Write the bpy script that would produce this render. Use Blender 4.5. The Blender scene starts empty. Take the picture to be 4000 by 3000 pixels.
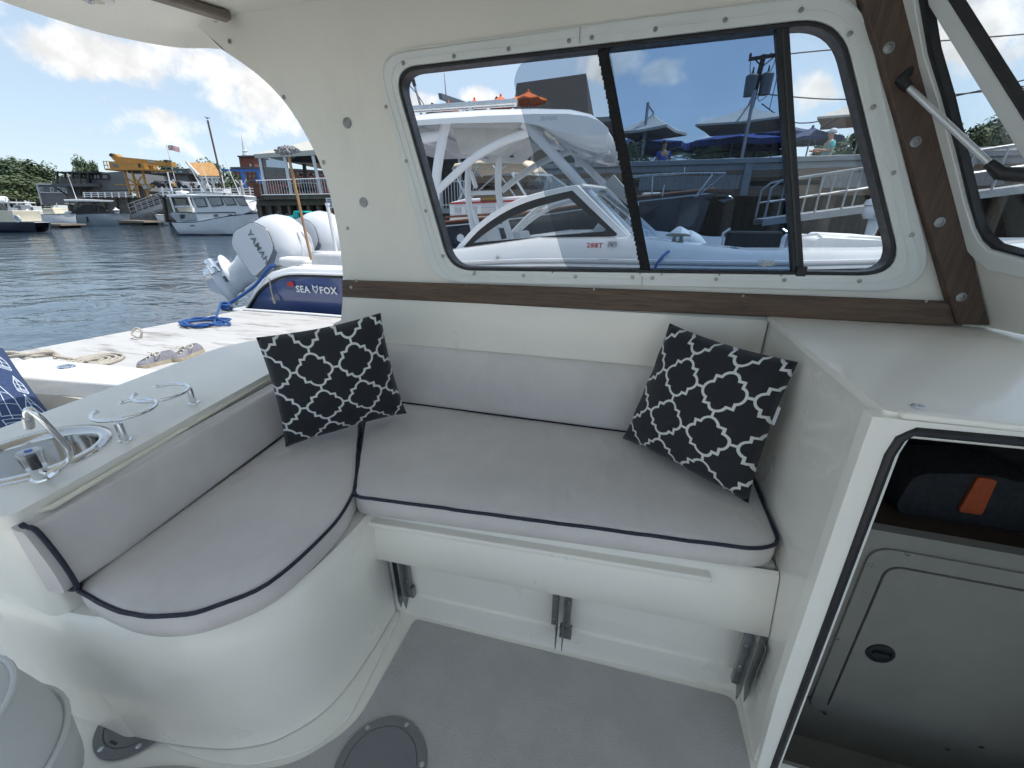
import bpy, bmesh, math, random
from mathutils import Vector, Matrix, noise
from mathutils.geometry import tessellate_polygon
random.seed(7)
R = math.radians
sc = bpy.context.scene
COL = sc.collection
# ------------------------------------------------------------------ camera
F, TH, PS, CZ = 1600.0, R(22.6), R(16.0), 1.30
cam = bpy.data.cameras.new('camera'); camo = bpy.data.objects.new('camera', cam); COL.objects.link(camo)
camo.location = (0, 0, CZ); camo.rotation_euler = (math.pi/2 - TH, 0, PS)
cam.sensor_width = 36.0; cam.lens = 36.0*F/4000.0; cam.clip_start = 0.02; cam.clip_end = 6000
sc.camera = camo
# ------------------------------------------------------------------ sky, sun, exposure
SUN_EL, SUN_AZ = R(63), R(76)                       # azimuth from +Y towards +X
W = bpy.data.worlds.new('World'); sc.world = W; W.use_nodes = True
SKY_STRENGTH, SUN_STRENGTH, EXPOSURE = 0.11, 2.2, 1.2
sun = bpy.data.lights.new('sun', 'SUN'); sun.energy = SUN_STRENGTH; sun.angle = R(0.5); sun.color = (1.0, .95, .87)
suno = bpy.data.objects.new('sun', sun); COL.objects.link(suno)
SD = Vector((math.sin(SUN_AZ)*math.cos(SUN_EL), math.cos(SUN_AZ)*math.cos(SUN_EL), math.sin(SUN_EL)))
suno.rotation_euler = SD.to_track_quat('Z', 'Y').to_euler(); suno.location = (0, 0, 30)
sc.view_settings.view_transform = 'Standard'; sc.view_settings.look = 'None'
sc.view_settings.exposure = EXPOSURE; sc.view_settings.gamma = 1; sc.view_settings.use_curve_mapping = False
sc.render.engine = 'CYCLES'
sc.cycles.use_adaptive_sampling = True; sc.cycles.adaptive_threshold = .03
sc.cycles.max_bounces = 8; sc.cycles.diffuse_bounces = 4; sc.cycles.transparent_max_bounces = 24
sc.cycles.sample_clamp_indirect = 6; sc.cycles.caustics_reflective = False; sc.cycles.caustics_refractive = False

class NT:
    """small helper to write node maths"""
    def __init__(s, nt): s.nt = nt
    def n(s, t, **kw):
        o = s.nt.nodes.new(t)
        for k, v in kw.items(): setattr(o, k, v)
        return o
    def put(s, sock, v):
        if isinstance(v, bpy.types.NodeSocket): s.nt.links.new(v, sock)
        else: sock.default_value = v
    def m(s, op, a, b=0.0, c=0.0, clamp=False):
        o = s.n('ShaderNodeMath', operation=op); o.use_clamp = clamp
        for i, v in enumerate((a, b, c)): s.put(o.inputs[i], v)
        return o.outputs[0]
    def vm(s, op, a, b=(0, 0, 0)):
        o = s.n('ShaderNodeVectorMath', operation=op); s.put(o.inputs[0], a); s.put(o.inputs[1], b)
        return o.outputs['Value'] if op in ('DOT_PRODUCT', 'LENGTH', 'DISTANCE') else o.outputs[0]
    def noise(s, vec, scale, detail=2.0, rough=.5, dist=0.0):
        o = s.n('ShaderNodeTexNoise'); s.put(o.inputs['Vector'], vec); s.put(o.inputs['Scale'], scale)
        o.inputs['Detail'].default_value = detail; o.inputs['Roughness'].default_value = rough; o.inputs['Distortion'].default_value = dist
        return o.outputs['Fac']
    def mix(s, f, a, b, typ='MIX'):
        o = s.n('ShaderNodeMix', data_type='RGBA', blend_type=typ); s.put(o.inputs[0], f); s.put(o.inputs[6], a); s.put(o.inputs[7], b)
        return o.outputs[2]
    def ramp(s, f, a, b, x0=0.0, x1=1.0):
        o = s.n('ShaderNodeMapRange', interpolation_type='SMOOTHSTEP'); s.put(o.inputs[0], f)
        for i, v in enumerate((x0, x1, a, b)): o.inputs[i+1].default_value = v
        return o.outputs[0]

# pixel of the photograph (4000 x 3000) -> a direction, used to measure real positions on real planes
FW = Vector((-math.sin(PS)*math.cos(TH), math.cos(PS)*math.cos(TH), -math.sin(TH)))
RT = Vector((math.cos(PS), math.sin(PS), 0)); UP = RT.cross(FW); FH = Vector((-math.sin(PS), math.cos(PS), 0))
CAM = Vector((0, 0, CZ)); ZV = Vector((0, 0, 1))
def ray(px, py): return FW + RT*((px-2000)/F) + UP*((1500-py)/F)
def az(px, py, z): r = ray(px, py); return CAM + r*((z-CZ)/r.z)
def ay(px, py, y): r = ray(px, py); return CAM + r*(y/r.y)
def ax(px, py, x): r = ray(px, py); return CAM + r*(x/r.x)
def ap(px, py, p0, n): r = ray(px, py); return CAM + r*((p0-CAM).dot(n)/r.dot(n))
def ad(px, py, d): r = ray(px, py); return CAM + r*(d/r.dot(FH))          # upright plane facing the camera, d metres off
def rz(px, py, d): p = ad(px, py, d); return (p.dot(RT), p.z)

nt = W.node_tree; nt.nodes.clear(); w = NT(nt)
tc = w.n('ShaderNodeTexCoord').outputs['Generated']
sky = w.n('ShaderNodeTexSky', sky_type='NISHITA'); sky.sun_disc = False; sky.sun_elevation = SUN_EL; sky.sun_rotation = SUN_AZ
sky.air_density = 1.0; sky.dust_density = .7; sky.ozone_density = 1.2; sky.altitude = 10
dirn = w.vm('NORMALIZE', tc)
sep = w.n('ShaderNodeSeparateXYZ'); w.put(sep.inputs[0], dirn)
# cloud plane coordinates (a flat layer seen in perspective)
zc = w.m('MAXIMUM', sep.outputs[2], .02)
comb = w.n('ShaderNodeCombineXYZ'); w.put(comb.inputs[0], w.m('DIVIDE', sep.outputs[0], w.m('ADD', zc, .18))); w.put(comb.inputs[1], w.m('DIVIDE', sep.outputs[1], w.m('ADD', zc, .18)))
big = w.noise(comb.outputs[0], .9, 2, .5)
field = w.m('MULTIPLY', w.ramp(big, 0, 1, .48, .78), .85)                 # scattered fair-weather cloud all round
def cloud(px, py, rx, ry, amp=1.0):
    global field
    c = ray(px, py).normalized(); t = Vector((c.y, -c.x, 0)).normalized(); u = t.cross(c)
    d = w.vm('SUBTRACT', dirn, tuple(c))
    a = w.m('DIVIDE', w.vm('DOT_PRODUCT', d, tuple(t)), rx); b = w.m('DIVIDE', w.vm('DOT_PRODUCT', d, tuple(u)), ry)
    g = w.m('SUBTRACT', 1.0, w.m('ADD', w.m('MULTIPLY', a, a), w.m('MULTIPLY', b, b)))
    field = w.m('MAXIMUM', field, w.m('MULTIPLY', g, amp))
for c in [(420, 230, .17, .050, 1.0), (800, 260, .14, .075, .95), (1060, 360, .12, .11, .95), (300, 80, .25, .05, .55),
          (390, 400, .04, .03, .6), (760, 395, .03, .02, .5), (940, 520, .04, .014, .5),
          (1880, 375, .07, .028, 1.0), (1640, 400, .07, .03, .55), (2380, 240, .085, .050, 1.0), (2615, 290, .075, .032, 1.0),
          (2150, 250, .08, .03, .4), (3180, 360, .06, .04, .7), (2760, 470, .06, .02, .5), (3850, 90, .16, .10, .8)]: cloud(*c)
puff = w.noise(dirn, 11.0, 5, .62, .25)
fine = w.noise(dirn, 30.0, 4, .6)
dens = w.m('ADD', w.m('ADD', field, w.m('MULTIPLY', w.m('SUBTRACT', puff, .5), 2.3)), w.m('MULTIPLY', w.m('SUBTRACT', fine, .5), .5))
mask = w.ramp(dens, 0, 1, .36, .92)
mask = w.m('MULTIPLY', mask, w.ramp(sep.outputs[2], 0, 1, .0, .09))
shade = w.ramp(w.noise(w.vm('ADD', dirn, (0, 0, .02)), 16, 4, .55), .72, 1.05, .3, .7)
cl = w.n('ShaderNodeRGB'); cl.outputs[0].default_value = (4.7, 4.65, 4.6, 1)
cmul = w.vm('MULTIPLY', cl.outputs[0], (1, 1, 1)); sm = w.n('ShaderNodeVectorMath', operation='SCALE'); w.put(sm.inputs[0], cmul); w.put(sm.inputs['Scale'], shade)
veil = w.mix(.70, sky.outputs[0], (2.25, 2.72, 3.15, 1))              # thin even summer haze over the blue
skyc = w.mix(w.m('MULTIPLY', mask, .93), veil, sm.outputs[0])
bg = w.n('ShaderNodeBackground'); w.put(bg.inputs[0], skyc); bg.inputs[1].default_value = SKY_STRENGTH
W.cycles.sampling_method = 'MANUAL'; W.cycles.sample_map_resolution = 512
wo = w.n('ShaderNodeOutputWorld'); w.nt.links.new(bg.outputs[0], wo.inputs[0])

# ------------------------------------------------------------------ materials
MATS = {}
def pm(name, col, rough=.5, metal=0.0, var=.05, scale=6.0, bump=0.0, bscale=150.0, coat=0.0, spec=.5, stretch=None, dirt=None, dirt_amt=.5, dscale=3.0, alpha=None, wrinkle=0.0):
    """procedural principled material: noise-varied colour, fine relief, optional dirt"""
    m = bpy.data.materials.new(name); m.use_nodes = True; t = NT(m.node_tree); t.nt.nodes.clear()
    p = t.n('ShaderNodeBsdfPrincipled'); o = t.n('ShaderNodeOutputMaterial'); t.nt.links.new(p.outputs[0], o.inputs[0])
    co = t.n('ShaderNodeTexCoord').outputs['Object']
    if stretch: co = t.vm('MULTIPLY', co, stretch)
    n1 = t.noise(co, scale, 4, .6)
    a = tuple(c*(1-var) for c in col)+(1,); b = tuple(min(1, c*(1+var)) for c in col)+(1,)
    c = t.mix(t.ramp(n1, 0, 1, .3, .7), a, b)
    if dirt:
        f = t.m('MULTIPLY', t.ramp(t.noise(co, dscale, 6, .7, .4), 0, 1, .5, .72), dirt_amt)
        c = t.mix(f, c, tuple(dirt)+(1,))
    t.put(p.inputs['Base Color'], c); p.inputs['Metallic'].default_value = metal
    t.put(p.inputs['Roughness'], t.ramp(t.noise(co, scale*2.3, 3), max(.02, rough*.85), min(1, rough*1.15), .3, .7))
    p.inputs['Coat Weight'].default_value = coat; p.inputs['Coat Roughness'].default_value = .05
    p.inputs['Specular IOR Level'].default_value = spec
    if bump:
        bn = t.n('ShaderNodeBump'); bn.inputs['Strength'].default_value = bump; bn.inputs['Distance'].default_value = .004
        t.put(bn.inputs['Height'], t.noise(co, bscale, 3, .6)); t.put(p.inputs['Normal'], bn.outputs[0])
    if wrinkle:
        b2 = t.n('ShaderNodeBump'); b2.inputs['Strength'].default_value = wrinkle; b2.inputs['Distance'].default_value = .02
        t.put(b2.inputs['Height'], t.noise(t.vm('MULTIPLY', co, (1.6, .7, 1)), 5.5, 2, .5, .8)); t.put(b2.inputs['Normal'], bn.outputs[0]); t.put(p.inputs['Normal'], b2.outputs[0])
    if alpha is not None: p.inputs['Alpha'].default_value = alpha
    MATS[name] = m; return m
def glass(name, tint, rough=.0, refl=1.0):
    m = bpy.data.materials.new(name); m.use_nodes = True; t = NT(m.node_tree); t.nt.nodes.clear()
    tr = t.n('ShaderNodeBsdfTransparent'); gl = t.n('ShaderNodeBsdfGlossy'); gl.inputs['Roughness'].default_value = .02+rough
    co = t.n('ShaderNodeTexCoord').outputs['Object']
    t.put(tr.inputs[0], t.mix(t.ramp(t.noise(co, 5, 3), 0, 1, .3, .8), tuple(tint)+(1,), tuple(c*.96 for c in tint)+(1,)))
    fr = t.n('ShaderNodeFresnel'); t.put(fr.inputs[0], t.m('ADD', 1.45, t.m('MULTIPLY', t.n('ShaderNodeNewGeometry').outputs['Backfacing'], 1/1.45-1.45)))
    mx = t.n('ShaderNodeMixShader'); t.put(mx.inputs[0], t.m('MULTIPLY', fr.outputs[0], refl)); t.nt.links.new(tr.outputs[0], mx.inputs[1]); t.nt.links.new(gl.outputs[0], mx.inputs[2])
    o = t.n('ShaderNodeOutputMaterial'); t.nt.links.new(mx.outputs[0], o.inputs[0]); MATS[name] = m; return m
def wood(name, c1, c2, axis=0, scale=1.0, rough=.5):
    m = bpy.data.materials.new(name); m.use_nodes = True; t = NT(m.node_tree); t.nt.nodes.clear()
    p = t.n('ShaderNodeBsdfPrincipled'); o = t.n('ShaderNodeOutputMaterial'); t.nt.links.new(p.outputs[0], o.inputs[0])
    co = t.n('ShaderNodeTexCoord').outputs['Object']; s = [26*scale]*3; s[axis] = 1.6*scale
    v = t.vm('MULTIPLY', co, tuple(s)); g = t.noise(v, 2.2, 6, .65, 1.2); g2 = t.noise(v, 9, 3, .6)
    c = t.mix(t.ramp(g, 0, 1, .25, .75), tuple(c1)+(1,), tuple(c2)+(1,))
    c = t.mix(t.ramp(g2, 0, .45, .5, .7), c, tuple(x*.45 for x in c1)+(1,))
    t.put(p.inputs['Base Color'], c); p.inputs['Roughness'].default_value = rough
    bn = t.n('ShaderNodeBump'); bn.inputs['Strength'].default_value = .25; bn.inputs['Distance'].default_value = .002; t.put(bn.inputs['Height'], g2); t.put(p.inputs['Normal'], bn.outputs[0])
    MATS[name] = m; return m

gel = pm('gelcoat', (.83, .80, .72), .32, var=.025, scale=2.5, coat=.35, bump=.02, bscale=18)
gelwall = pm('gelcoat_wall', (.80, .775, .70), .45, var=.03, scale=3, coat=.12, bump=.22, bscale=26, stretch=(1, 1, .45), dirt=(.55, .53, .46), dirt_amt=.18)
geldash = pm('gelcoat_dash', (.84, .81, .735), .34, var=.02, scale=2, coat=.25, bump=.02, bscale=20)
gelgloss = pm('gelcoat_gloss', (.83, .80, .725), .3, var=.02, scale=2, coat=.6, bump=.015, bscale=15)
gelbright = pm('gelcoat_bright', (.70, .71, .71), .25, var=.02, scale=2, coat=.5, bump=.02, bscale=25)
frame_w = pm('window_frame_white', (.74, .76, .74), .38, var=.03, scale=5, bump=.05, bscale=80)
nonskid = pm('nonskid_grey', (.44, .43, .41), .72, var=.05, scale=9, bump=.8, bscale=420, dirt=(.38, .37, .35), dirt_amt=.3)
vinyl = pm('cushion_grey', (.61, .58, .56), .62, var=.05, scale=5, bump=.28, bscale=520, dirt=(.51, .485, .465), dirt_amt=.30, dscale=2.2, wrinkle=.45)
vinyl2 = pm('cushion_light', (.62, .63, .63), .55, var=.03, scale=5, bump=.2, bscale=300)
navy = pm('navy_piping', (.012, .016, .035), .6, var=.1, scale=40, bump=.3, bscale=600)
rubber = pm('black_rubber', (.012, .012, .014), .45, var=.15, scale=20, bump=.1)
brushseal = pm('black_brush_seal', (.010, .010, .012), .85, var=.2, scale=60, bump=.6, bscale=500)
chrome = pm('chrome', (.80, .81, .83), .07, 1.0, var=.03, scale=10)
steel = pm('stainless', (.55, .56, .57), .28, 1.0, var=.08, scale=12)
zinc = pm('hinge_metal', (.30, .31, .31), .45, .9, var=.12, scale=30)
screwm = pm('screw_metal', (.32, .31, .29), .35, 1.0, var=.2, scale=80)
alu2 = pm('weathered_aluminium', (.33, .34, .35), .5, .5, var=.1, scale=6)
alu = pm('aluminium', (.62, .64, .66), .38, .85, var=.06, scale=6)
teak = wood('teak_trim', (.075, .047, .032), (.15, .095, .062), 0, 1.0, .6)
teakz = wood('teak_post', (.06, .038, .028), (.115, .072, .05), 2, 1.0, .6)
teaky = wood('teak_strip', (.15, .12, .10), (.22, .18, .15), 1, 1.0, .5)
glass_clear = glass('glass_clear', (.95, .97, .98))
glass_acr = glass('acrylic_pane', (.72, .76, .80), refl=.5)
glass_tint = glass('glass_tinted', (.53, .63, .74), refl=.35)
glass_dark = glass('glass_dark', (.30, .34, .38), refl=1.4)
black_m = pm('black_fabric', (.010, .011, .014), .8, var=.2, scale=30, bump=.3)
dark_berth = pm('berth_cushion', (.018, .017, .017), .75, var=.3, scale=10, bump=.3)
cuddy_m = pm('cuddy_shaded_grey', (.22, .21, .18), .5, var=.05, scale=6, bump=.25, bscale=260)  # grey panels, with the shade inside the cuddy worked into the base colour
orange_m = pm('orange_fabric', (.30, .055, .012), .7, var=.1, scale=30, bump=.4)
# ------------------------------------------------------------------ geometry helpers
WM = {}                                            # world matrix of each empty / part
def tag(o, label=None, cat=None, group=None, kind=None):
    for k, v in (('label', label), ('category', cat), ('group', group), ('kind', kind)):
        if v: o[k] = v
    return o
def thing(name, label, cat, loc=(0, 0, 0), rot=0.0, group=None):
    o = bpy.data.objects.new(name, None); COL.objects.link(o); o.empty_display_size = .1
    o.location = loc; o.rotation_euler = (0, 0, rot)
    WM[o.name] = Matrix.Translation(Vector(loc)) @ Matrix.Rotation(rot, 4, 'Z')
    return tag(o, label, cat, group)
def copy_tree(o, parent=None):
    c = o.copy(); COL.objects.link(c); c.parent = parent; WM[c.name] = WM.get(o.name, Matrix())
    for ch in list(o.children): copy_tree(ch, c)
    return c
IDT = lambda x, y, z: Vector((x, y, z))
BGT = lambda r, d, z: RT*r + FH*d + ZV*z            # right / away / up seen from the camera's heading
def fill(loops):
    bm = bmesh.new(); es = []
    for l in loops:
        vs = [bm.verts.new((p[0], p[1], 0)) for p in l]; es += [bm.edges.new((vs[i], vs[(i+1) % len(vs)])) for i in range(len(vs))]
    bm.verts.index_update(); bmesh.ops.triangle_fill(bm, use_beauty=True, use_dissolve=False, edges=es, normal=(0, 0, 1))
    out = [tuple(v.index for v in f.verts) for f in bm.faces]; bm.free(); return out
class MB:
    def __init__(s, T=IDT): s.v, s.f, s.T = [], [], T
    def add(s, vs, fs, raw=False):
        b = len(s.v); s.v += [Vector(p) if raw else s.T(*p) for p in vs]; s.f += [tuple(i+b for i in q) for q in fs]; return s
    def box(s, x0, x1, y0, y1, z0, z1):
        return s.add([(x, y, z) for x in (x0, x1) for y in (y0, y1) for z in (z0, z1)],
                     [(0, 1, 3, 2), (4, 6, 7, 5), (0, 4, 5, 1), (2, 3, 7, 6), (0, 2, 6, 4), (1, 5, 7, 3)])
    def bar(s, a, b, wx, wy=None, up=(0, 0, 1)):      # rectangular bar between two points
        wy = wy or wx; a, b = Vector(a), Vector(b); d = (b-a).normalized(); u = Vector(up)
        if abs(d.dot(u)) > .98: u = Vector((1, 0, 0))
        e = d.cross(u).normalized(); g = e.cross(d)
        vs = [p+e*(i*wx/2)+g*(j*wy/2) for p in (a, b) for i, j in ((-1, -1), (1, -1), (1, 1), (-1, 1))]
        return s.add(vs, [(0, 1, 2, 3), (7, 6, 5, 4), (0, 4, 5, 1), (1, 5, 6, 2), (2, 6, 7, 3), (3, 7, 4, 0)])
    def tube(s, pts, r, n=8, closed=False):
        P = [s.T(*p) for p in pts]; N = len(P); rr = r if isinstance(r, (list, tuple)) else [r]*N
        vs, fs = [], []; u = None
        for i in range(N):
            if closed: d = (P[(i+1) % N]-P[i-1])
            else: d = P[min(i+1, N-1)]-P[max(i-1, 0)]
            d = d.normalized() if d.length > 1e-9 else Vector((0, 0, 1))
            if u is None: u = d.orthogonal().normalized()
            u = (u-d*u.dot(d)); u = u.normalized() if u.length > 1e-6 else d.orthogonal().normalized()
            q = d.cross(u)
            vs += [P[i]+(u*math.cos(2*math.pi*k/n)+q*math.sin(2*math.pi*k/n))*rr[i] for k in range(n)]
        for i in range(N if closed else N-1):
            for k in range(n): a, b = i*n, ((i+1) % N)*n; fs.append((a+k, a+(k+1) % n, b+(k+1) % n, b+k))
        if not closed: fs += [tuple(range(n))[::-1], tuple(range((N-1)*n, N*n))]
        return s.add(vs, fs, True)
    def lathe(s, prof, c, n=24, axis=(0, 0, 1), cap=True):
        A = Vector(axis).normalized(); U = A.orthogonal().normalized(); V = A.cross(U); C = Vector(c); vs, fs = [], []
        for r, h in prof: vs += [C+A*h+(U*math.cos(2*math.pi*k/n)+V*math.sin(2*math.pi*k/n))*r for k in range(n)]
        for i in range(len(prof)-1):
            for k in range(n): fs.append((i*n+k, i*n+(k+1) % n, (i+1)*n+(k+1) % n, (i+1)*n+k))
        if cap: fs += [tuple(range(n))[::-1], tuple(range((len(prof)-1)*n, len(prof)*n))]
        return s.add(vs, fs)
    def grid(s, rows, closed=False):
        n = len(rows[0]); fs = []
        for i in range(len(rows)-1):
            for k in range(n if closed else n-1): fs.append((i*n+k, i*n+(k+1) % n, (i+1)*n+(k+1) % n, (i+1)*n+k))
        return s.add([p for r in rows for p in r], fs)
    def face(s, pts): return s.add(pts, [tuple(range(len(pts)))])
    def plate(s, outer, holes, to3, t0, t1):
        """flat plate: 2-D outline with holes, to3(a, b, t) -> local point, thickness t0..t1"""
        loops = [outer]+list(holes); flat = [p for l in loops for p in l]; N = len(flat)
        tri = fill(loops)
        vs = [to3(a, b, t0) for a, b in flat]+[to3(a, b, t1) for a, b in flat]
        fs = [tuple(t) for t in tri]+[tuple(i+N for i in t)[::-1] for t in tri]; b = 0
        for l in loops:
            for i in range(len(l)): j = (i+1) % len(l); fs.append((b+i, b+j, b+j+N, b+i+N))
            b += len(l)
        return s.add(vs, fs)
    def xz(s, outer, y0, y1, holes=()): return s.plate(outer, holes, lambda a, b, t: (a, t, b), y0, y1)
    def xy(s, outer, z0, z1, holes=()): return s.plate(outer, holes, lambda a, b, t: (a, b, t), z0, z1)
    def yz(s, outer, x0, x1, holes=()): return s.plate(outer, holes, lambda a, b, t: (t, a, b), x0, x1)
    def build(s, name, mat, parent=None, smooth=True, bevel=0.0, label=None, ang=.7, sub=0, kind=None):
        M = WM[parent.name] if parent else Matrix(); I = M.inverted()
        me = bpy.data.meshes.new(name); me.from_pydata([tuple(I @ p) for p in s.v], [], s.f); me.update()
        bm = bmesh.new(); bm.from_mesh(me); bmesh.ops.recalc_face_normals(bm, faces=bm.faces); bm.to_mesh(me); bm.free()
        if smooth:
            me.polygons.foreach_set('use_smooth', [True]*len(me.polygons)); me.set_sharp_from_angle(angle=ang)
        me.materials.append(mat)
        o = bpy.data.objects.new(name, me); COL.objects.link(o); o.parent = parent; WM[o.name] = M
        if bevel:
            b = o.modifiers.new('bevel', 'BEVEL'); b.width = bevel; b.segments = 3; b.limit_method = 'ANGLE'; b.angle_limit = R(40); b.harden_normals = False
        if sub: d = o.modifiers.new('sub', 'SUBSURF'); d.levels = sub; d.render_levels = sub
        if label: o['label'] = label
        if kind: o['kind'] = kind
        return o
def solo(mb, name, mat, label, cat, group=None, **kw):                 # a thing that is one mesh; its origin at its own base
    c = sum(mb.v, Vector())/len(mb.v); c.z = min(v.z for v in mb.v)
    WM['_'] = Matrix.Translation(c)
    class P: name = '_'
    M = WM['_']; sv = mb.v; mb.v = [v-c for v in sv]; o = mb.build(name, mat, None, **kw); o.location = c; WM[o.name] = M; mb.v = sv
    return tag(o, label, cat, group)
def rnd(pts, rad, n=6):
    """round the corners of a 2-D polygon"""
    out = []; N = len(pts)
    for i in range(N):
        p, a, b = Vector(pts[i]), Vector(pts[i-1]), Vector(pts[(i+1) % N]); r = rad[i] if isinstance(rad, (list, tuple)) else rad
        if r <= 0: out.append(tuple(p)); continue
        u, v = (a-p), (b-p); r = min(r, u.length*.49, v.length*.49); s, e = p+u.normalized()*r, p+v.normalized()*r
        for k in range(n+1): t = k/n; out.append(tuple(s*(1-t)**2+p*2*t*(1-t)+e*t*t))
    return out
def offset(pts, d):
    N = len(pts); out = []; A = sum(pts[i][0]*pts[(i+1) % N][1]-pts[(i+1) % N][0]*pts[i][1] for i in range(N)); sg = 1 if A > 0 else -1
    for i in range(N):
        p, a, b = Vector(pts[i]), Vector(pts[i-1]), Vector(pts[(i+1) % N]); e1 = (p-a).normalized(); e2 = (b-p).normalized()
        n1 = Vector((e1.y, -e1.x))*sg; n2 = Vector((e2.y, -e2.x))*sg; n = (n1+n2); n = n.normalized() if n.length > 1e-6 else n1
        out.append(tuple(p+n*(d/max(.62, n.dot(n1)))))
    return out
def smoothpath(pts, n=6, closed=False):
    P = [Vector(p) for p in pts]; N = len(P); out = []
    for i in range(N if closed else N-1):
        p0, p1, p2, p3 = (P[(i-1) % N], P[i], P[(i+1) % N], P[(i+2) % N]) if closed else (P[max(i-1, 0)], P[i], P[i+1], P[min(i+2, N-1)])
        for k in range(n):
            t = k/n; out.append(.5*((2*p1)+(p2-p0)*t+(2*p0-5*p1+4*p2-p3)*t*t+(3*p1-p0-3*p2+p3)*t**3))
    if not closed: out.append(P[-1])
    return [tuple(p) for p in out]
def text_mb(s, size, to3, T=IDT, spacing=1.0, bold=0.0, shear=0.0):
    """flat lettering as thin geometry; to3(a, b, t)"""
    c = bpy.data.curves.new('t', 'FONT'); c.body = s; c.size = size; c.extrude = .0; c.offset = bold; c.space_character = spacing; c.shear = shear; c.resolution_u = 2
    o = bpy.data.objects.new('t', c); COL.objects.link(o); bpy.context.view_layer.update()
    me = bpy.data.meshes.new_from_object(o.evaluated_get(bpy.context.evaluated_depsgraph_get()))
    mb = MB(T); mb.add([to3(v.co.x, v.co.y, 0) for v in me.vertices], [tuple(p.vertices) for p in me.polygons])
    wd = max([v.co.x for v in me.vertices] or [0])
    bpy.data.objects.remove(o); bpy.data.curves.remove(c); bpy.data.meshes.remove(me); return mb, wd
SCREW = None
def screw(parent, p, nrm, r=.005, mat=None, name='screw'):
    """countersunk cross-head screw: dished head with a slot"""
    n = Vector(nrm).normalized(); mb = MB(); mb.lathe([(r, 0), (r*.95, .0012), (r*.55, .0016), (r*.5, .0006), (.0003, .0004)], p, 10, n)
    return mb.build(name, mat or screwm, parent)

# ------------------------------------------------------------------ our own boat: cabin, seat bases, counter, cockpit
YW, XB, ZD, YF, ZC = 1.45, .43, 1.0, .745, 1.93          # cabin side, bulkhead, dash height, cuddy face, ceiling
boat = thing('cabin_boat', 'white cabin boat with teak trim that the picture is taken from', 'boat', (-.4, .6, -.25))
def wy(px, py): p = ay(px, py, YW); return (p.x, p.z)
win_in = [wy(1553, 283), wy(3262, 88), wy(3506, 1064), wy(1768, 1043)]
win_out = [wy(1470, 222), wy(3352, -40), wy(3660, 1143), wy(1690, 1097)]
gi = rnd(win_in, [.075, .085, .10, .075], 8); go = rnd(offset(win_in, .011), [.085, .095, .11, .085], 8)
fo = rnd(win_out, [.11, .12, .16, .11], 8)
arch = [wy(*p) for p in [(862, 192), (935, 240), (1005, 292), (1075, 358), (1140, 440), (1200, 540), (1248, 640), (1285, 750), (1310, 860), (1328, 970), (1338, 1080), (1337, 1170), (1330, 1250)]]
arch = smoothpath(arch, 3)
wall = [(-1.62, ZC+.02)]+arch+[(-1.22, .86), (-1.25, .0), (XB, 0.0), (1.6, 0), (1.6, ZD), wy(3860, 1268), wy(3692, 650), wy(3545, 0), (wy(3545, 0)[0]-.06, ZC+.02)]
m = MB(); m.xz(wall, YW, YW+.035, [offset(win_in, .02)]); m.build('cabin_side', gelwall, boat, bevel=.012)
# window: frame, ridges, gasket, panes, bars
m = MB(); m.xz(fo, YW-.010, YW-.0005, [go]); wf = m.build('window_frame', frame_w, boat, bevel=.003)
for d0, d1 in ((.030, .034), (.052, .0545)):
    o1 = rnd(offset(win_in, d1), .10, 8); o2 = rnd(offset(win_in, d0), .10, 8)
    m = MB(); m.xz(o1, YW-.0122, YW-.0098, [o2]); m.build('frame_ridge', frame_w, wf)
m = MB(); m.xz(go, YW-.006, YW+.045, [gi]); m.build('window_gasket', rubber, wf, bevel=.003)
def quad_px(a, b, c, d): return [wy(*a), wy(*b), wy(*c), wy(*d)]
def pane(name, poly, y, mat, label=None): m = MB(); m.xz(poly, y, y+.005); return m.build(name, mat, boat, smooth=False, label=label)
pane('sliding_pane', smoothpath([wy(*p) for p in [(2075, 226), (2030, 246), (2007, 300), (2010, 350), (2048, 482), (2120, 745), (2178, 950), (2200, 1022), (2222, 1056)]], 4)+quad_px((2400, 1062), (2520, 1064), (2380, 170), (2200, 190)), YW+.012, glass_acr, 'frameless sliding pane with a rounded leading edge')
pane('fixed_pane', quad_px((2345, 185), (3075, 95), (3135, 1075), (2515, 1070)), YW+.026, glass_tint, 'darker tinted middle pane')
pane('fixed_pane', rnd(quad_px((3060, 95), (3275, 70), (3520, 1080), (3100, 1072)), [0, .08, .09, 0]), YW+.034, glass_clear, 'clear forward pane')
m = MB(); m.xz(quad_px((2336, 196), (2376, 192), (2542, 1056), (2504, 1056)), YW-.002, YW+.022)
for i in range(46):                                      # frayed brush edge
    t = (i+.5)/46; p = wy(2336+168*t, 196+860*t); h = .0035*random.random(); m.box(p[0]-h-.001, p[0]+.004, YW, YW+.015, p[1]-.006, p[1]+.006)
m.build('window_bar', brushseal, boat)
m = MB(); m.xz(quad_px((3029, 112), (3083, 106), (3141, 1062), (3094, 1060)), YW-.002, YW+.022); wb = m.build('window_bar', rubber, boat, bevel=.002)
m = MB(); m.xz(quad_px((3050, 110), (3058, 108), (3120, 1060), (3112, 1060)), YW-.0045, YW-.0015); m.build('bar_groove', pm('bar_edge', (.03, .03, .033), .3), wb)
m = MB(); m.box(*[f for p in [wy(3128, 1050)] for f in (p[0]-.012, p[0]+.014)], YW-.012, YW-.001, wy(3128, 1062)[1]-.012, wy(3128, 1050)[1]+.008); m.build('latch', rubber, boat, bevel=.003)
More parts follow.
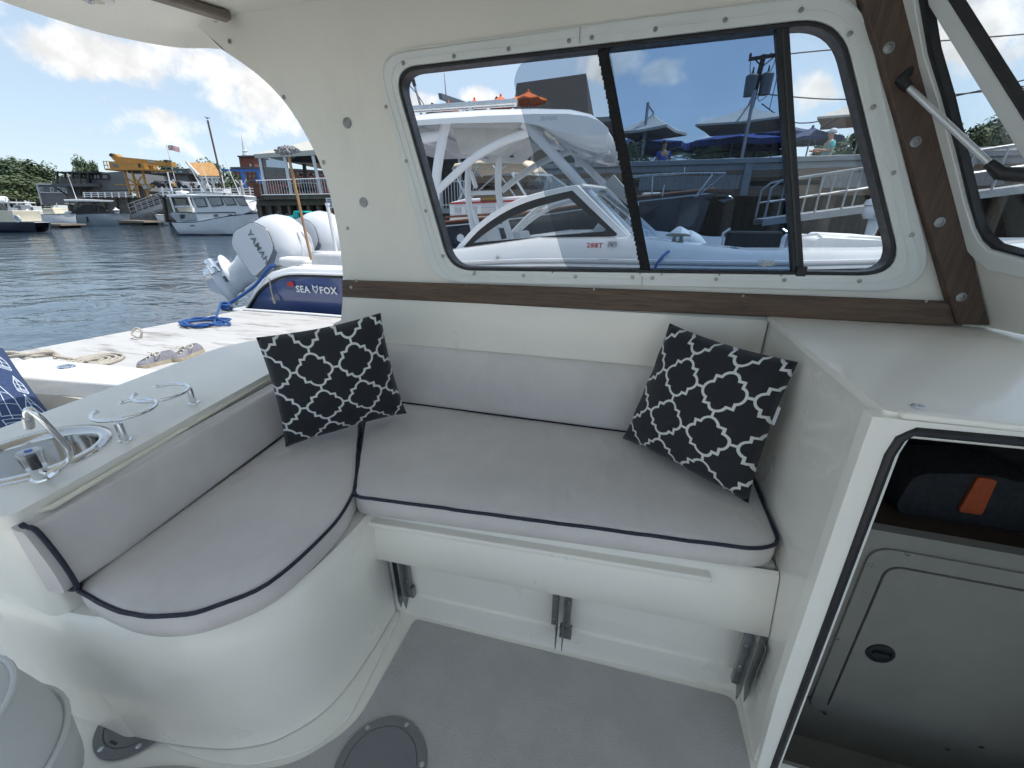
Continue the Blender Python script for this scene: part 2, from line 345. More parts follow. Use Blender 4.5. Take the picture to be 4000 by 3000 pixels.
for px, py in [(1574, 247), (1773, 220), (1986, 191), (2222, 159), (2312, 146), (2560, 114), (2833, 77), (3130, 38), (3320, 132), (3412, 418), (3490, 675), (3563, 917),
               (1508, 417), (1587, 629), (1663, 824), (1730, 1000), (1852, 1070), (2044, 1077), (2248, 1081), (2470, 1084), (2548, 1087), (2797, 1091), (3064, 1094), (3358, 1098)]:
    p = ay(px, py, YW-.012); screw(wf, p, (0, -1, 0), .0062)
for px, py in [(1855, 1059), (2158, 1064), (2500, 1068), (2585, 1071), (2810, 1073), (3052, 1076)]: screw(wf, ay(px, py, YW-.0105), (0, -1, 0), .0032)
for a, b in (((2266, 106), (2264, 168)), ((2508, 1078), (2508, 1117))):
    p, q = ay(*a, YW-.0125), ay(*b, YW-.0125); m = MB(); m.bar(p, q, .0016, .001); m.build('frame_joint', rubber, wf)
# sticker on the tinted pane
m, wd = text_mb('gab', .022, lambda a, b, t: (wy(2988, 1040)[0]+a*1.1, YW+.0245, wy(2988, 1040)[1]+b), bold=.0006); m.build('pane_sticker', pm('sticker', (.5, .52, .54), .6), boat, smooth=False)
m = MB()
for k in range(3):
    p = wy(2972, 1024+k*8); m.box(p[0]-.004+k*.002, p[0]-.004+.05-k*.004, YW+.0235, YW+.0248, p[1], p[1]+.003)
m.build('pane_sticker', MATS['sticker'], boat, smooth=False)
# fixing screws on the cabin side
for px, py, r in [(897, 162, .008), (1109, 380, .008), (1264, 634, .008), (1358, 892, .007)]: screw(boat, ay(px, py, YW-.0005), (0, -1, 0), r)
for px, py in [(1356, 480), (1420, 790)]:
    p = ay(px, py, YW-.0005); m = MB(); m.lathe([(.017, 0), (.016, .0035), (.008, .004), (.008, .002)], p, 20, (0, -1, 0)); wsh = m.build('washer', zinc, boat); screw(wsh, p+Vector((0, -.003, 0)), (0, -1, 0), .0075)
# teak trim along the side, the corner post, and their screws
tr = [wy(1346, 1092), wy(2475, 1129), wy(3712, 1174), wy(3745, 1268), wy(2593, 1216), wy(1348, 1157)]
m = MB(); m.xz(tr, YW-.020, YW-.001); tro = m.build('teak_trim', teak, boat, bevel=.004)
for px, py, r in [(1392, 1096, .006), (1371, 1122, .007), (1822, 1110, .004), (2320, 1130, .004), (2903, 1156, .004), (3618, 1177, .004)]: screw(tro, ay(px, py, YW-.0205), (0, -1, 0), r)
# windshield plane: through the aft edge of the post, swept a little forward towards the middle
PB, PT = ay(3863, 1266, 1.43), ay(3539, 0, 1.43); wn = (PT-PB).cross(Vector((.22, -1, 0))).normalized()
post = [ay(*p, 1.425) for p in [(3345, -60), (3363, 0), (3441, 259), (3606, 823), (3704, 1168), (3737, 1266), (3863, 1270), (3833, 1160), (3794, 980), (3692, 650), (3586, 259), (3545, 0), (3530, -60)]]
m = MB(); m.xz([(p.x, p.z) for p in post], 1.420, YW-.0005); po = m.build('corner_post', teakz, boat, bevel=.004)
for px, py in [(3470, 188), (3575, 555), (3668, 868), (3753, 1160)]:
    p = ay(px, py, 1.4195); m = MB(); m.lathe([(.0125, 0), (.012, .003), (.008, .0035), (.008, .001)], p, 18, (0, -1, 0)); wsh = m.build('washer', zinc, po); screw(wsh, p+Vector((0, -.001, 0)), (0, -1, 0), .008)
we1 = (PT-PB).normalized(); we2 = wn.cross(we1)
def wp(px, py, off=0.0): p = ap(px, py, PB, wn)-PB; return (p.dot(we1), p.dot(we2))
def wto3(a, b, t): return tuple(PB+we1*a+we2*b+wn*t)
if wn.y > 0 or (CAM-PB).dot(wn) < 0: wn = -wn
cam_side = 1 if (CAM-PB).dot(wn) > 0 else -1
def wplate(px_outer, t0, t1, name, mat, par=boat, hole=None, bevel=0):
    m = MB(); m.plate([wp(*p) for p in px_outer], [[wp(*p) for p in hole]] if hole else [], wto3, t0*cam_side, t1*cam_side); return m.build(name, mat, par, bevel=bevel)
fo_l = [(3520, -120), (3545, 0), (3586, 259), (3692, 650), (3760, 880), (3794, 970), (3830, 1010), (3890, 1050), (4080, 1090)]
fi_l = [(3570, -120), (3594, 0), (3629, 204), (3684, 376), (3739, 588), (3786, 784), (3817, 886), (3845, 940), (3880, 972), (4000, 1003), (4080, 1015)]
ga_l = [(3594, -120), (3618, 0), (3652, 200), (3708, 390), (3766, 630), (3815, 830), (3834, 890), (3856, 925), (3900, 962), (4000, 990), (4080, 1002)]
ws = wplate(fo_l+fi_l[::-1], 0, .012, 'windshield_frame', frame_w, bevel=.002)
wplate([(3572, -120), (3596, 0), (3631, 204), (3741, 588), (3788, 784), (3819, 886), (3847, 938), (3882, 970), (4000, 1001), (4080, 1013)]+ga_l[::-1], -.014, .004, 'windshield_gasket', rubber, ws)
wplate(ga_l+[(4100, 998), (4100, -120)], -.013, -.009, 'windshield_pane', glass_clear)
lower = [(3840, 1275), (3820, 1190), (3775, 985), (3850, 1022), (3895, 1058), (4080, 1096), (4100, 1100), (4100, 1330)]
wplate(lower, -.02, -.001, 'windshield_sill', gelwall)
for px, py in [(3566, 112), (3636, 392), (3697, 635), (3759, 869)]: screw(ws, ap(px, py, PB, wn)+wn*.012*cam_side, wn*cam_side, .006)
m = MB(); a, b = ap(3655, -60, PB+Vector((.02, 0, 0)), wn), ap(4060, 590, PB+Vector((.02, 0, 0)), wn); m.bar(a, b, .040, .028, wn); mul = m.build('windshield_mullion', frame_w, boat, bevel=.004)
m = MB(); a, b = ap(3700, -60, PB, wn), ap(4080, 540, PB, wn); m.bar(a, b, .006, .02, wn); m.build('mullion_gasket', rubber, mul)
# prop rod of the opening windshield
a, b = ap(3625, 280, PB, wn)+wn*.05*cam_side, ap(3940, 622, PB, wn)+wn*.03*cam_side
m = MB(); m.tube([a, b], .0068, 10); rod = m.build('window_prop_rod', alu, boat)
m = MB(); e = (b-a).normalized(); m.tube([a-e*.03-wn*.03*cam_side, a-e*.012, a+e*.014], [.011, .013, .010], 10); m.build('rod_end', rubber, rod)
m = MB(); m.tube([b-e*.012, b+e*.02, b+e*.05-wn*.03*cam_side], [.010, .014, .015], 10); m.build('rod_end', rubber, rod)
# ceiling with the aft brow and the teak strip
lip = [az(*p, 1.86) for p in [(-260, -110), (0, 2), (200, 70), (400, 130), (600, 172), (720, 188), (860, 192)]]
lipx = [(p.x, p.y) for p in lip]
m = MB(); m.xy([(-1.46, 1.635), (2.0, 1.635), (2.0, -.35), (-1.46, -.35)], ZC, ZC+.05); m.build('hardtop', gelwall, boat)  # unseen overhangs sized to shade seat and dash; starboard half omitted to admit light
rows = []
prof = [(-1.50, -.36), (-1.70, -.2), (-1.79, .1), (-1.815, .4)]+lipx[0:]+[(-1.50, 1.62)]
prof = smoothpath([(p[0], p[1]) if len(p) > 1 else p for p in [Vector((a, b)) for a, b in prof]], 4)
rows.append([(-1.455, b, ZC) for a, b in prof]); rows.append([(a*.35-1.455*.65, b, ZC-.004) for a, b in prof])
rows.append([(a*.8-1.455*.2, b, ZC-.035) for a, b in prof]); rows.append([(a+.012, b, 1.866) for a, b in prof]); rows.append([(a, b, 1.86) for a, b in prof]); rows.append([(a-.012, b, 1.868) for a, b in prof]); rows.append([(a-.015, b, 1.97) for a, b in prof]); rows.append([(-1.455, b, 1.985) for a, b in prof])
m = MB(); m.grid(rows); m.build('hardtop_brow', gelwall, boat, ang=1.0)
m = MB(); p = az(300, -20, 1.895); m.lathe([(.075, .0), (.072, -.012), (.05, -.016), (.048, -.004), (.0, -.004)], (p.x+.02, p.y, 1.905), 28, (.12, 0, 1)); dl = m.build('ceiling_light', gelwall, boat)
m = MB(); m.lathe([(.012, -.002), (.012, -.02), (.008, -.024)], (p.x+.03, p.y+.01, 1.900), 12); m.build('light_knob', steel, dl)
a, b = az(905, 72, 1.915), az(640, -10, 1.915); d = (b-a).normalized()
m = MB(); m.bar(a+Vector((0, -.01, 0)), a+d*1.75, .048, .026); ts = m.build('ceiling_strip', teaky, boat, bevel=.008)
screw(ts, az(842, 84, 1.9015), (0, 0, -1), .008, steel)
# cabin sole, nonskid panel, deck plates
m = MB(); m.xy([(-3.6, -2.3), (1.0, -2.3), (1.0, .75), (.46, .75), (.46, 1.45), (-3.6, 1.45)], -.05, 0); sole = m.build('cabin_sole', gel, boat)
ns = rnd([tuple(az(*p, 0).xy) for p in [(1622, 2420), (2868, 2728), (2932, 3000)]]+[(.36, .30), (.30, -1.2), (-1.6, -1.2), (-1.6, .10), (-.98, .335), (-.86, .352), (-.70, .412), (-.60, .53)], [.02, .03, .03, .05, .05, .05, .05, .06, .05, .05, .06], 5)
m = MB(); m.xy(ns, .0005, .004); m.build('nonskid_panel', nonskid, boat, smooth=False)
kick = [(-.675, .89), (-.665, .70), (-.68, .55), (-.72, .475), (-.79, .42), (-.87, .395), (-.98, .372), (-1.12, .368), (-1.12, .50), (-.8, .6), (-.8, .89)]
m = MB(); m.xy(rnd([(-.655, .875), (-.625, .55), (-.66, .47), (-.72, .425), (-.80, .383), (-.89, .362), (-1.0, .355), (-1.1, .36), (-1.1, .6), (-.8, .85)], .03), .001, .0095); m.build('base_kick', gel, boat, bevel=.003)
def deck_plate(cx, cy, r, label):
    m = MB(); m.lathe([(r, .004), (r*.985, .010), (r*.80, .0115), (r*.79, .009), (r*.775, .009), (r*.765, .0115), (.001, .0115)], (cx, cy, 0), 48); d = m.build('deck_plate', pm('plate_grey', (.17, .175, .18), .6, bump=.4, bscale=300) if 'plate_grey' not in MATS else MATS['plate_grey'], boat, label=label)
    for k in range(6):
        t = k*math.pi/3+.35; screw(d, (cx+math.cos(t)*r*.89, cy+math.sin(t)*r*.89, .0105), (0, 0, 1), .0065, steel)
    m = MB(); t = 2.6; m.box(cx-.012, cx+.012, cy-r*.72, cy-r*.66, .0112, .0122); m.build('finger_slot', rubber, d)
p1 = az(1485, 3010, 0); deck_plate(p1.x, p1.y, .118, 'grey round deck plate in the middle of the sole')
deck_plate(-1.185, .392, .105, 'grey round deck plate half under the curved seat base')
# main seat base: face, top ridge, recess riser with ledge
def zpt(px, py, z): return az(px, py, z)
fl, fr = az(1420, 2000, .465), az(3070, 2235, .465); bl, br = az(1487, 2205, .305), az(3009, 2514, .305)
m = MB(); T0 = [(fl.x-.05, fl.y, .478), (XB-.001, fr.y-.02, .478)]
rows = [[(-.76, .838, .478), (XB-.002, .915, .478)], [(-.76, .826, .470), (XB-.002, .903, .470)], [(-.76, .808, .31), (XB-.002, .862, .31)], [(-.76, .817, .302), (XB-.002, .871, .302)], [(-.76, .87, .305), (XB-.002, .93, .305)]]
m.grid(rows); m.build('locker_face', gel, boat, ang=1.2)
a, b = az(1471, 2014, .445), az(2765, 2221, .445); m = MB(); m.bar((a.x, .817, .452), (b.x, .878, .452), .030, .016); m.build('locker_ridge', gel, boat, bevel=.004)
m = MB(); m.grid([[(-.76, .868, .33), (XB-.002, .925, .33)], [(-.76, .880, .105), (XB-.002, .922, .105)], [(-.76, .872, .100), (XB-.002, .914, .100)], [(-.76, .876, -.002), (XB-.002, .918, -.002)]]); m.build('locker_riser', gel, boat, smooth=False)
m = MB(); m.xy([(-1.14, .86), (-.76, .86), (XB-.004, .93), (XB-.004, YW-.002), (-1.14, YW-.002)], .40, .475); m.build('seat_top', gel, boat)
def hinge(px, py, w, flip=1):
    p = az(px, py, .10); y = .885; x = ay(px, py, y).x
    m = MB(); m.box(x-.028*1, x-.010, y-.022, y-.008, .155, .305); m.box(x+.010, x+.028, y-.022, y-.008, .155, .305); m.box(x+.012*flip-.014, x+.012*flip+.014+.008*flip, y-.020, y-.004, .105, .15)
    for dx in (-.010, .010): m.yz([(y-.05, .30), (y-.01, .30), (y-.01, .10), (y-.035, .065), (y-.045, .11)], x+dx-.0012, x+dx+.0012)
    h = m.build('folding_hinge', zinc, boat)
    for dz in (.18, .26):
        for dx in (-.02, .02): screw(h, (x+dx, y-.0222, dz), (0, -1, 0), .004, steel)
hinge(1590, 2290, .05); hinge(2195, 2400, .05); hinge(2905, 2610, .05, -1)
# aft seat base: a curved lobe
lobe = smoothpath([(-.675, .87), (-.672, .715), (-.692, .557), (-.762, .455), (-.852, .403), (-.957, .374), (-1.085, .352), (-1.20, .340), (-1.35, .334)], 6)
m = MB(); ring = lambda d, z: [(x+d*.3, y-d, z) for x, y in lobe]
m.grid([[(x, y, .012) for x, y in lobe], [(x, y, .03) for x, y in lobe], [(x+.002, y-.006, .30) for x, y in lobe], [(x+.004, y-.010, .462) for x, y in lobe], [(x-.01, y+.004, .476) for x, y in lobe]]); m.build('curved_seat_base', gel, boat, ang=1.2)
m = MB(); m.xy([(x-.012, y+.004) for x, y in lobe]+[(-1.18, 1.44), (-.76, 1.44)], .40, .4745); m.build('curved_seat_top', gel, boat)
# counter with the sink, aft of the L seat
CT = .755
cn = [tuple(az(1075, 1447, CT).xy), tuple(az(100, 1992, CT).xy)]
sc_c, sc_r = (-1.365, .505), .128
counter = rnd([(cn[0][0]-.035, 1.448), (cn[0][0], 1.12), (cn[1][0]-.004, .345), (-1.16, .325), (-1.60, .33), (-1.66, .86), (-1.72, 1.30), (-1.66, 1.448)], [.0, .0, .02, .03, .06, 0, .08, .05], 6)
hole = [(sc_c[0]+sc_r*math.cos(t), sc_c[1]+sc_r*math.sin(t)) for t in [k*2*math.pi/48 for k in range(48)]]
m = MB(); m.xy(counter, CT-.035, CT, [hole]); m.build('counter_top', geldash, boat, bevel=.012)
body = offset(counter, -.012)
m = MB(); m.xy(body, .012, CT-.034); m.build('counter_body', gel, boat, bevel=.01) if 0 else None
side = [p for p in body]
m.v, m.f = [], []; m.grid([[(x, y, .0) for x, y in side], [(x, y, CT-.036) for x, y in side]], True); m.build('counter_body', gel, boat, ang=.9)
m = MB(); m.tube([(cn[0][0]+.001, 1.10, CT-.022), (cn[1][0]-.004, .40, CT-.022), (cn[1][0]-.02, .375, CT-.022)], .006, 8); m.build('counter_edge', pm('edge_cream', (.78, .74, .62), .5), boat)
m = MB(); prof = [(sc_r+.016, .0), (sc_r+.014, .006), (sc_r-.004, .008), (sc_r-.012, .002), (sc_r-.016, -.012), (sc_r-.022, -.11), (sc_r-.05, -.135), (.02, -.14), (.0, -.14)]
m.lathe(prof, (sc_c[0], sc_c[1], CT), 56, cap=False); snk = m.build('sink', pm('sink_steel', (.62, .61, .59), .10, 1.0, var=.04), boat, ang=1.2)
m = MB(); m.lathe([(.022, 0), (.02, .003), (.012, .001)], (sc_c[0], sc_c[1], CT-.14), 20); m.build('sink_drain', steel, snk)
fb = az(166, 1868, CT)
m = MB(); m.lathe([(.020, 0), (.019, .004), (.014, .006), (.0135, .022), (.016, .028), (.016, .030)], fb, 24); fa = m.build('faucet', chrome, boat)
KN = [(.013, .030), (.018, .036), (.020, .058), (.0215, .066), (.0205, .070), (.0, .071)]
m = MB(); n = 20; A = fb; vs = []
for r, h in KN: vs.append([(A.x+math.cos(2*math.pi*k/n)*r*(1-.06*(k % 2)), A.y+math.sin(2*math.pi*k/n)*r*(1-.06*(k % 2)), A.z+h) for k in range(n)])
m.grid(vs, True); m.build('faucet_knob', glass('acrylic_knob', (.86, .88, .90), refl=2.2), fa, label='clear acrylic tap knob')
m = MB(); m.lathe([(.009, .028), (.0085, .060)], fb, 12); m.build('knob_core', rubber, fa)
m = MB(); m.lathe([(.007, .0705), (.006, .0725)], fb, 14); m.build('cold_mark', pm('cold_blue', (.03, .09, .45), .3), fa)
s0 = fb+Vector((0, 0, .018)); e1 = az(270, 1790, CT+.035)
def cz(px, py, z): return az(px, py, z)
sp = [s0, cz(205, 1850, CT+.024), cz(240, 1825, CT+.030), cz(268, 1795, CT+.040), cz(272, 1770, CT+.056), cz(255, 1738, CT+.078), cz(215, 1692, CT+.112), cz(170, 1645, CT+.145), cz(128, 1607, CT+.170), cz(112, 1600, CT+.174), cz(104, 1610, CT+.168), cz(110, 1640, CT+.148)]
m = MB(); m.tube(smoothpath([tuple(p) for p in sp], 4), .0062, 12); m.build('spout', chrome, fa)
m = MB(); d = (sp[-1]-sp[-2]).normalized(); m.tube([sp[-1]-d*.008, sp[-1]+d*.022], .0085, 14); m.build('spout_tip', steel, fa)
m = MB(); q = cz(212, 1845, CT+.025); dd = (sp[2]-sp[1]).normalized(); m.tube([q-dd*.012, q, q+dd*.012], [.008, .0105, .008], 8); m.build('swivel_joint', chrome, fa)
# double cup ring
c1, c2 = az(490, 1722, CT), az(757, 1575, CT); ZR = CT+.052
m = MB(); h = c1; top1, top2 = Vector((c1.x-.004, c1.y, ZR)), Vector((c2.x-.004, c2.y, ZR))
cr = m.lathe([(.015, 0), (.0145, .003), (.009, .005), (.009, .052)], c1, 20).build('cup_ring', chrome, boat)
MB().lathe([(.015, 0), (.0145, .003), (.009, .005), (.009, .052)], c2, 20).build('post', chrome, cr)
mid = (top1+top2)/2; r_ = (top2-top1).length/4*1.0
for cc, a0, a1, nm in ((top1*.75+top2*.25, 0, 0, 0), (top1*.25+top2*.75, 0, 0, 1)):
    ctr = cc+Vector((-r_*.75, 0, .004)); rr = r_*1.18; pts = []
    for k in range(33):
        t = R(-152)+R(304)*k/32; pts.append((ctr.x+rr*math.cos(t), ctr.y+rr*math.sin(t)*.98, ctr.z))
    m = MB(); m.tube(pts, .0052, 10)
    for e in (pts[0], pts[-1]): m.lathe([(.001, -.007), (.005, -.005), (.0072, 0), (.005, .005), (.001, .007)], e, 12)
    m.build('ring', chrome, cr)
# bulkhead forward of the seat, dash, cuddy front and its doorway
m = MB(); m.yz([(YF, 0), (YW-.001, 0), (YW-.001, ZD), (YF, ZD)], XB, XB+.03); m.build('bulkhead', gelgloss, boat, bevel=.006)
m = MB(); a = az(3010, 1245, ZD); m.xy(rnd([(XB-.008, YW-.002), (XB-.012, YF-.004), (1.65, YF-.02), (1.65, YW-.002)], [0, .012, 0, 0]), ZD-.012, ZD+.004); m.build('dash_top', geldash, boat, bevel=.006)
m = MB(); m.bar((XB+.005, YF-.008, ZD+.004), (1.6, YF-.020, ZD+.004), .022, .012); m.build('dash_lip', geldash, boat, bevel=.005)
def fy(px, py): p = ay(px, py, YF); return (p.x, p.z)
op = [(.447, -.02), (.470, .06), (.440, .80), (.436, .955), (.452, .985), (1.15, 1.0), (1.15, -.02)]
op = [(.470, .0), (.468, .05), (.462, .25), (.452, .60), (.446, .80), (.442, .93)]+[(.447, .962), (.462, .977)]+[(1.2, .995), (1.2, .0)]
m = MB(); m.xz([(.400, .995), (.404, .80), (.418, .30), (.436, 0), (1.6, 0), (1.6, 1.0)], YF-.012, YF+.018, [[(p[0], p[1]+.001) for p in op]]); m.build('cuddy_front', geldash, boat, bevel=.005)
gk = op[:-2]+[(1.2, .995)]
path = [(a, YF-.010, b) for a, b in gk]
m = MB(); m.tube(path, .0085, 8); m.build('door_gasket', rubber, boat)
m = MB(); m.tube([(a+.014, YF+.002, b-(.012 if i > 6 else 0)) for i, (a, b) in enumerate(gk)], .006, 8); m.build('door_trim', gel, boat)
for px, py in [(3362, 1695), (3205, 2188), (3088, 2546), (2994, 2830)]: p = ax(px, py, XB-.0005); screw(boat, p, (-1, 0, 0), .0055)
p = az(3587, 1588, ZD+.0045); screw(boat, p, (0, 0, 1), .010, steel)
# inside the cuddy
def cy_(px, py): p = ay(px, py, 1.0); return (p.x, p.z)
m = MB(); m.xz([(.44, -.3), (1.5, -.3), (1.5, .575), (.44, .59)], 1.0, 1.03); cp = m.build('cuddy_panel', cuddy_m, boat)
hp = rnd([(.655, -.085), (.640, .542), (1.25, .535), (1.25, -.085)], [.03, .05, .02, .02]); hi = rnd([(.695, -.06), (.682, .497), (1.2, .495), (1.2, -.06)], [.01, .04, .02, .02])
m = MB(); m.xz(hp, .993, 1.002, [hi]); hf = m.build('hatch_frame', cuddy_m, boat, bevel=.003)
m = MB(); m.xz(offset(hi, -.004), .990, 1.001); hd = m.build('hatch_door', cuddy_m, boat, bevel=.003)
lc = cy_(3430, 2537); m = MB(); m.lathe([(.033, 0), (.032, .004), (.024, .005), (.022, .001), (.0, .001)], (lc[0], .990, lc[1]), 28, (0, -1, 0)); lt = m.build('hatch_latch', rubber, boat)
m = MB(); m.bar((lc[0]-.018, .987, lc[1]), (lc[0]+.018, .987, lc[1]), .008, .012); m.build('latch_grip', rubber, lt)
for px, py in [(3545, 2165), (3403, 2208), (3270, 2493), (3158, 2724), (3222, 2787), (3705, 2930), (3835, 2918)]: screw(hf, ay(px, py, .9925), (0, -1, 0), .0055)
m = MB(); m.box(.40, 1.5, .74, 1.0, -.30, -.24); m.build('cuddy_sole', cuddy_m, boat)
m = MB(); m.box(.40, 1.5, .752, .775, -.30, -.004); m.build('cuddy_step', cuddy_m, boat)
m = MB(); m.box(.462, 1.5, 1.03, 1.44, .50, .56); m.build('berth_board', pm('dark_wood', (.05, .03, .02), .6), boat)
m = MB(); m.box(1.5, 1.52, .76, YW, -.3, ZD-.02); m.build('cuddy_end', dark_berth, boat)
m = MB(); m.box(.462, 1.5, 1.36, 1.40, .62, ZD-.014); m.build('hull_lining', dark_berth, boat)
m = MB(); m.xz(rnd([(.60, .66), (.62, .845), (.80, .83), (1.2, .80), (1.2, .66)], .04), 1.33, 1.36); m.build('berth_back_cushion', dark_berth, boat, bevel=.01)
# hull of our boat: topsides, cockpit side, gunwale with rod holder, cockpit bench
g0, g1, g2, g3 = [az(*p, .5) for p in ((125, 1396), (640, 1444), (530, 1502), (40, 1466))]
def gl(a, b, x): t = (x-a.x)/(b.x-a.x); return a.y+(b.y-a.y)*t
xo = [-3.42, -1.30]
go_y = [gl(g0, g1, x) for x in xo]; gi_y = [gl(g3, g2, x) for x in xo]
rh = az(258, 1431, .502)
hole = [(rh.x+.030*math.cos(t), rh.y+.022*math.sin(t)) for t in [k*2*math.pi/24 for k in range(24)]]
m = MB(); m.xy([(xo[0], go_y[0]), (xo[1], go_y[1]), (xo[1], gi_y[1]), (xo[0], gi_y[0]-.02)], .40, .50, [hole]); m.build('gunwale', gelbright, boat, bevel=.012)
m = MB()
P = []
for k in range(32):
    t = k*2*math.pi/32; P.append([(rh.x+.052*math.cos(t), rh.y+.035*math.sin(t), .5005), (rh.x+.050*math.cos(t), rh.y+.033*math.sin(t), .5045), (rh.x+.032*math.cos(t), rh.y+.022*math.sin(t), .5050), (rh.x+.029*math.cos(t), rh.y+.020*math.sin(t), .500), (rh.x+.029*math.cos(t)-.01, rh.y+.02*math.sin(t)+.01, .42)])
m.grid(list(map(list, zip(*P))), True); m.build('rod_holder', chrome, boat)
m = MB(); m.box(-3.42, -1.72, gi_y[0]+.05, gi_y[0]+.07, 0, .41); m.build('cockpit_side', pm('cockpit_beige', (.50, .48, .44), .5), boat)
m = MB(); m.grid([[(x, y+o, z) for x, y in zip((-3.42, -1.3, 1.6, 3.0, 4.2), (go_y[0], go_y[1], 1.53, 1.30, .25))] for o, z in ((-.12, -.7), (-.06, -.28), (-.01, .02), (0, .46))]); m.build('hull_topside', gelbright, boat)
m = MB(); m.box(-3.44, -3.36, -2.2, go_y[0], -.6, .48); m.build('transom', gelbright, boat)
m = MB(); m.box(-3.34, -2.55, .45, 1.14, 0, .34); m.build('cockpit_bench', gelbright, boat, bevel=.02)
m = MB(); a, b = az(380, 2478, .001), az(190, 2622, .001); c = az(0, 2310, .001); m.bar(a, b, .02, .004); m.bar(a, az(0, 2380, .001), .012, .004); m.build('cockpit_seam', pm('seam_grey', (.22, .22, .21), .7), boat)
m = MB(); p = az(220, 2440, .003); m.box(p.x-.03, p.x+.03, p.y-.015, p.y+.015, .001, .006); m.build('seam_clip', steel, boat)

# starboard side: unseen wall cut down and the top stops short, letting light in
m = MB(); m.box(-3.4, 1.6, -2.3, -2.2, 0, .55); m.build('starboard_low_side', gelbright, boat)
# ------------------------------------------------------------------ cushions and pillows
def cushion(name, outline, zb, zt, label, pipes, crown=.010, inset=None, creases=()):
    inset = inset or (lambda d: offset(outline, d) if d else outline)
    m = MB(); n = len(outline); rings = [(-.012, zb), (0, zb+.012), (.002, (zb+zt)/2), (0, zt-.010), (-.005, zt-.002), (-.018, zt+.001), (-.045, zt+crown*.6), (-.08, zt+crown)]
    rows = []
    for d, z in rings:
        o = inset(d); rows.append([(x, y, z) for x, y in o])
    m.grid(rows, True)
    last = rows[-1]; m.add(last, fill([last]))
    m.add(rows[0], [tuple(range(n))])
    mm = m.build(name, vinyl, None, ang=2.6); bm = bmesh.new(); bm.from_mesh(mm.data)
    bmesh.ops.remove_doubles(bm, verts=bm.verts, dist=1e-5); bmesh.ops.recalc_face_normals(bm, faces=bm.faces)
    for L in (.09, .045, .022):                       # fine top surface, then soft creases and unevenness of real upholstery
        es = [e for e in bm.edges if e.calc_length() > L and min(v.co.z for v in e.verts) > zt-.004]
        bmesh.ops.subdivide_edges(bm, edges=es, cuts=1); bmesh.ops.triangulate(bm, faces=[f for f in bm.faces if len(f.verts) > 4])
    for v in bm.verts:
        if v.co.z > zt-.004:
            x, y = v.co.x, v.co.y; dz = .0040*noise.noise(Vector((x*4, y*4, zt*7)))+.0014*noise.noise(Vector((x*15, y*11, 3)))
            for cx, cy, sx_, sy_, am in creases: dx = x-cx-.12*(y-cy); dz += am*math.exp(-(dx/sx_)**2-((y-cy)/sy_)**2)
            v.co.z += dz
    bm.to_mesh(mm.data); bm.free(); mm.data.polygons.foreach_set('use_smooth', [True]*len(mm.data.polygons))
    c = Vector((sum(p[0] for p in outline)/n, sum(p[1] for p in outline)/n, zb))
    for v in mm.data.vertices: v.co -= c
    mm.location = c; WM[mm.name] = Matrix.Translation(c)
    tag(mm, label, 'cushion', 'grey settee cushions')
    for pp, closed in pipes:
        P2 = []
        for i in range(len(pp) if closed else len(pp)-1):
            u, v = Vector(pp[i]), Vector(pp[(i+1) % len(pp)]); k = max(1, int((v-u).length/.03))
            for j in range(k): s = u.lerp(v, j/k); P2.append(tuple(s+Vector((noise.noise(s*17)*.0022, noise.noise(s*19+Vector((5, 0, 0)))*.0022, noise.noise(s*13)*.0022))))
        q = MB(); q.tube(P2, .0048, 8, closed); q.build('piping', navy, mm)
    return mm
ZT = .553
# main seat cushion
mbase = [(-.705, .800), (.36, .895), (.418, .93), (.424, 1.40), (-1.06, 1.405)]; mrad = [.035, .05, .03, .02, .02]
mo = rnd(mbase, mrad, 6)
mo = mo[::-1] if False else mo
edge = [(x, y, ZT-.004) for x, y in mo]
cushion('seat_cushion', mo, .478, ZT, 'long pale grey seat cushion with navy piping under the window', [(edge, True)], inset=lambda d: rnd(offset(mbase, d), mrad, 6), creases=((.115, 1.06, .010, .07, .006), (.138, 1.05, .011, .07, -.006), (.160, 1.06, .009, .06, .005), (.21, 1.08, .010, .05, .004), (.228, 1.08, .010, .05, -.004), (-.25, 1.2, .05, .12, -.004), (.30, .93, .02, .03, .003)))
# aft lobe cushion
lo = smoothpath([(-.722, .835), (-.690, .735), (-.683, .62), (-.700, .490), (-.77, .402), (-.84, .365), (-.915, .352), (-1.00, .354)], 5)+[(-1.075, .362), (-1.112, .385), (-1.165, 1.0), (-1.175, 1.40), (-1.10, 1.405)]
lo = lo[::-1]
cushion('seat_cushion', lo, .478, ZT-.001, 'rounded pale grey seat cushion at the aft end of the settee', [([(x, y, ZT-.005) for x, y in lo], True)], inset=lambda d: [tuple(Vector(p)+(Vector((-.93, .75))-Vector(p)).normalized()*(-d)) for p in lo], creases=((-.9, .9, .06, .15, -.004), (-1.05, .62, .012, .10, .003), (-.80, .52, .05, .1, -.003)))
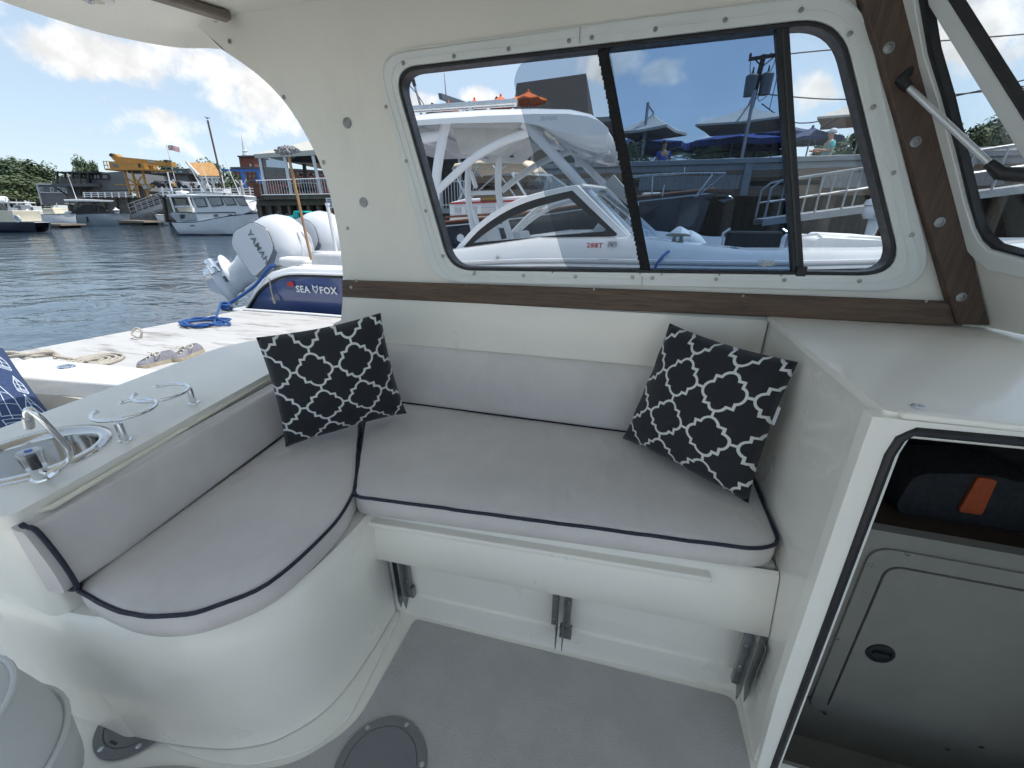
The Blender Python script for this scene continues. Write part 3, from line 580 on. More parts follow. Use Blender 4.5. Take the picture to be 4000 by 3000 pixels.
# backrests
def backrest(name, prof, path0, path1, label, pipe_ends):
    """profile (depth outwards, height) swept between two points; path gives origin, depth axis is horizontal"""
    a, b = Vector(path0), Vector(path1); d = (b-a).normalized(); nrm = Vector((d.y, -d.x, 0))
    m = MB(); N = 10; rows = []
    for i in range(N+1):
        t = i/N; e = min(t, 1-t)*((b-a).length); s = 1-.25*max(0, 1-e/.02)
        rows.append([tuple(a+(b-a)*t+nrm*(q*s)+ZV*z) for q, z in prof])
    m.grid(rows, True); m.add(rows[0], [tuple(range(len(prof)))]); m.add(rows[-1], [tuple(range(len(prof)))])
    o = m.build(name, vinyl, None, ang=1.3); c = (a+b)/2; c.z = min(z for q, z in prof)
    for v in o.data.vertices: v.co -= c
    o.location = c; WM[o.name] = Matrix.Translation(c); tag(o, label, 'cushion', 'grey settee cushions')
    for t, dz in pipe_ends:
        q = MB(); q.tube([tuple(a+(b-a)*t+nrm*(x*1.0+.001)+ZV*z) for x, z in prof if x > .004], .005, 8); q.build('piping', navy, o)
    return o
pr = smoothpath([(0, .560), (.045, .558), (.060, .575), (.056, .64), (.036, .715), (.014, .722), (.003, .730)], 5)+[(0, .730)]
A0, A1 = Vector((-1.122, .338, 0)), Vector((-1.258, 1.40, 0))
backrest('back_cushion', pr, A0, A1, 'pale grey back cushion against the counter with the sink', [(.012, 0)])
pr2 = smoothpath([(0, .556), (.030, .556), (.045, .570), (.044, .68), (.036, .77), (.018, .800), (.002, .803)], 5)+[(0, .803)]
B0, B1 = Vector((-1.14, YW-.012, 0)), Vector((.424, YW-.012, 0))
backrest('back_cushion', pr2, B0, B1, 'long pale grey back cushion below the window', [])
m = MB(); m.grid([[(-1.13, YW-.012, .56), (.424, YW-.012, .56)], [(-1.13, YW-.012, .80), (.424, YW-.012, .80)], [(-1.13, YW-.018, .83), (.424, YW-.018, .83)], [(-1.13, YW-.014, .99), (.424, YW-.014, .99)]]); m.build('side_panel', gel, boat)

def pat_mat(name, dark, light, period):
    m = bpy.data.materials.new(name); m.use_nodes = True; t = NT(m.node_tree); t.nt.nodes.clear()
    p = t.n('ShaderNodeBsdfPrincipled'); o = t.n('ShaderNodeOutputMaterial'); t.nt.links.new(p.outputs[0], o.inputs[0])
    uv0 = t.n('ShaderNodeUVMap').outputs[0]; nz = t.n('ShaderNodeTexNoise'); t.put(nz.inputs['Vector'], uv0); nz.inputs['Scale'].default_value = 3.2; nz.inputs['Detail'].default_value = 2
    sv = t.n('ShaderNodeVectorMath', operation='SCALE'); t.put(sv.inputs[0], nz.outputs['Color']); sv.inputs['Scale'].default_value = .055; uv = t.vm('ADD', uv0, sv.outputs[0]); s = t.n('ShaderNodeSeparateXYZ'); t.put(s.inputs[0], uv)
    def cell(c): return t.m('ABSOLUTE', t.m('SUBTRACT', t.m('FRACT', t.m('ADD', t.m('DIVIDE', c, period), 10.32)), .5))
    x, y = cell(s.outputs[0]), cell(s.outputs[1])
    hi, lo = t.m('MAXIMUM', x, y), t.m('MINIMUM', x, y)
    A, r, sq = .245, .175, .285
    dx = t.m('SUBTRACT', hi, A); lob = t.m('SUBTRACT', t.m('SQRT', t.m('ADD', t.m('MULTIPLY', dx, dx), t.m('MULTIPLY', lo, lo))), r)
    d = t.m('MINIMUM', lob, t.m('SUBTRACT', hi, sq))
    line = t.m('LESS_THAN', t.m('ABSOLUTE', d), .027)
    link = t.m('MULTIPLY', t.m('LESS_THAN', lo, .027), t.m('GREATER_THAN', hi, A+r))
    f = t.m('MAXIMUM', line, link)
    co = t.n('ShaderNodeTexCoord').outputs['Object']; g = t.noise(co, 380, 2, .5)
    c = t.mix(f, t.mix(g, tuple(c*.7 for c in dark)+(1,), tuple(c*1.3 for c in dark)+(1,)), t.mix(g, tuple(c*.93 for c in light)+(1,), tuple(light)+(1,)))
    t.put(p.inputs['Base Color'], c); p.inputs['Roughness'].default_value = .8; p.inputs['Sheen Weight'].default_value = .1
    b = t.n('ShaderNodeBump'); b.inputs['Strength'].default_value = .35; b.inputs['Distance'].default_value = .003; t.put(b.inputs['Height'], t.m('ADD', t.noise(co, 900, 2), t.m('MULTIPLY', t.noise(co, 22, 3), 2.0))); t.put(p.inputs['Normal'], b.outputs[0])
    return m
quat = pat_mat('quatrefoil_print', (.010, .012, .017), (.68, .69, .68), .335)
def pillow_fn(c, T, toward, k=.055, seed=0):
    TL, TR, BR, BL = [Vector(p) for p in c]; nrm = ((TR-BL).cross(TL-BR)).normalized()
    if nrm.dot(Vector(toward)) < 0: nrm = -nrm
    rs = random.Random(seed); ph = [rs.random()*6 for _ in range(4)]
    def f(u, v, side):
        a, b = 2*u-1, 2*v-1; uu = .5+.5*a*(1-k*(1-b*b)); vv = .5+.5*b*(1-k*(1-a*a))
        base = TL*(1-uu)*vv+TR*uu*vv+BR*uu*(1-vv)+BL*(1-uu)*(1-vv)
        e = max(0, (1-a*a)*(1-b*b)); t = T*e**.55
        ed = max(abs(a), abs(b)); wr = .004*math.sin(9*u+ph[0]+5*v)*math.sin(7*v+ph[1])*(1-e)+.0035*math.sin(26*(u if abs(b) > abs(a) else v)+ph[2])*max(0, ed-.72)*3.2*(1-max(0, ed-.97)/.03)
        return base+nrm*(side*t+wr)
    return f, nrm
def pillow(name, corners, T, toward, mat, label, group=None, seed=0, N=26):
    f, nrm = pillow_fn(corners, T, toward, seed=seed); c = sum([Vector(p) for p in corners], Vector())/4; c.z = min(Vector(p).z for p in corners)
    vs, fs, uvs = [], [], []
    for s in (1, -1):
        b = len(vs)
        for i in range(N+1):
            for j in range(N+1): u, v = j/N, i/N; vs.append(f(u, v, s)-c); uvs.append((u, v))
        for i in range(N):
            for j in range(N): q = (b+i*(N+1)+j, b+i*(N+1)+j+1, b+(i+1)*(N+1)+j+1, b+(i+1)*(N+1)+j); fs.append(q)
    me = bpy.data.meshes.new(name); me.from_pydata([tuple(v) for v in vs], [], fs); uvl = me.uv_layers.new(name='UVMap')
    for l in me.loops: uvl.data[l.index].uv = uvs[l.vertex_index]
    bm = bmesh.new(); bm.from_mesh(me); bmesh.ops.remove_doubles(bm, verts=bm.verts, dist=1e-5); bmesh.ops.recalc_face_normals(bm, faces=bm.faces); bm.to_mesh(me); bm.free()
    me.polygons.foreach_set('use_smooth', [True]*len(me.polygons)); me.materials.append(mat)
    o = bpy.data.objects.new(name, me); COL.objects.link(o); o.location = c; WM[o.name] = Matrix.Translation(c); tag(o, label, 'pillow', group); return o, f, nrm
def sr(px, py, s): return CAM+ray(px, py)*s
ZP = ZT+.022
pillow('throw_pillow', [sr(1000, 1318, 1.63*.8), sr(1487, 1222, 1.70*.8), az(1588, 1614, ZP), az(1116, 1748, ZP)], .088, (.3, -1, .2), quat, 'black pillow with white quatrefoil print leaning in the aft corner of the settee', 'quatrefoil pillows on the settee', 1)
rp, rf, rn = pillow('throw_pillow', [sr(2616, 1262, 1.60*.8), sr(3118, 1414, 1.255*.8), az(2922, 1968, ZP), az(2432, 1712, ZP)], .085, (-.3, -1, .2), quat, 'black pillow with white quatrefoil print leaning against the forward bulkhead', 'quatrefoil pillows on the settee', 2)
m = MB(); q = [rf(1.0, .70, 0), rf(1.0, .58, 0)]; ex = Vector((.004, -.010, 0)); m.face([q[0]-rn*.002, q[1]-rn*.002, q[1]+ex, q[0]+ex]); m.face([q[0]+rn*.001, q[1]+rn*.001, q[1]+ex+rn*.001, q[0]+ex+rn*.001]); m.build('care_label', pm('label_white', (.75, .76, .78), .7), rp, smooth=False)
# navy pillow with sailing-boat line print, on the cockpit bench
nv = pm('navy_cotton', (.022, .045, .12), .8, var=.12, scale=40, bump=.3, bscale=500)
cs = [sr(-240, 1310, 2.3), sr(12, 1362, 2.3), az(290, 1735, .45), az(-120, 1810, .45)]
np_, nf, nn = pillow('throw_pillow', cs, .07, (.4, -1, .3), nv, 'navy blue pillow printed with white sailing boats in the cockpit', seed=5)
lines = []
def boat_print(u0, v0, s):
    L = [[(0, 0), (1, 0), (.9, -.16), (.12, -.16), (0, 0)], [(.45, 0), (.45, 1.1)], [(.45, 1.1), (.95, .55), (.98, .08), (.45, .08)], [(.45, 1.0), (.10, .5), (.04, .08), (.45, .08)], [(.45, .75), (.83, .7)], [(.45, .4), (.97, .38)], [(.27, .75), (.45, .78)], [(.08, .38), (.45, .4)], [(.1, -.08), (.93, -.08)]]
    for l in L: lines.append([(u0+x*s, v0+y*s) for x, y in l])
for a in ((.44, .14, .26), (.74, .12, .2), (.40, .55, .24), (.72, .62, .17), (.78, .38, .13), (.12, .2, .22)): boat_print(*a)
m = MB()
for l in lines:
    pts = []
    for (a, b), (c, d) in zip(l[:-1], l[1:]):
        for k in range(5): pts.append((a+(c-a)*k/5, b+(d-b)*k/5))
    pts.append(l[-1]); pts = [(min(.985, max(.015, a)), min(.985, max(.015, b))) for a, b in pts]
    m.tube([tuple(nf(a, b, 1)+nn*.001) for a, b in pts], .0016, 4)
m.build('boat_print', pm('print_white', (.55, .62, .72), .8), np_, smooth=False)
# round helm seat in the near corner
hs = thing('helm_seat', 'white upholstered round seat with piping in the near left corner', 'seat', (-1.15, .09, 0))
def ell(cx, cy, rx, ry, z, n=40): return [(cx+rx*math.cos(t), cy+ry*math.sin(t), z) for t in [k*2*math.pi/n for k in range(n)]]
hx, hy = -1.14, .075
m = MB(); m.grid([ell(hx, hy, .155, .155, .18), ell(hx, hy, .185, .190, .20), ell(hx, hy, .195, .198, .28), ell(hx, hy, .190, .193, .36), ell(hx, hy, .17, .172, .465), ell(hx, hy, .160, .160, .478), ell(hx, hy, .10, .10, .487), ell(hx, hy, .01, .01, .489)], True); m.build('seat_cushion', vinyl2, hs, ang=2)
m = MB(); m.tube(ell(hx, hy, .168, .170, .470), .006, 8, True); m.build('piping', vinyl2, hs)
m = MB(); m.tube(ell(hx, hy, .197, .200, .325), .006, 8, True); m.build('piping', vinyl2, hs)
m = MB(); m.lathe([(.16, 0), (.155, .012), (.04, .02), (.036, .2)], (hx, hy, .005), 32); m.build('pedestal', alu, hs)
# orange strap bag lying in the cuddy
p = ay(3862, 1862, 1.12)
gb = thing('gear_bag', 'black gear bag with an orange strap on the dark berth inside the doorway', 'bag', (p.x, 1.2, .562))
m = MB(); m.xz(rnd([(p.x-.15, .562), (p.x-.14, p.z-.02), (p.x, p.z+.004), (p.x+.16, p.z-.02), (p.x+.17, .562)], .04), 1.125, 1.27); m.build('bag_body', black_m, gb, bevel=.02)
m = MB(); m.xz(rnd([(p.x-.024, .60), (p.x-.020, p.z-.004), (p.x+.018, p.z-.006), (p.x+.024, .60)], .008), 1.117, 1.124); m.build('strap', orange_m, gb, bevel=.002)
# ------------------------------------------------------------------ water, dock, and the blue boat alongside
WZ = -.25
def water_mat():
    m = bpy.data.materials.new('harbour_water'); m.use_nodes = True; t = NT(m.node_tree); t.nt.nodes.clear()
    p = t.n('ShaderNodeBsdfPrincipled'); o = t.n('ShaderNodeOutputMaterial'); t.nt.links.new(p.outputs[0], o.inputs[0])
    co = t.n('ShaderNodeTexCoord').outputs['Object']
    rot = t.n('ShaderNodeMapping'); t.put(rot.inputs[0], co); rot.inputs['Rotation'].default_value = (0, 0, R(-38)); rot.inputs['Scale'].default_value = (.55, 1, 1)
    v = rot.outputs[0]
    h = t.m('ADD', t.m('MULTIPLY', t.noise(v, .55, 3, .5, .6), 1.5), t.m('ADD', t.m('MULTIPLY', t.noise(v, 1.9, 3, .55, .8), .55), t.m('MULTIPLY', t.noise(v, 6.5, 2, .5, .5), .16)))
    b = t.n('ShaderNodeBump'); b.inputs['Strength'].default_value = 1.0; b.inputs['Distance'].default_value = .055; t.put(b.inputs['Height'], h); t.put(p.inputs['Normal'], b.outputs[0])
    t.put(p.inputs['Base Color'], t.mix(t.noise(co, .2, 2), (.03, .055, .085, 1), (.045, .07, .10, 1))); p.inputs['Roughness'].default_value = .06; p.inputs['IOR'].default_value = 1.33
    return m
m = MB(); m.face([(-1500, -300, WZ), (900, -300, WZ), (900, 900, WZ), (-1500, 900, WZ)]); tag(m.build('water', water_mat(), None, smooth=False), kind='structure')
dockm = pm('dock_white', (.46, .46, .46), .7, var=.05, scale=3, bump=.6, bscale=14, stretch=(.5, 2.2, 1), dirt=(.20, .185, .17), dirt_amt=.95, dscale=3.2)
dk_wood = wood('dock_wood', (.10, .085, .07), (.20, .175, .15), 0, .4, .8)
whitep = pm('white_paint', (.78, .79, .80), .45, var=.04, scale=4, dirt=(.55, .54, .5), dirt_amt=.25)
bluerope = pm('blue_rope', (.02, .085, .28), .8, var=.25, scale=120, bump=.8, bscale=300)
whiterope = pm('white_rope', (.42, .39, .34), .85, var=.25, scale=120, bump=.8, bscale=300)
dock = thing('floating_dock', 'white topped floating finger dock between the two boats', 'dock', (0, 2.9, WZ))
dl = [tuple(az(903, 1221, .15).xy), tuple(az(-120, 1404, .15).xy)]
DY0, DY1 = 1.72, 4.10
m = MB(); m.xy([(dl[0][0], DY1), (dl[1][0], DY0), (9, DY0), (9, DY1)], .09, .15); m.build('dock_top', dockm, dock, bevel=.008)
m = MB(); m.box(-4.6, 9, DY0+.15, DY1-.15, -.45, .088); m.build('float', pm('float_black', (.03, .03, .03), .7), dock)
m = MB(); m.bar((dl[0][0]+.02, DY1+.012, .135), (9, DY1+.012, .135), .03, .06); m.build('dock_edge', whitep, dock, bevel=.006)
m = MB(); m.tube([(dl[0][0]+.05, DY1-.03, .165), (-3.8, DY1-.02, .168), (-2.5, DY1-.03, .165), (0, DY1-.03, .166)], .014, 8); m.build('edge_roll', whitep, dock)
cl = az(890, 1213, .152)
def cleat(c, L, ang, par):
    d = Vector((math.cos(ang), math.sin(ang), 0)); m = MB(); z = c.z
    m.tube([tuple(c-d*L/2+ZV*.055), tuple(c-d*L*.3+ZV*.062), tuple(c+ZV*.06), tuple(c+d*L*.3+ZV*.062), tuple(c+d*L/2+ZV*.055)], [.008, .014, .017, .014, .008], 10)
    for s in (-1, 1): m.tube([tuple(c+d*s*L*.14+ZV*-.004), tuple(c+d*s*L*.14+ZV*.055)], [.020, .013], 8)
    m.bar(tuple(c-d*L*.25+ZV*.003), tuple(c+d*L*.25+ZV*.003), .06, .008)
    return m.build('cleat', pm('cleat_grey', (.22, .21, .19), .5, .6) if 'cleat_grey' not in MATS else MATS['cleat_grey'], par)
cleat(cl, .30, R(-8), dock)

# ---- blue boat with a hardtop on white legs, twin outboards
gl_w = pm('boat_white', (.70, .71, .73), .22, var=.015, scale=2, coat=.6)
gl_blue = pm('hull_blue', (.055, .085, .21), .18, var=.03, scale=1.2, coat=.8)
gl_grey = pm('boat_grey', (.42, .44, .47), .4, var=.03)
seatw = pm('boat_seat', (.70, .70, .70), .5, var=.04, scale=8, bump=.15)
YC, HB = 5.62, 1.34
xs = [-4.97, -4.80, -4.64, -4.40, -4.10, -3.6, -3.0, -2.0, -1.0, 0, 1, 2, 2.9, 3.5, 3.95]
zs = [.07, .22, .36, .49, .57, .585, .60, .70, .77, .79, .80, .83, .87, .91, .95]
hb = [1.30, 1.32, 1.33, 1.34, 1.34, 1.34, 1.34, 1.34, 1.34, 1.34, 1.30, 1.15, .85, .48, .03]
hc = [.11, .12, .13, .13, .12, .105, .10, .22, .29, .29, .19, .17, .16, .14, .12]
sb = thing('fishing_boat', 'blue and white fishing boat with hardtop and twin white outboards across the dock', 'boat', (-.5, YC, WZ))
def at_x(L, x):
    for i in range(len(xs)-1):
        if xs[i] <= x <= xs[i+1]: t = (x-xs[i])/(xs[i+1]-xs[i]); return L[i]+(L[i+1]-L[i])*t
    return L[0] if x < xs[0] else L[-1]
rows = []
for x, z, b in zip(xs, zs, hb):
    q = max(.02, b); sec = [(-q, z), (-q*.985, z*.6+.0), (-q*.95, -.12), (-q*.86, -.26), (0, -.5), (q*.86, -.26), (q*.95, -.12), (q*.985, z*.6), (q, z)]
    rows.append([(x, YC+a, c) for a, c in sec])
m = MB(); m.grid(rows); m.face(rows[0]); m.build('hull', gl_blue, sb, ang=1.0)
rows = []
for x, z, b, h in zip(xs, zs, hb, hc):
    q = max(.04, b); i = max(.01, q-.24)
    sec = [(-q-.012, z), (-q+.0, z+h*.75), (-q+.03, z+h), (-i, z+h+.01), (-i+.02, z+h*.5), (-i+.04, .12)]
    sec = sec+[(-a, c) for a, c in sec[::-1]]; rows.append([(x, YC+a, c) for a, c in sec])
m = MB(); m.grid(rows); m.build('gunwale', gl_w, sb, ang=.8)
m = MB(); m.box(-4.5, 3.4, YC-1.08, YC+1.08, .10, .125); m.build('boat_deck', gl_w, sb)
for s, nm in ((-1, 0), (1, 1)):
    pts = [(x, YC+s*(b+.016), z+.01) for x, z, b in zip(xs, zs, hb)]
    m = MB(); m.tube(smoothpath(pts, 3), .017, 8); m.build('rub_rail', rubber, sb)
    m = MB(); m.tube(smoothpath([(x, y+s*.004, z+.075) for x, y, z in pts[6:]], 3), .022, 8); m.build('rub_strip', gl_grey, sb)
    m = MB(); m.tube(smoothpath([(x, y+s*.006, z+.030) for x, y, z in pts], 3), .016, 8); m.build('rub_rail', gl_w, sb)
m = MB(); m.box(-5.45, -4.9, YC-1.15, YC+1.15, -.2, .05); m.build('swim_platform', gl_w, sb, bevel=.03)
m = MB(); m.box(-4.60, -4.40, YC-1.1, YC+1.1, .0, .55); m.build('motor_well', gl_w, sb, bevel=.03)
# name on the side
ysd = YC-HB-.006
a, b = ay(1158, 1134, ysd), ay(1300, 1134, ysd)
t1, w1 = text_mb('SEA', .115, lambda u, v, t: (a.x+u*1.06, ysd-.004, a.z+v-.02), bold=.003, spacing=1.06); t1.build('name_lettering', gl_w, sb, smooth=False)
fx = a.x+w1*1.06+.045
m = MB()
o1 = [(0, .075), (.018, .055), (.048, .055), (.066, .075), (.066, .02), (.033, -.025), (0, .02)]; i1 = [(.011, .052), (.02, .044), (.046, .044), (.055, .052), (.055, .024), (.033, -.008), (.011, .024)]
m.plate([(fx+u*1.15, a.z+v*1.1) for u, v in o1], [[(fx+u*1.15, a.z+v*1.1) for u, v in i1]], lambda p, q, t: (p, t, q), ysd-.006, ysd-.003); m.build('fox_emblem', gl_w, sb, smooth=False)
t2, w2 = text_mb('FOX', .115, lambda u, v, t: (fx+.095+u*1.06, ysd-.004, a.z+v-.02), bold=.003, spacing=1.06); t2.build('name_lettering', gl_w, sb, smooth=False)
redm = pm('red_decal', (.45, .03, .03), .4)
p = ay(1135, 1112, ysd); m = MB(); m.xz([(p.x-.06, p.z-.02), (p.x+.05, p.z-.02), (p.x+.055, p.z+.03), (p.x+.02, p.z+.045), (p.x-.03, p.z+.03)], ysd-.005, ysd-.003); m.build('dealer_decal', redm, sb, smooth=False)
t3, _ = text_mb('GRANITE STATE', .026, lambda u, v, t: (p.x-.10+u, ysd-.004, p.z-.065+v)); t3.build('dealer_decal', pm('decal_dark', (.012, .015, .03), .5), sb, smooth=False)
# windshield with its side frame
YS = YC-1.10
def sx(px, py, y=YS): q = ay(px, py, y); return (q.x, q.z)
so = smoothpath([(1772, 982), (1855, 887), (1950, 815), (2060, 765), (2190, 733), (2258, 722)], 4); so = [sx(*q) for q in so]+[sx(2300, 765), sx(2462, 928), sx(2440, 948)]
si = [sx(*q) for q in smoothpath([(1812, 965), (1880, 893), (1980, 825), (2090, 780), (2236, 744)], 4)]+[sx(2412, 914), sx(2404, 922)]
m = MB(); m.xz(so, YS-.02, YS+.03, [si]); m.build('windshield_side', gl_w, sb, bevel=.008)
sg = [sx(*q) for q in smoothpath([(1850, 948), (1900, 908), (1990, 852), (2092, 810), (2222, 774)], 4)]+[sx(2368, 896), sx(2358, 904)]
m = MB(); m.xz(offset(si, .001), YS-.012, YS+.02, [sg]); m.build('side_gasket', rubber, sb)
m = MB(); m.xz(offset(sg, .004), YS+.0, YS+.006); m.build('side_glass', glass_clear, sb, smooth=False)
m = MB(); m.xz(so, YC+1.05, YC+1.10, [si]); m.build('windshield_side', gl_w, sb, bevel=.008)
pt, pb = sx(2270, 725), sx(2475, 930)
m = MB(); m.add([(pt[0], YS, pt[1]), (pb[0]+.05, YS, pb[1]), (pb[0]+.25, YC-.5, pb[1]), (pt[0]+.2, YC-.5, pt[1]), (pt[0]+.2, YC+.5, pt[1]), (pb[0]+.25, YC+.5, pb[1]), (pb[0]+.05, YC+1.08, pb[1]), (pt[0], YC+1.08, pt[1])], [(0, 1, 2, 3), (3, 2, 5, 4), (4, 5, 6, 7)]); m.build('front_glass', glass('front_glass', (.75, .85, .92), refl=1.6), sb, smooth=False)
m = MB(); P_ = [(pt[0], YS, pt[1]), (pt[0]+.2, YC-.5, pt[1]), (pt[0]+.2, YC+.5, pt[1]), (pt[0], YC+1.08, pt[1])]; m.tube(P_, .022, 8); m.build('windshield_cap', gl_w, sb)
for yy in (-.5, .5):
    m = MB(); m.bar((pt[0]+.2, YC+yy, pt[1]), (pb[0]+.25, YC+yy, pb[1]), .05, .04); m.build('windshield_pillar', gl_w, sb)
m = MB(); cw = [(-.25, 1.10), (pb[0]+.05, pb[1]-.01), (.42, .93), (.62, .82), (.62, .5), (-.25, .5)]
m.plate([(q[0], q[1]) for q in cw], [], lambda u, v, t: (u, t, v), YS+.03, YC+1.05); m.build('fore_cowl', gl_w, sb, bevel=.04)
q = [ay(2385, 705, YC-.3), ay(2480, 815, YC-.3)]
m = MB(); m.bar(tuple(q[0]), tuple(q[1]), .13, .45, (0, 1, 0)); m.build('centre_panel', pm('panel_grey', (.32, .33, .33), .5), sb, bevel=.01)
m = MB(); m.xz([sx(*q) for q in [(2330, 868), (2400, 862), (2420, 918), (2290, 925)]], YC-.85, YC-.2); m.build('console', gl_w, sb, bevel=.03)
# model lettering and badge
yb = YC-HB-.008
p = ay(2292, 966, yb); t4, w4 = text_mb('288T', .062, lambda u, v, t: (p.x+u*1.1, yb-.012, p.z+v), bold=.0015, spacing=1.1); t4.build('model_lettering', redm, sb, smooth=False)
q = ay(2374, 960, yb); m = MB(); m.box(q.x, q.x+.085, yb-.012, yb-.008, q.z-.012, q.z+.04); bd = m.build('badge', steel, sb)
m = MB(); m.face([(q.x+.01, yb-.0125, q.z+.03), (q.x+.05, yb-.0125, q.z+.012), (q.x+.045, yb-.0125, q.z-.005), (q.x+.03, yb-.0125, q.z+.01)]); m.build('badge_mark', gl_blue, bd, smooth=False)
m = MB(); p = ay(1945, 1006, yb); m.lathe([(.018, 0), (.016, .006), (.006, .006), (.005, 0)], (p.x, yb-.012, p.z), 16, (0, -1, 0)); m.build('fuel_fitting', steel, sb)
# hardtop
tl = [(1540, 458), (1700, 441), (1900, 428), (2100, 424), (2230, 428), (2310, 447), (2360, 485), (2392, 535)]; bl_ = [(2392, 548), (2380, 574), (2330, 584), (2250, 570), (2180, 540), (2120, 500), (2040, 478), (1800, 474), (1540, 490)]
def prof_at(y, sh): return [(ay(*q, 4.72).x, y, ay(*q, 4.72).z-sh) for q in tl]+[(ay(*q, 4.72).x, y, ay(*q, 4.72).z+sh*.0) for q in bl_]
rows = []
for y, k in ((4.60, .55), (4.64, .8), (4.72, 1), (5.2, 1.04), (6.0, 1.04), (6.50, 1), (6.6, .6)):
    base = prof_at(y, 0); zc = sum(v[2] for v in base)/len(base); xc = -1.5; rows.append([(xc+(x-xc)*(.97 if k < .9 else 1), yy, zc+(z-zc)*k) for x, yy, z in base])
for r in rows:
    for i, v in enumerate(r): pass
m = MB(); m.grid(rows, True); m.face(rows[0]); m.face(rows[-1]); ht = m.build('hardtop', gl_w, sb, ang=.6)
m = MB(); m.box(-3.0, -2.45, 4.75, 6.45, 2.05, 2.22); m.build('hardtop_rear', gl_w, sb, bevel=.04)
m = MB(); z0 = ay(2040, 478, 5.2).z; m.xz([(-2.2, z0+.0), (-1.45, z0-.0), (-1.35, z0-.14), (-1.6, z0-.32), (-2.1, z0-.30)], 5.1, 6.1); ob = m.build('overhead_box', pm('liner_grey', (.62, .62, .60), .5), sb, bevel=.02)
for k in range(4):
    m = MB(); m.lathe([(.035, 0), (.033, -.008), (.02, -.010)], (-2.05+k*.16, 5.25+.2*(k % 2), z0-.302), 18); m.build('speaker', rubber if k % 2 else steel, ob)
m = MB(); q = ay(2145, 462, 4.595); m.box(q.x-.09, q.x+.09, 4.598, 4.62, q.z-.02, q.z+.02); m.build('spreader_light', steel, sb, bevel=.01)
m = MB(); q = ay(2000, 490, 5.0); m.xy(rnd([(-1.25, 5.0), (-.75, 5.0), (-.75, 5.9), (-1.25, 5.9)], .08), z0-.012, z0+.0); m.build('hatch', pm('hatch_dark', (.10, .10, .11), .3), sb)
# launcher tube on top
a, b = ay(1540, 432, 4.95), ay(2018, 400, 4.95); m = MB(); m.tube([tuple(a), tuple(b)], .036, 14); lt_ = m.build('outrigger_tube', steel, sb)
for px in (1588, 1838):
    q = ay(px, 418, 4.95); m = MB(); m.box(q.x-.02, q.x+.02, 4.93, 4.97, q.z-.09, q.z+.05); m.build('tube_bracket', alu, sb)
# white legs
def leg(pxs, y, wd, nm='hardtop_leg'):
    pts = smoothpath([tuple(ay(*q, y)) for q in pxs], 6); m = MB(); rows = []
    for i, p in enumerate(pts):
        d = (Vector(pts[min(i+1, len(pts)-1)])-Vector(pts[max(i-1, 0)])).normalized(); n = Vector((d.z, 0, -d.x)); p = Vector(p)
        rows.append([tuple(p+n*wd/2*math.cos(t)+Vector((0, 1, 0))*wd*.32*math.sin(t)) for t in [k*math.pi/5 for k in range(10)]])
    m.grid(rows, True); m.face(rows[0]); m.face(rows[-1]); return m.build(nm, gl_w, sb)
leg([(1745, 470), (1728, 540), (1706, 680), (1698, 800), (1700, 980)], 4.75, .115)
leg([(1702, 752), (1760, 697), (1850, 618), (1950, 560), (2062, 518)], 4.75, .085)
leg([(2045, 480), (2085, 520), (2250, 700), (2452, 930)], 4.75, .095)
leg([(1600, 545), (1670, 537), (1740, 528)], 4.75, .10)
leg([(1842, 520), (1832, 640), (1828, 760), (1850, 900), (1870, 985)], 5.3, .085)
leg([(1956, 545), (1948, 640), (1948, 760), (1975, 870), (2005, 960)], 5.3, .085)
leg([(1828, 755), (1948, 752)], 5.3, .05, 'leg_crossbar'); leg([(1856, 886), (1985, 882)], 5.3, .05, 'leg_crossbar')
leg([(1960, 745), (2030, 690), (2120, 632), (2230, 590)], 6.40, .085)
leg([(2210, 560), (2290, 650), (2410, 770)], 6.40, .09)
leg([(2255, 560), (2260, 610), (2262, 650)], 6.40, .11)
leg([(2000, 912), (2060, 850), (2140, 790), (2270, 745)], 6.62, .07, 'windshield_side')
for px, py in ((1850, 705), (1858, 850)):
    q = ay(px, py, 5.22); m = MB(); m.tube([(q.x-.02, 5.2, q.z+.09), (q.x+.05, 5.16, q.z-.08)], .028, 10); m.build('rod_tube', gl_w, sb)
# helm seats and bow lounge
def seat(px, py, y, w_, d_, h_, lean=.12):
    q = ay(px, py, y); m = MB(); m.yz([(y-w_/2, 0), (y+w_/2, 0), (y+w_/2, .16), (y-w_/2, .16)], q.x, q.x+d_) if 0 else None
    z = q.z-h_; m.xz(rnd([(q.x-.02, z), (q.x-lean, q.z), (q.x-lean+.11, q.z+.01), (q.x+.12, z)], .03), y-w_/2, y+w_/2); o = m.build('helm_seat', seatw, sb, bevel=.03)
    m = MB(); m.box(q.x, q.x+d_, y-w_/2, y+w_/2, z-.02, z+.11); m.build('helm_seat_base', seatw, sb, bevel=.04)
    m = MB(); m.box(q.x-lean-.004, q.x-lean+.06, y-.09, y+.09, q.z-.2, q.z-.02); m.build('seat_inset', gl_grey, sb)
seat(1925, 895, 5.0, .5, .45, .42); seat(2050, 905, 5.6, .5, .45, .40)
m = MB(); q = ay(1800, 930, 5.4); m.lathe([(.05, 0), (.05, .02)], tuple(q), 20, (0, -1, .2)); m.build('gauge', gl_w, sb)
m = MB(); a = ay(2790, 905, 5.2); m.box(.95, 2.6, YC-.98, YC+.98, .4, .74); m.build('bow_lounge', seatw, sb, bevel=.06)
q0, q1 = ay(2842, 902, 4.95), ay(3050, 960, 4.95)
m = MB(); m.box(q0.x, q1.x, 4.95, 5.03, q1.z-.05, q0.z); m.build('bow_backrest', black_m, sb, bevel=.03)
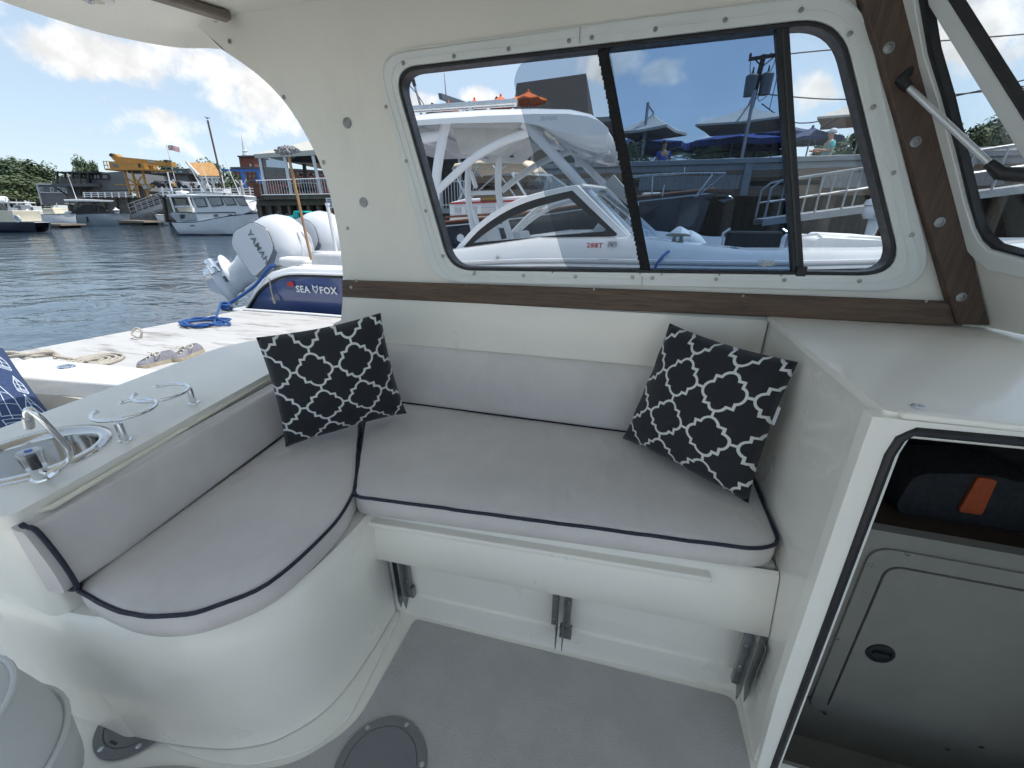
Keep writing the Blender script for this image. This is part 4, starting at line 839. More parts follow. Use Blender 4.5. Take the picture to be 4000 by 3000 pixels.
for xx in (q0.x-.04, q1.x+.04):
    m = MB(); m.tube([(xx, 4.92, .9), (xx, 4.92, q0.z-.02), (xx+(.06 if xx < q1.x-.1 else -.06), 4.95, q0.z+.02)], .014, 8); m.build('backrest_rail', steel, sb)
for i, (p0, p1, y) in enumerate((((3150, 925), (3440, 962), 5.0), ((3260, 918), (3500, 950), 5.3))):
    a, b = ay(*p0, y), ay(*p1, y); m = MB(); m.xz(rnd([(a.x, b.z-.08), (a.x+.06, a.z), (b.x, a.z-.02), (b.x+.1, b.z-.08)], .05), y-.12, y+.9); m.build('bow_cushion', seatw, sb, bevel=.05)
for px, py in ((2660, 940), (2700, 955)):
    q = ay(px, py, 4.7); m = MB(); m.lathe([(.02, -.14), (.10, -.1), (.115, 0), (.10, .1), (.02, .14)], tuple(q), 14, (.7, .3, -.5)); m.build('headrest_cushion', seatw, sb)
m = MB(); q = ay(3010, 917, 4.9); m.tube([tuple(ay(3130, 922, 4.7)), tuple(ay(3190, 915, 4.7)), tuple(ay(3210, 930, 4.7))], .012, 8); m.build('grab_rail', steel, sb)
p = Vector((ay(2870, 980, YC-HB+.13).x, YC-HB+.13, 0)); p.z = at_x(zs, p.x)+at_x(hc, p.x)+.008
m = MB(); m.lathe([(.045, 0), (.042, .006), (.025, .006), (.022, -.004)], tuple(p), 20); m.build('rod_holder', steel, sb)
q = ay(2640, 980, YC-HB+.12); q.z = at_x(zs, q.x)+at_x(hc, q.x)+.006; cleat(q, .22, 0, sb)
# aft bolsters, stern fittings
for (a0, a1, y, h) in (((1088, 1050), (1198, 1050), 4.62, .10), ((1205, 1048), (1345, 1030), 4.75, .17)):
    a, b = ay(*a0, y), ay(*a1, y); m = MB(); m.box(a.x, b.x, y, y+.22, .63, .66+h); m.build('stern_bolster', seatw, sb, bevel=.05)
q = ay(1085, 1062, YC-HB+.12); q.z = at_x(zs, q.x)+at_x(hc, q.x)+.004; cleat(q, .2, 0, sb); scl = q.copy()
m = MB(); q = ay(1172, 1055, YC-HB+.12); m.lathe([(.045, 0), (.042, .006), (.025, .006), (.022, -.004)], (q.x, q.y, at_x(zs, q.x)+at_x(hc, q.x)+.006), 20); m.build('rod_holder', steel, sb)
a, b = ay(1280, 803, 4.85), ay(1316, 990, 4.85); m = MB(); m.tube([tuple(b-ZV*.1), tuple(a), tuple(a+ZV*.001), tuple(a+ZV*.03)], [.022, .022, .03, .03], 12); m.build('stern_pole', gl_w, sb)
q = ay(1058, 1100, ysd); m = MB(); m.tube([tuple(ay(1052, 1085, ysd-.03)), tuple(ay(1060, 1140, ysd-.02)), tuple(ay(1068, 1165, ysd-.03))], .008, 6); m.tube([tuple(ay(1066, 1160, ysd-.03)), tuple(ay(1074, 1185, ysd-.03))], [.012, .018], 8); m.build('fender_line', whiterope, sb)
# twin outboards (tilted up)
eng_w = pm('engine_white', (.64, .66, .70), .16, var=.015, scale=2, coat=.8)
eng_d = pm('engine_grey', (.16, .18, .20), .35, var=.05)
def outboard(px, py, y, tilt, s, par, text=True):
    c0 = ay(px, py, y); up = Vector((math.sin(tilt), 0, math.cos(tilt))); aft = Vector((-math.cos(tilt), 0, math.sin(tilt))); P0 = c0-up*.40*s
    T = lambda a, b, c: P0+aft*(a*s)+Vector((0, 1, 0))*(b*s)+up*(c*s)
    m = MB(T); rows = []                                             # cowling: rounded box, fuller at the back, domed top
    for c, a0, a1, w_ in ((-.02, -.30, .32, .20), (.02, -.35, .38, .235), (.16, -.38, .43, .262), (.34, -.38, .445, .275), (.52, -.35, .43, .272), (.66, -.30, .385, .255), (.76, -.24, .31, .215), (.83, -.15, .20, .14), (.855, -.04, .08, .05)):
        ca, ha = (a0+a1)/2, (a1-a0)/2; r = []
        for k in range(28):
            t = 2*math.pi*k/28; ct, st = math.cos(t), math.sin(t); e = .78
            r.append((ca+ha*math.copysign(abs(ct)**e, ct), w_*math.copysign(abs(st)**e, st), c))
        rows.append(r)
    m.grid(rows, True); m.face(rows[0]); m.face(rows[-1]); o = m.build('outboard_engine', eng_w, par, ang=1.4)
    for sd in (-1, 1):
        q = rnd([(-.16, .06), (.30, .02), (.40, .18), (.36, .52), (.20, .66), (-.02, .60), (-.13, .34)], .07)
        q = [(a, c) for a, c in q]; m = MB(T); m.plate(q, [], lambda a, c, t: (a, t, c), sd*.262, sd*.281); pn = m.build('engine_panel', eng_w, o, bevel=.012*s)
        m = MB(T); m.tube([(a, sd*.272, c) for a, c in offset(q, .006)], .006, 6, True); m.build('panel_seam', eng_d, o)
        m = MB(T); m.plate([(-.165, .10), (-.13, .34), (-.03, .60), (-.07, .60), (-.20, .36), (-.23, .12)], [], lambda a, c, t: (a, t, c), sd*.255, sd*.276); m.build('panel_vent', eng_d, o)
    if text:
        t_, w_ = text_mb('YAMAHA', .115, lambda u, v, t: (.30-u*1.0, -.286, .40+v-.04), T, spacing=1.1, bold=.003); t_.build('maker_lettering', eng_d, o, smooth=False)
    for k in (-.10, .02, .12):
        m = MB(T); m.tube(smoothpath([(-.33, k*1.2, .52), (-.25, k, .735), (-.05, k*.8, .858), (.05, k*.6, .865)], 4), .014, 6); m.build('cowl_crease', eng_w, o)
    m = MB(T); rows = []                                              # midsection and lower unit
    for c, a0, a1, w_ in ((.0, -.22, .30, .16), (-.18, -.16, .30, .12), (-.36, -.12, .26, .085), (-.52, -.12, .24, .07), (-.55, -.14, .42, .10), (-.57, -.14, .42, .10), (-.60, -.12, .26, .05), (-.74, -.13, .24, .045)):
        ca, ha = (a0+a1)/2, (a1-a0)/2; rows.append([(ca+ha*math.cos(2*math.pi*k/16), w_*math.sin(2*math.pi*k/16), c) for k in range(16)])
    m.grid(rows, True); m.face(rows[0]); m.face(rows[-1]); m.build('midsection', eng_w, o, ang=.8)
    m = MB(T); m.lathe([(.005, -.24), (.06, -.15), (.085, 0), (.085, .2), (.06, .26)], (0, 0, -.80), 16, (1, 0, 0)); m.build('gearcase', eng_w, o)
    m = MB(T); m.plate([(-.10, -.84), (.22, -.86), (.28, -1.06), (.12, -1.08)], [], lambda a, c, t: (a, t, c), -.012, .012); m.build('skeg', eng_w, o, bevel=.004)
    m = MB(T); m.lathe([(.075, .26), (.07, .36), (.055, .46), (.045, .46)], (0, 0, -.80), 16, (1, 0, 0)); pr_ = m.build('propeller', chrome, o)
    for k in range(3):
        t0 = k*2*math.pi/3+.4; rws = []
        for i in range(6):
            rr = .06+.14*i/5; row = []
            for j in range(5):
                tt = t0+(j/4-.5)*(1.0-.35*(i/5)**2)*(1 if i < 5 else .55); row.append((.29+.12*(j/4), rr*math.cos(tt), -.80+rr*math.sin(tt)))
            rws.append(row)
        m = MB(T); m.grid(rws); b = m.build('blade', chrome, pr_); md = b.modifiers.new('s', 'SOLIDIFY'); md.thickness = .008
    m = MB(T); m.box(-.42, -.16, -.16, .16, -.34, .06); m.build('transom_bracket', eng_w, o, bevel=.02)
    m = MB(T); m.box(.06, .14, -.1, -.062, -.63, -.60); m.build('intake', eng_d, o)
    return o
outboard(1095, 985, 5.12, R(63), 1.12, sb); outboard(1258, 958, 5.88, R(63), 1.12, sb)
# mop standing in a rod holder
mp = thing('deck_mop', 'shaggy grey deck mop on a wooden pole standing on the blue boat', 'mop', tuple(ay(1215, 1010, 4.62)))
a, b = ay(1216, 1015, 4.62), ay(1128, 612, 4.62)
m = MB(); m.tube([tuple(a), tuple(b)], .016, 10); m.build('mop_pole', wood('mop_wood', (.30, .17, .08), (.42, .26, .13), 2, .6, .6), mp)
mh = pm('mop_fibre', (.26, .27, .28), .95, var=.4, scale=60, bump=1.0, bscale=90)
c = ay(1122, 590, 4.62); m = MB(); rs = random.Random(3)
for i in range(190):
    t, q = rs.random()*6.283, rs.random(); e = Vector((math.cos(t)*.13*math.sqrt(q), math.sin(t)*.06*math.sqrt(q), .045*(1-q)*(1 if i % 3 else -.4))); d = Vector((rs.uniform(-1, 1)*.03+e.x*.25, rs.uniform(-1, 1)*.025, rs.uniform(-.02, .02)-.012))
    p = c+e+RT*0; m.tube([tuple(p), tuple(p+d*.5+ZV*.012), tuple(p+d)], .009, 5)
m.build('mop_head', mh, mp)
# blue dock line from the stern cleat to the dock, tail coiled on the dock
m = MB(); p0 = scl+ZV*.05; p1 = cl+ZV*.06
L = [tuple(p0), tuple(p0+Vector((-.06, -.06, -.02))), tuple((p0*.55+p1*.45)-ZV*.03), tuple(p1+Vector((.03, .03, .02)))]
m.tube(smoothpath(L, 8), .012, 8); m.tube(smoothpath([tuple(Vector(q)+Vector((.015, -.02, .03 if i < 2 else .02))) for i, q in enumerate(L)], 8), .010, 8)
rs = random.Random(4); K = []
for i in range(26): t = i*1.15; K.append((cl.x+math.cos(t)*.055*(1+.3*rs.random()), cl.y+math.sin(t)*.05, cl.z+.02+.004*i*rs.uniform(.5, 1)))
m.tube(smoothpath(K, 4), .013, 8)
co = az(800, 1262, .165); P = [K[-1]]
for i in range(34):
    t = i*.9; r = .10+.13*rs.random(); P.append((co.x+math.cos(t)*r*1.5+.006*i-.1, co.y+math.sin(t)*r*.9, .164+.0016*i*rs.random()))
e = az(705, 1268, .163); P.append((e.x, e.y, .163)); m.tube(smoothpath(P, 5), .011, 7)
solo(m, 'dock_line', bluerope, 'blue mooring rope made fast to the dock cleat with its tail coiled', 'rope')
m = MB(); m.tube(smoothpath([tuple(ay(2645, 968, 4.42)), tuple(ay(2590, 1000, 4.22)), tuple(ay(2555, 1040, 4.16)+ZV*-.1), (ay(2555, 1040, 4.16).x, 4.08, .165)], 6), .012, 8); m.tube(smoothpath([tuple(ay(2640, 968, 4.41)), tuple(ay(2660, 955, 4.43)), tuple(ay(2615, 950, 4.43)), tuple(ay(2660, 965, 4.41))], 5), .012, 8)
solo(m, 'bow_line', bluerope, 'blue mooring rope hanging from the midship cleat of the blue boat', 'rope')
# white stern line on the dock end and coil
m = MB(); A = [az(x, y, z) for x, y, z in ((-60, 1395, .30), (40, 1385, .30), (120, 1392, .28), (190, 1378, .24), (220, 1392, .2), (300, 1405, .17), (350, 1412, .165))]
for k in range(3): m.tube(smoothpath([tuple(p+Vector((0, .02*math.sin(i*2+k*2), .02*math.cos(i*2+k*2)))) for i, p in enumerate(A[:5])], 6), .014, 7)
m.tube(smoothpath([tuple(p) for p in A], 6), .014, 7); cc = az(365, 1410, .165); m.tube([(cc.x+math.cos(t*.45)*(.05+.0032*t), cc.y+math.sin(t*.45)*(.05+.0032*t), .164) for t in range(56)], .012, 6)
solo(m, 'stern_line', whiterope, 'white mooring rope knotted at the stern with a flat coil on the dock', 'rope')
m = MB(); q = az(548, 1318, .16); m.tube(smoothpath([(q.x, q.y, .155), (q.x+.02, q.y+.02, .22), (q.x-.03, q.y+.01, .25), (q.x-.05, q.y-.03, .2), (q.x+.04, q.y-.04, .17)], 4), .010, 6); solo(m, 'rope_end', whiterope, 'short frayed rope end sticking up from the dock edge', 'rope')
# a pair of canvas shoes on the dock
shoe_u = pm('shoe_canvas', (.22, .22, .26), .85, var=.12, scale=40, bump=.4); shoe_s = pm('shoe_sole', (.38, .33, .25), .8, var=.15, scale=30, dirt=(.2, .17, .13)); lace = pm('shoe_lace', (.62, .58, .48), .85)
def shoe(px, py, ang, label):
    c = az(px, py, .151); sh = thing('shoe', label, 'shoe', tuple(c), ang, 'pair of shoes on the dock')
    T = lambda a, b, z: WM[sh.name] @ Vector((a, b, z))
    out = [(-.14, .0), (-.13, .030), (-.06, .036), (.02, .040), (.09, .050), (.135, .040), (.155, .0), (.135, -.036), (.09, -.046), (.02, -.038), (-.06, -.034), (-.13, -.028)]
    out = [(a, b) for a, b, *_ in smoothpath([(a, b) for a, b in out], 3, True)]
    m = MB(T); m.grid([[(a, b, 0) for a, b in out], [(a*1.01, b*1.04, .012) for a, b in out], [(a, b, .030) for a, b in out]], True); m.face([(a, b, .030) for a, b in out]); m.build('sole', shoe_s, sh)
    rows = []
    for z, k in ((.028, .97), (.05, .93), (.07, .84), (.085, .74), (.092, .70), (.088, .62), (.05, .58)):
        r = []
        for a, b in out:
            top = .105-.30*max(0, a+.02)*1.2; zz = min(z, max(.034, top)) if a > -.05 else z
            r.append((a*(k if a < 0 else max(k, .90)), b*(1.0 if zz < .045 else k*1.05)*(1 if a < .06 else max(.3, 1-(z-.03)*6)), zz))
        rows.append(r)
    m = MB(T); m.grid(rows, True); m.face(rows[-1]); m.build('upper', shoe_u, sh)
    m = MB(T)
    for i in range(4):
        x = .015+.026*i; z = .096-.018*i; m.tube([(x, -.024, z-.006), (x+.012, 0, z+.004), (x+.02, .024, z-.008)], .0028, 5); m.tube([(x, .024, z-.006), (x+.012, 0, z+.005), (x+.02, -.024, z-.008)], .0028, 5)
    m.tube(smoothpath([(.01, 0, .10), (-.01, .05, .105), (.03, .06, .085), (.02, .01, .10), (.05, -.05, .10), (.0, -.06, .07), (-.02, -.05, .05)], 4), .0028, 5); m.build('laces', lace, sh)
a = az(545, 1440, .15); b = az(700, 1405, .15); d = a-b
shoe(628, 1420, math.atan2(d.y, d.x), 'grey canvas shoe with white laces nearest the gunwale')
a = az(665, 1422, .15); b = az(800, 1370, .15); d = a-b
shoe(742, 1392, math.atan2(d.y, d.x), 'grey canvas shoe with white laces farther along the dock')
# ------------------------------------------------------------------ people, umbrellas, plants used on the pier and the decks
skin_m = pm('skin', (.42, .24, .16), .55, var=.08, scale=30); hair_d = pm('hair_dark', (.03, .02, .015), .6, var=.3, scale=60); hair_g = pm('hair_grey', (.40, .40, .40), .6, var=.2, scale=60)
def cloth(name, c): return MATS.get(name) or pm(name, c, .85, var=.1, scale=20, bump=.3)
def skinned(name, J, E_, mat, parent, T, root=0):
    me = bpy.data.meshes.new(name); I = WM[parent.name].inverted() if parent else Matrix()
    bm = bmesh.new(); sk = bm.verts.layers.skin.verify(); vs = []
    for i, (x, y, z, r) in enumerate(J):
        v = bm.verts.new(I @ T(x, y, z)); rr = r if isinstance(r, tuple) else (r, r); v[sk].radius = rr; v[sk].use_root = (i == root); vs.append(v)
    for a, b in E_: bm.edges.new((vs[a], vs[b]))
    bm.to_mesh(me); bm.free(); me.materials.append(mat); o = bpy.data.objects.new(name, me); COL.objects.link(o); o.parent = parent; WM[o.name] = WM[parent.name] if parent else Matrix()
    s = o.modifiers.new('skin', 'SKIN'); s.use_smooth_shade = True; d = o.modifiers.new('sub', 'SUBSURF'); d.levels = 1; d.render_levels = 1
    return o
def person(loc, rot, label, shirt, pants, seated=False, cap=None, hair=None, arms=((.16, .18, .95), (-.16, .18, .95)), s=1.0, group=None):
    """facing local +y; hips at .92 (standing) or .45 (seated)"""
    p = thing('person', label, 'person', loc, rot, group); T = lambda x, y, z: WM[p.name] @ Vector((x*s, y*s, z*s)); h = .45 if seated else .92; k = h
    kn = [(.1, .42, .46), (-.1, .42, .46)] if seated else [(.1, .03, .5), (-.1, -.02, .5)]; ft = [(.1, .40, .06), (-.1, .40, .06)] if seated else [(.11, 0, .06), (-.11, -.05, .06)]
    (ax_, ay_, az_), (bx, by, bz) = arms
    az2, bz2 = h+az_-.92, h+bz-.92
    J = [(0, 0, k, (.15, .11)), (0, 0, k+.2, (.13, .10)), (0, 0, k+.42, (.16, .11)), (0, 0, k+.53, (.06, .06)), (0, .01, k+.60, (.065, .07)), (0, .015, k+.70, (.085, .10)), (0, .01, k+.78, (.06, .075)),
         (.19, 0, k+.44, .055), (.25, .02, k+.2, .042), (ax_, ay_, az2, .034), (ax_*.8, ay_+.09, az2, .030), (-.19, 0, k+.44, .055), (-.25, .02, k+.2, .042), (bx, by, bz2, .034), (bx*.8, by+.09, bz2, .030),
         (.1, .02, k-.06, .085), (*kn[0], .06), (*ft[0], .045), (ft[0][0], ft[0][1]+.15, .04, .035), (-.1, .02, k-.06, .085), (*kn[1], .06), (*ft[1], .045), (ft[1][0], ft[1][1]+.15, .04, .035), (0, .11, k+.665, .018)]
    E_ = [(0, 1), (1, 2), (2, 3), (3, 4), (4, 5), (5, 6), (2, 7), (7, 8), (8, 9), (9, 10), (2, 11), (11, 12), (12, 13), (13, 14), (0, 15), (15, 16), (16, 17), (17, 18), (0, 19), (19, 20), (20, 21), (21, 22), (5, 23)]
    skinned('body', J, E_, skin_m, p, T)
    def up(i, f): x, y, z, r = J[i]; r = r if isinstance(r, tuple) else (r, r); return (x, y, z, (r[0]*f+.012, r[1]*f+.012))
    S = [up(0, 1.05), up(1, 1.08), up(2, 1.06), up(7, 1.1), (.235, .01, k+.27, .06), up(11, 1.1), (-.235, .01, k+.27, .06), (0, 0, k+.49, .075)]
    skinned('shirt', S, [(0, 1), (1, 2), (2, 3), (3, 4), (2, 5), (5, 6), (2, 7)], shirt, p, T)
    Q = [up(0, 1.08), up(15, 1.05), up(16, 1.05), up(17, 1.1), up(19, 1.05), up(20, 1.05), up(21, 1.1)]
    skinned('trousers', Q, [(0, 1), (1, 2), (2, 3), (0, 4), (4, 5), (5, 6)], pants, p, T)
    m = MB(T); rows = [[(math.cos(2*math.pi*j/14)*.094*r, .005+math.sin(2*math.pi*j/14)*.112*r-.012, k+z) for j in range(14)] for z, r in ((.70, .98), (.74, 1.02), (.78, .92), (.815, .66), (.832, .2))]
    m.grid(rows, True); m.face(rows[-1])
    if cap: m.box(-.07, .07, .08, .17, k+.738, k+.748)
    m.build('cap' if cap else 'hair', cap or hair or hair_d, p); return p
def umbrella(c, rx, ry, drop, mat, ribmat, zbase, label, group, n=8, mast=None, rot=0.0, valance=.0, sag=.06):
    """market umbrella: canopy in gores, ribs below, pole; mast=(x, y, ztop) makes it a cantilever"""
    c = Vector(c); u = thing('umbrella', label, 'umbrella', (c.x, c.y, zbase), 0, group); m = MB(); rows = []
    def ring(f, z, o=0): return [(c.x+rx*f*math.cos(rot+2*math.pi*k/(2*n))*(1 if k % 2 == 0 else math.cos(math.pi/n)*(1-sag*f)), c.y+ry*f*math.sin(rot+2*math.pi*k/(2*n))*(1 if k % 2 == 0 else math.cos(math.pi/n)*(1-sag*f)), c.z-z+(.0 if k % 2 == 0 else -.03*f)) for k in range(2*n)]
    rows = [ring(.03, 0), ring(.2, drop*.26), ring(.55, drop*.62), ring(1, drop)]
    if valance: rows.append(ring(1.0, drop+valance))
    m.grid(rows, True); cn = m.build('canopy', mat, u, smooth=False); so = cn.modifiers.new('s', 'SOLIDIFY'); so.thickness = .012
    for k in range(n):
        a = Vector(ring(.03, .06)[2*k]); b = Vector(ring(.55, drop*.62+.03)[2*k]); e = Vector(ring(.98, drop+.025)[2*k]); m = MB(); m.tube([tuple(a), tuple(b), tuple(e)], .016, 5); m.build('rib', ribmat, u)
    m = MB()
    m.lathe([(.05, .0), (.04, .05), (.01, .08)], tuple(c), 10); m.build('finial', mat, u)
    if mast:
        mx, my, mz = mast; m = MB(); m.tube([(mx, my, zbase), (mx+(c.x-mx)*.05, my, mz)], .05, 8); m.build('mast', ribmat, u)
        m = MB(); m.tube([(mx, my, mz-.05), tuple(c+ZV*.06)], .03, 6); m.build('arm', ribmat, u); m = MB(); m.tube([(mx, my, zbase+1.0), tuple(c-ZV*.25), tuple(c)], .025, 6); m.build('strut', ribmat, u)
    else: m = MB(); m.tube([(c.x, c.y, zbase), tuple(c)], .026, 8); m.build('pole', ribmat, u)
    return u
leafm = {k: pm('foliage_'+k, c, .65, var=.35, scale=1.2, spec=.25) for k, c in dict(dark=(.055, .085, .045), mid=(.075, .11, .055), light=(.10, .135, .07)).items()}
barkm = pm('bark', (.09, .07, .055), .9, var=.3, scale=12, bump=.8, bscale=20)
def crown_mesh(seed, n=2600, leaf=.34):
    rs = random.Random(seed); cl = [(Vector((rs.gauss(0, .42), rs.gauss(0, .42), rs.uniform(-.75, .85))), rs.uniform(.22, .42)) for _ in range(26)]
    cl = [(c, r) for c, r in cl if c.length < 1.05]; vs, fs = [], []
    for i in range(n):
        c, r = rs.choice(cl); d = Vector((rs.gauss(0, 1), rs.gauss(0, 1), rs.gauss(0, 1))).normalized(); p = c+d*r*(rs.random()**.35)
        nrm = (d+Vector((rs.uniform(-.6, .6), rs.uniform(-.6, .6), rs.uniform(-.2, .9)))).normalized(); u = nrm.orthogonal().normalized(); u = (u*math.cos(rs.random()*6)+nrm.cross(u)*math.sin(rs.random()*6)).normalized(); v = nrm.cross(u); L = leaf*.16*rs.uniform(.7, 1.5); b = len(vs)
        vs += [tuple(p+u*L), tuple(p+v*L*.55), tuple(p-u*L), tuple(p-v*L*.55)]; fs.append((b, b+1, b+2, b+3))
    me = bpy.data.meshes.new('crown'); me.from_pydata(vs, [], fs); return me
CROWNS = [crown_mesh(s) for s in (1, 2, 3)]
for me, k in zip(CROWNS, ('dark', 'mid', 'light')): me.materials.append(leafm[k])
def tree(base, h, w, v, label, group, rot=0.0):
    b = Vector(base); t = thing('tree', label, 'tree', tuple(b), rot, group); m = MB(lambda x, y, z: WM[t.name] @ Vector((x, y, z)))
    m.tube([(0, 0, -.3), (.1, 0, h*.25), (-.1, .1, h*.5), (0, 0, h*.8)], [h*.035, h*.026, h*.018, h*.006], 8)
    for k in range(5): a = k*1.26; m.tube([(0, 0, h*(.28+.06*k)), (math.cos(a)*w*.25, math.sin(a)*w*.25, h*(.45+.06*k)), (math.cos(a)*w*.42, math.sin(a)*w*.42, h*(.55+.06*k))], [h*.014, h*.009, h*.003], 6)
    m.build('trunk', barkm, t)
    c = bpy.data.objects.new('crown', CROWNS[v]); COL.objects.link(c); c.parent = t; c.location = (0, 0, h*.58); c.scale = (w*.5, w*.5, h*.46); c.rotation_euler = (0, 0, rot*3); WM[c.name] = WM[t.name]; return t
# ------------------------------------------------------------------ shore ground
ground_m = pm('shore_ground', (.16, .15, .13), .9, var=.2, scale=.6, bump=.5, bscale=4)
m = MB(); pts = [(-1500, 900), (-1500, 60), (-140, 75)]
sh = [tuple(ad(px, 850, d).xy) for px, d in ((-300, 78), (0, 80), (300, 74), (560, 66), (760, 58), (980, 40), (1300, 30), (1500, 25))]
m.xy(sh+[(-1.6, 22), (30, 24), (900, 24), (900, 900), (-1500, 900), (-1500, 60)], -1.2, 1.1); tag(m.build('ground', ground_m, None, smooth=False), kind='structure')
# ------------------------------------------------------------------ the pier seen through the window
pier_wood = wood('pier_wood', (.075, .055, .042), (.14, .105, .08), 2, .3, .85); pier_cap = pm('pier_cap', (.27, .285, .30), .7, var=.12, scale=3, stretch=(.3, 1, 4), dirt=(.2, .17, .14), dirt_amt=.5)
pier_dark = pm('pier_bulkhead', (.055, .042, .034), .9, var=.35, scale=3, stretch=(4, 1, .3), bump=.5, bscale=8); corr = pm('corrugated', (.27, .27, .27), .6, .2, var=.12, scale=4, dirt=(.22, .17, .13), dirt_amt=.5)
pier_brown = wood('pier_board', (.13, .09, .065), (.22, .16, .12), 0, .3, .85)
YP = 15.0
pier = thing('pier', 'tall timber pier with grey parapet and dark pilings seen through the window', 'pier', (5, YP+3, WZ))
m = MB(); m.box(-6, 18, YP+.1, 26, 2.20, 2.35); m.build('pier_deck', pier_brown, pier)
def zy(px, py, y=YP): return ay(px, py, y).z
m = MB(); m.box(-6, 18, YP-.06, YP+.22, 2.66, 2.80); m.build('parapet_cap', pier_cap, pier, bevel=.015)
for i in range(10):
    x0 = -6+i*2.4; m = MB(); m.box(x0+.008, x0+2.392, YP+.02, YP+.08, 2.50, 2.655); m.build('parapet_board', pier_cap, pier)
    m = MB(); m.box(x0+.006, x0+2.394, YP+.0, YP+.07, 2.28, 2.492); m.build('parapet_board', pier_brown, pier)
    m = MB(); m.box(x0+.004, x0+2.396, YP+.02, YP+.09, 1.78, 2.06); m.build('rim_board', pier_brown, pier)
for x0, x1 in ((-3.2, -.9), (-.1, 3.05), (4.9, 6.5), (7.4, 9.2)):
    m = MB(); n = int((x1-x0)/.06); r0 = [(x0+i*.06, YP-.03+(.03 if i % 2 else 0), 1.98) for i in range(n)]; r1 = [(x, y, 2.36) for x, y, z in r0]; m.grid([r0, r1]); o = m.build('corrugated_panel', corr, pier, smooth=False); s = o.modifiers.new('s', 'SOLIDIFY'); s.thickness = .006
for i in range(17):
    x = -5.5+i*1.35+random.uniform(-.15, .15); m = MB(); m.tube([(x+random.uniform(-.1, .1), YP+.35, -.8), (x, YP+.35, 2.19)], [.17, .15], 10); m.build('piling', pier_wood, pier)
    m = MB(); m.box(x-.12, x+.12, YP+.15, 20, 1.95, 2.19); m.build('joist', pier_wood, pier)
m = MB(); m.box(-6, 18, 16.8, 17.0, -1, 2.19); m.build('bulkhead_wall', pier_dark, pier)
for x in (-2.2, 2.95, 7.2): m = MB(); m.box(x-.1, x+.1, YP-.1, YP+.0, 1.8, 2.65); m.build('parapet_post', pier_cap, pier)
# umbrellas on the pier
canv = pm('canvas_white', (.43, .42, .40), .9, var=.04, scale=4, bump=.2); canv_b = pm('canvas_blue', (.03, .055, .22), .85, var=.08, scale=4); canv_n = pm('canvas_navy', (.02, .035, .10), .85, var=.1, scale=4); canv_g = pm('canvas_green', (.03, .10, .08), .85, var=.1); canv_o = pm('canvas_orange', (.62, .13, .03), .8, var=.06, scale=4)
umb_metal = pm('umbrella_metal', (.30, .31, .33), .45, .6, var=.08)
def U(px, py, y): return ay(px, py, y)
G = 'umbrellas on the pier'
p = U(2552, 448, 18); umbrella(p, 1.35, 1.5, .55, canv, umb_metal, 2.35, 'white cantilever umbrella nearest the boat hardtop, on the pier', G, 4, (U(2520, 500, 18).x, 17.4, U(2527, 400, 17.4).z), R(20), .08)
p = U(2925, 414, 18); umbrella(p, 1.9, 1.7, .58, canv, umb_metal, 2.35, 'wide white cantilever umbrella in front of the utility pole', G, 4, (U(2900, 600, 16.2).x, 16.2, U(2938, 352, 16.2).z), R(28), .06)
p = U(3400, 375, 18.5); umbrella(p, 1.75, 1.7, .62, canv, umb_metal, 2.35, 'white umbrella cut off by the forward edge of the window', G, 4, None, R(25), .06)
p = U(2500, 532, 20); umbrella(p, 2.2, 1.6, .38, canv_b, umb_metal, 2.35, 'royal blue umbrella behind the nearest white one', G, 8, None, 0, .22)
p = U(2870, 508, 20.5); umbrella(p, 2.1, 1.6, .45, canv_b, umb_metal, 2.35, 'royal blue umbrella between the two white cantilever ones', G, 8, None, 0, .20)
p = U(3040, 478, 21); umbrella(p, 1.6, 1.5, .5, canv_n, umb_metal, 2.35, 'navy umbrella below the utility pole', G, 8, None, .2, .22)
p = U(3175, 498, 19); n1 = umbrella(p, 1.0, 1.0, .36, canv_n, umb_metal, 2.35, 'small navy umbrella seen through the clear forward pane', G, 8, None, .3, .10)
p = U(2962, 566, 21); umbrella(p, 1.2, 1.1, .30, canv_g, umb_metal, 2.35, 'low dark green umbrella beyond the parapet', G, 8, None, .1, .04)
p = U(2800, 578, 22); umbrella(p, 1.1, 1.0, .28, canv_g, umb_metal, 2.35, 'dark green umbrella beside the potted palm', G, 8, None, .3, .04)
# people leaning at the parapet
person((U(2592, 600, 17.0).x, 17.0, 2.35), R(200), 'person in a blue shirt with dark hair sitting between the palms', cloth('shirt_blue', (.03, .10, .45)), cloth('shorts_grey', (.1, .1, .11)), True, s=1.0)
person((U(3238, 575, 16.2).x, 16.2, 2.36), R(95), 'person in a teal shirt and white cap leaning over a table', cloth('shirt_teal', (.12, .50, .52)), cloth('shorts_tan', (.3, .25, .18)), True, cap=cloth('cap_white', (.55, .58, .62)), arms=((.15, .38, 1.18), (-.15, .38, 1.18)), s=1.0)
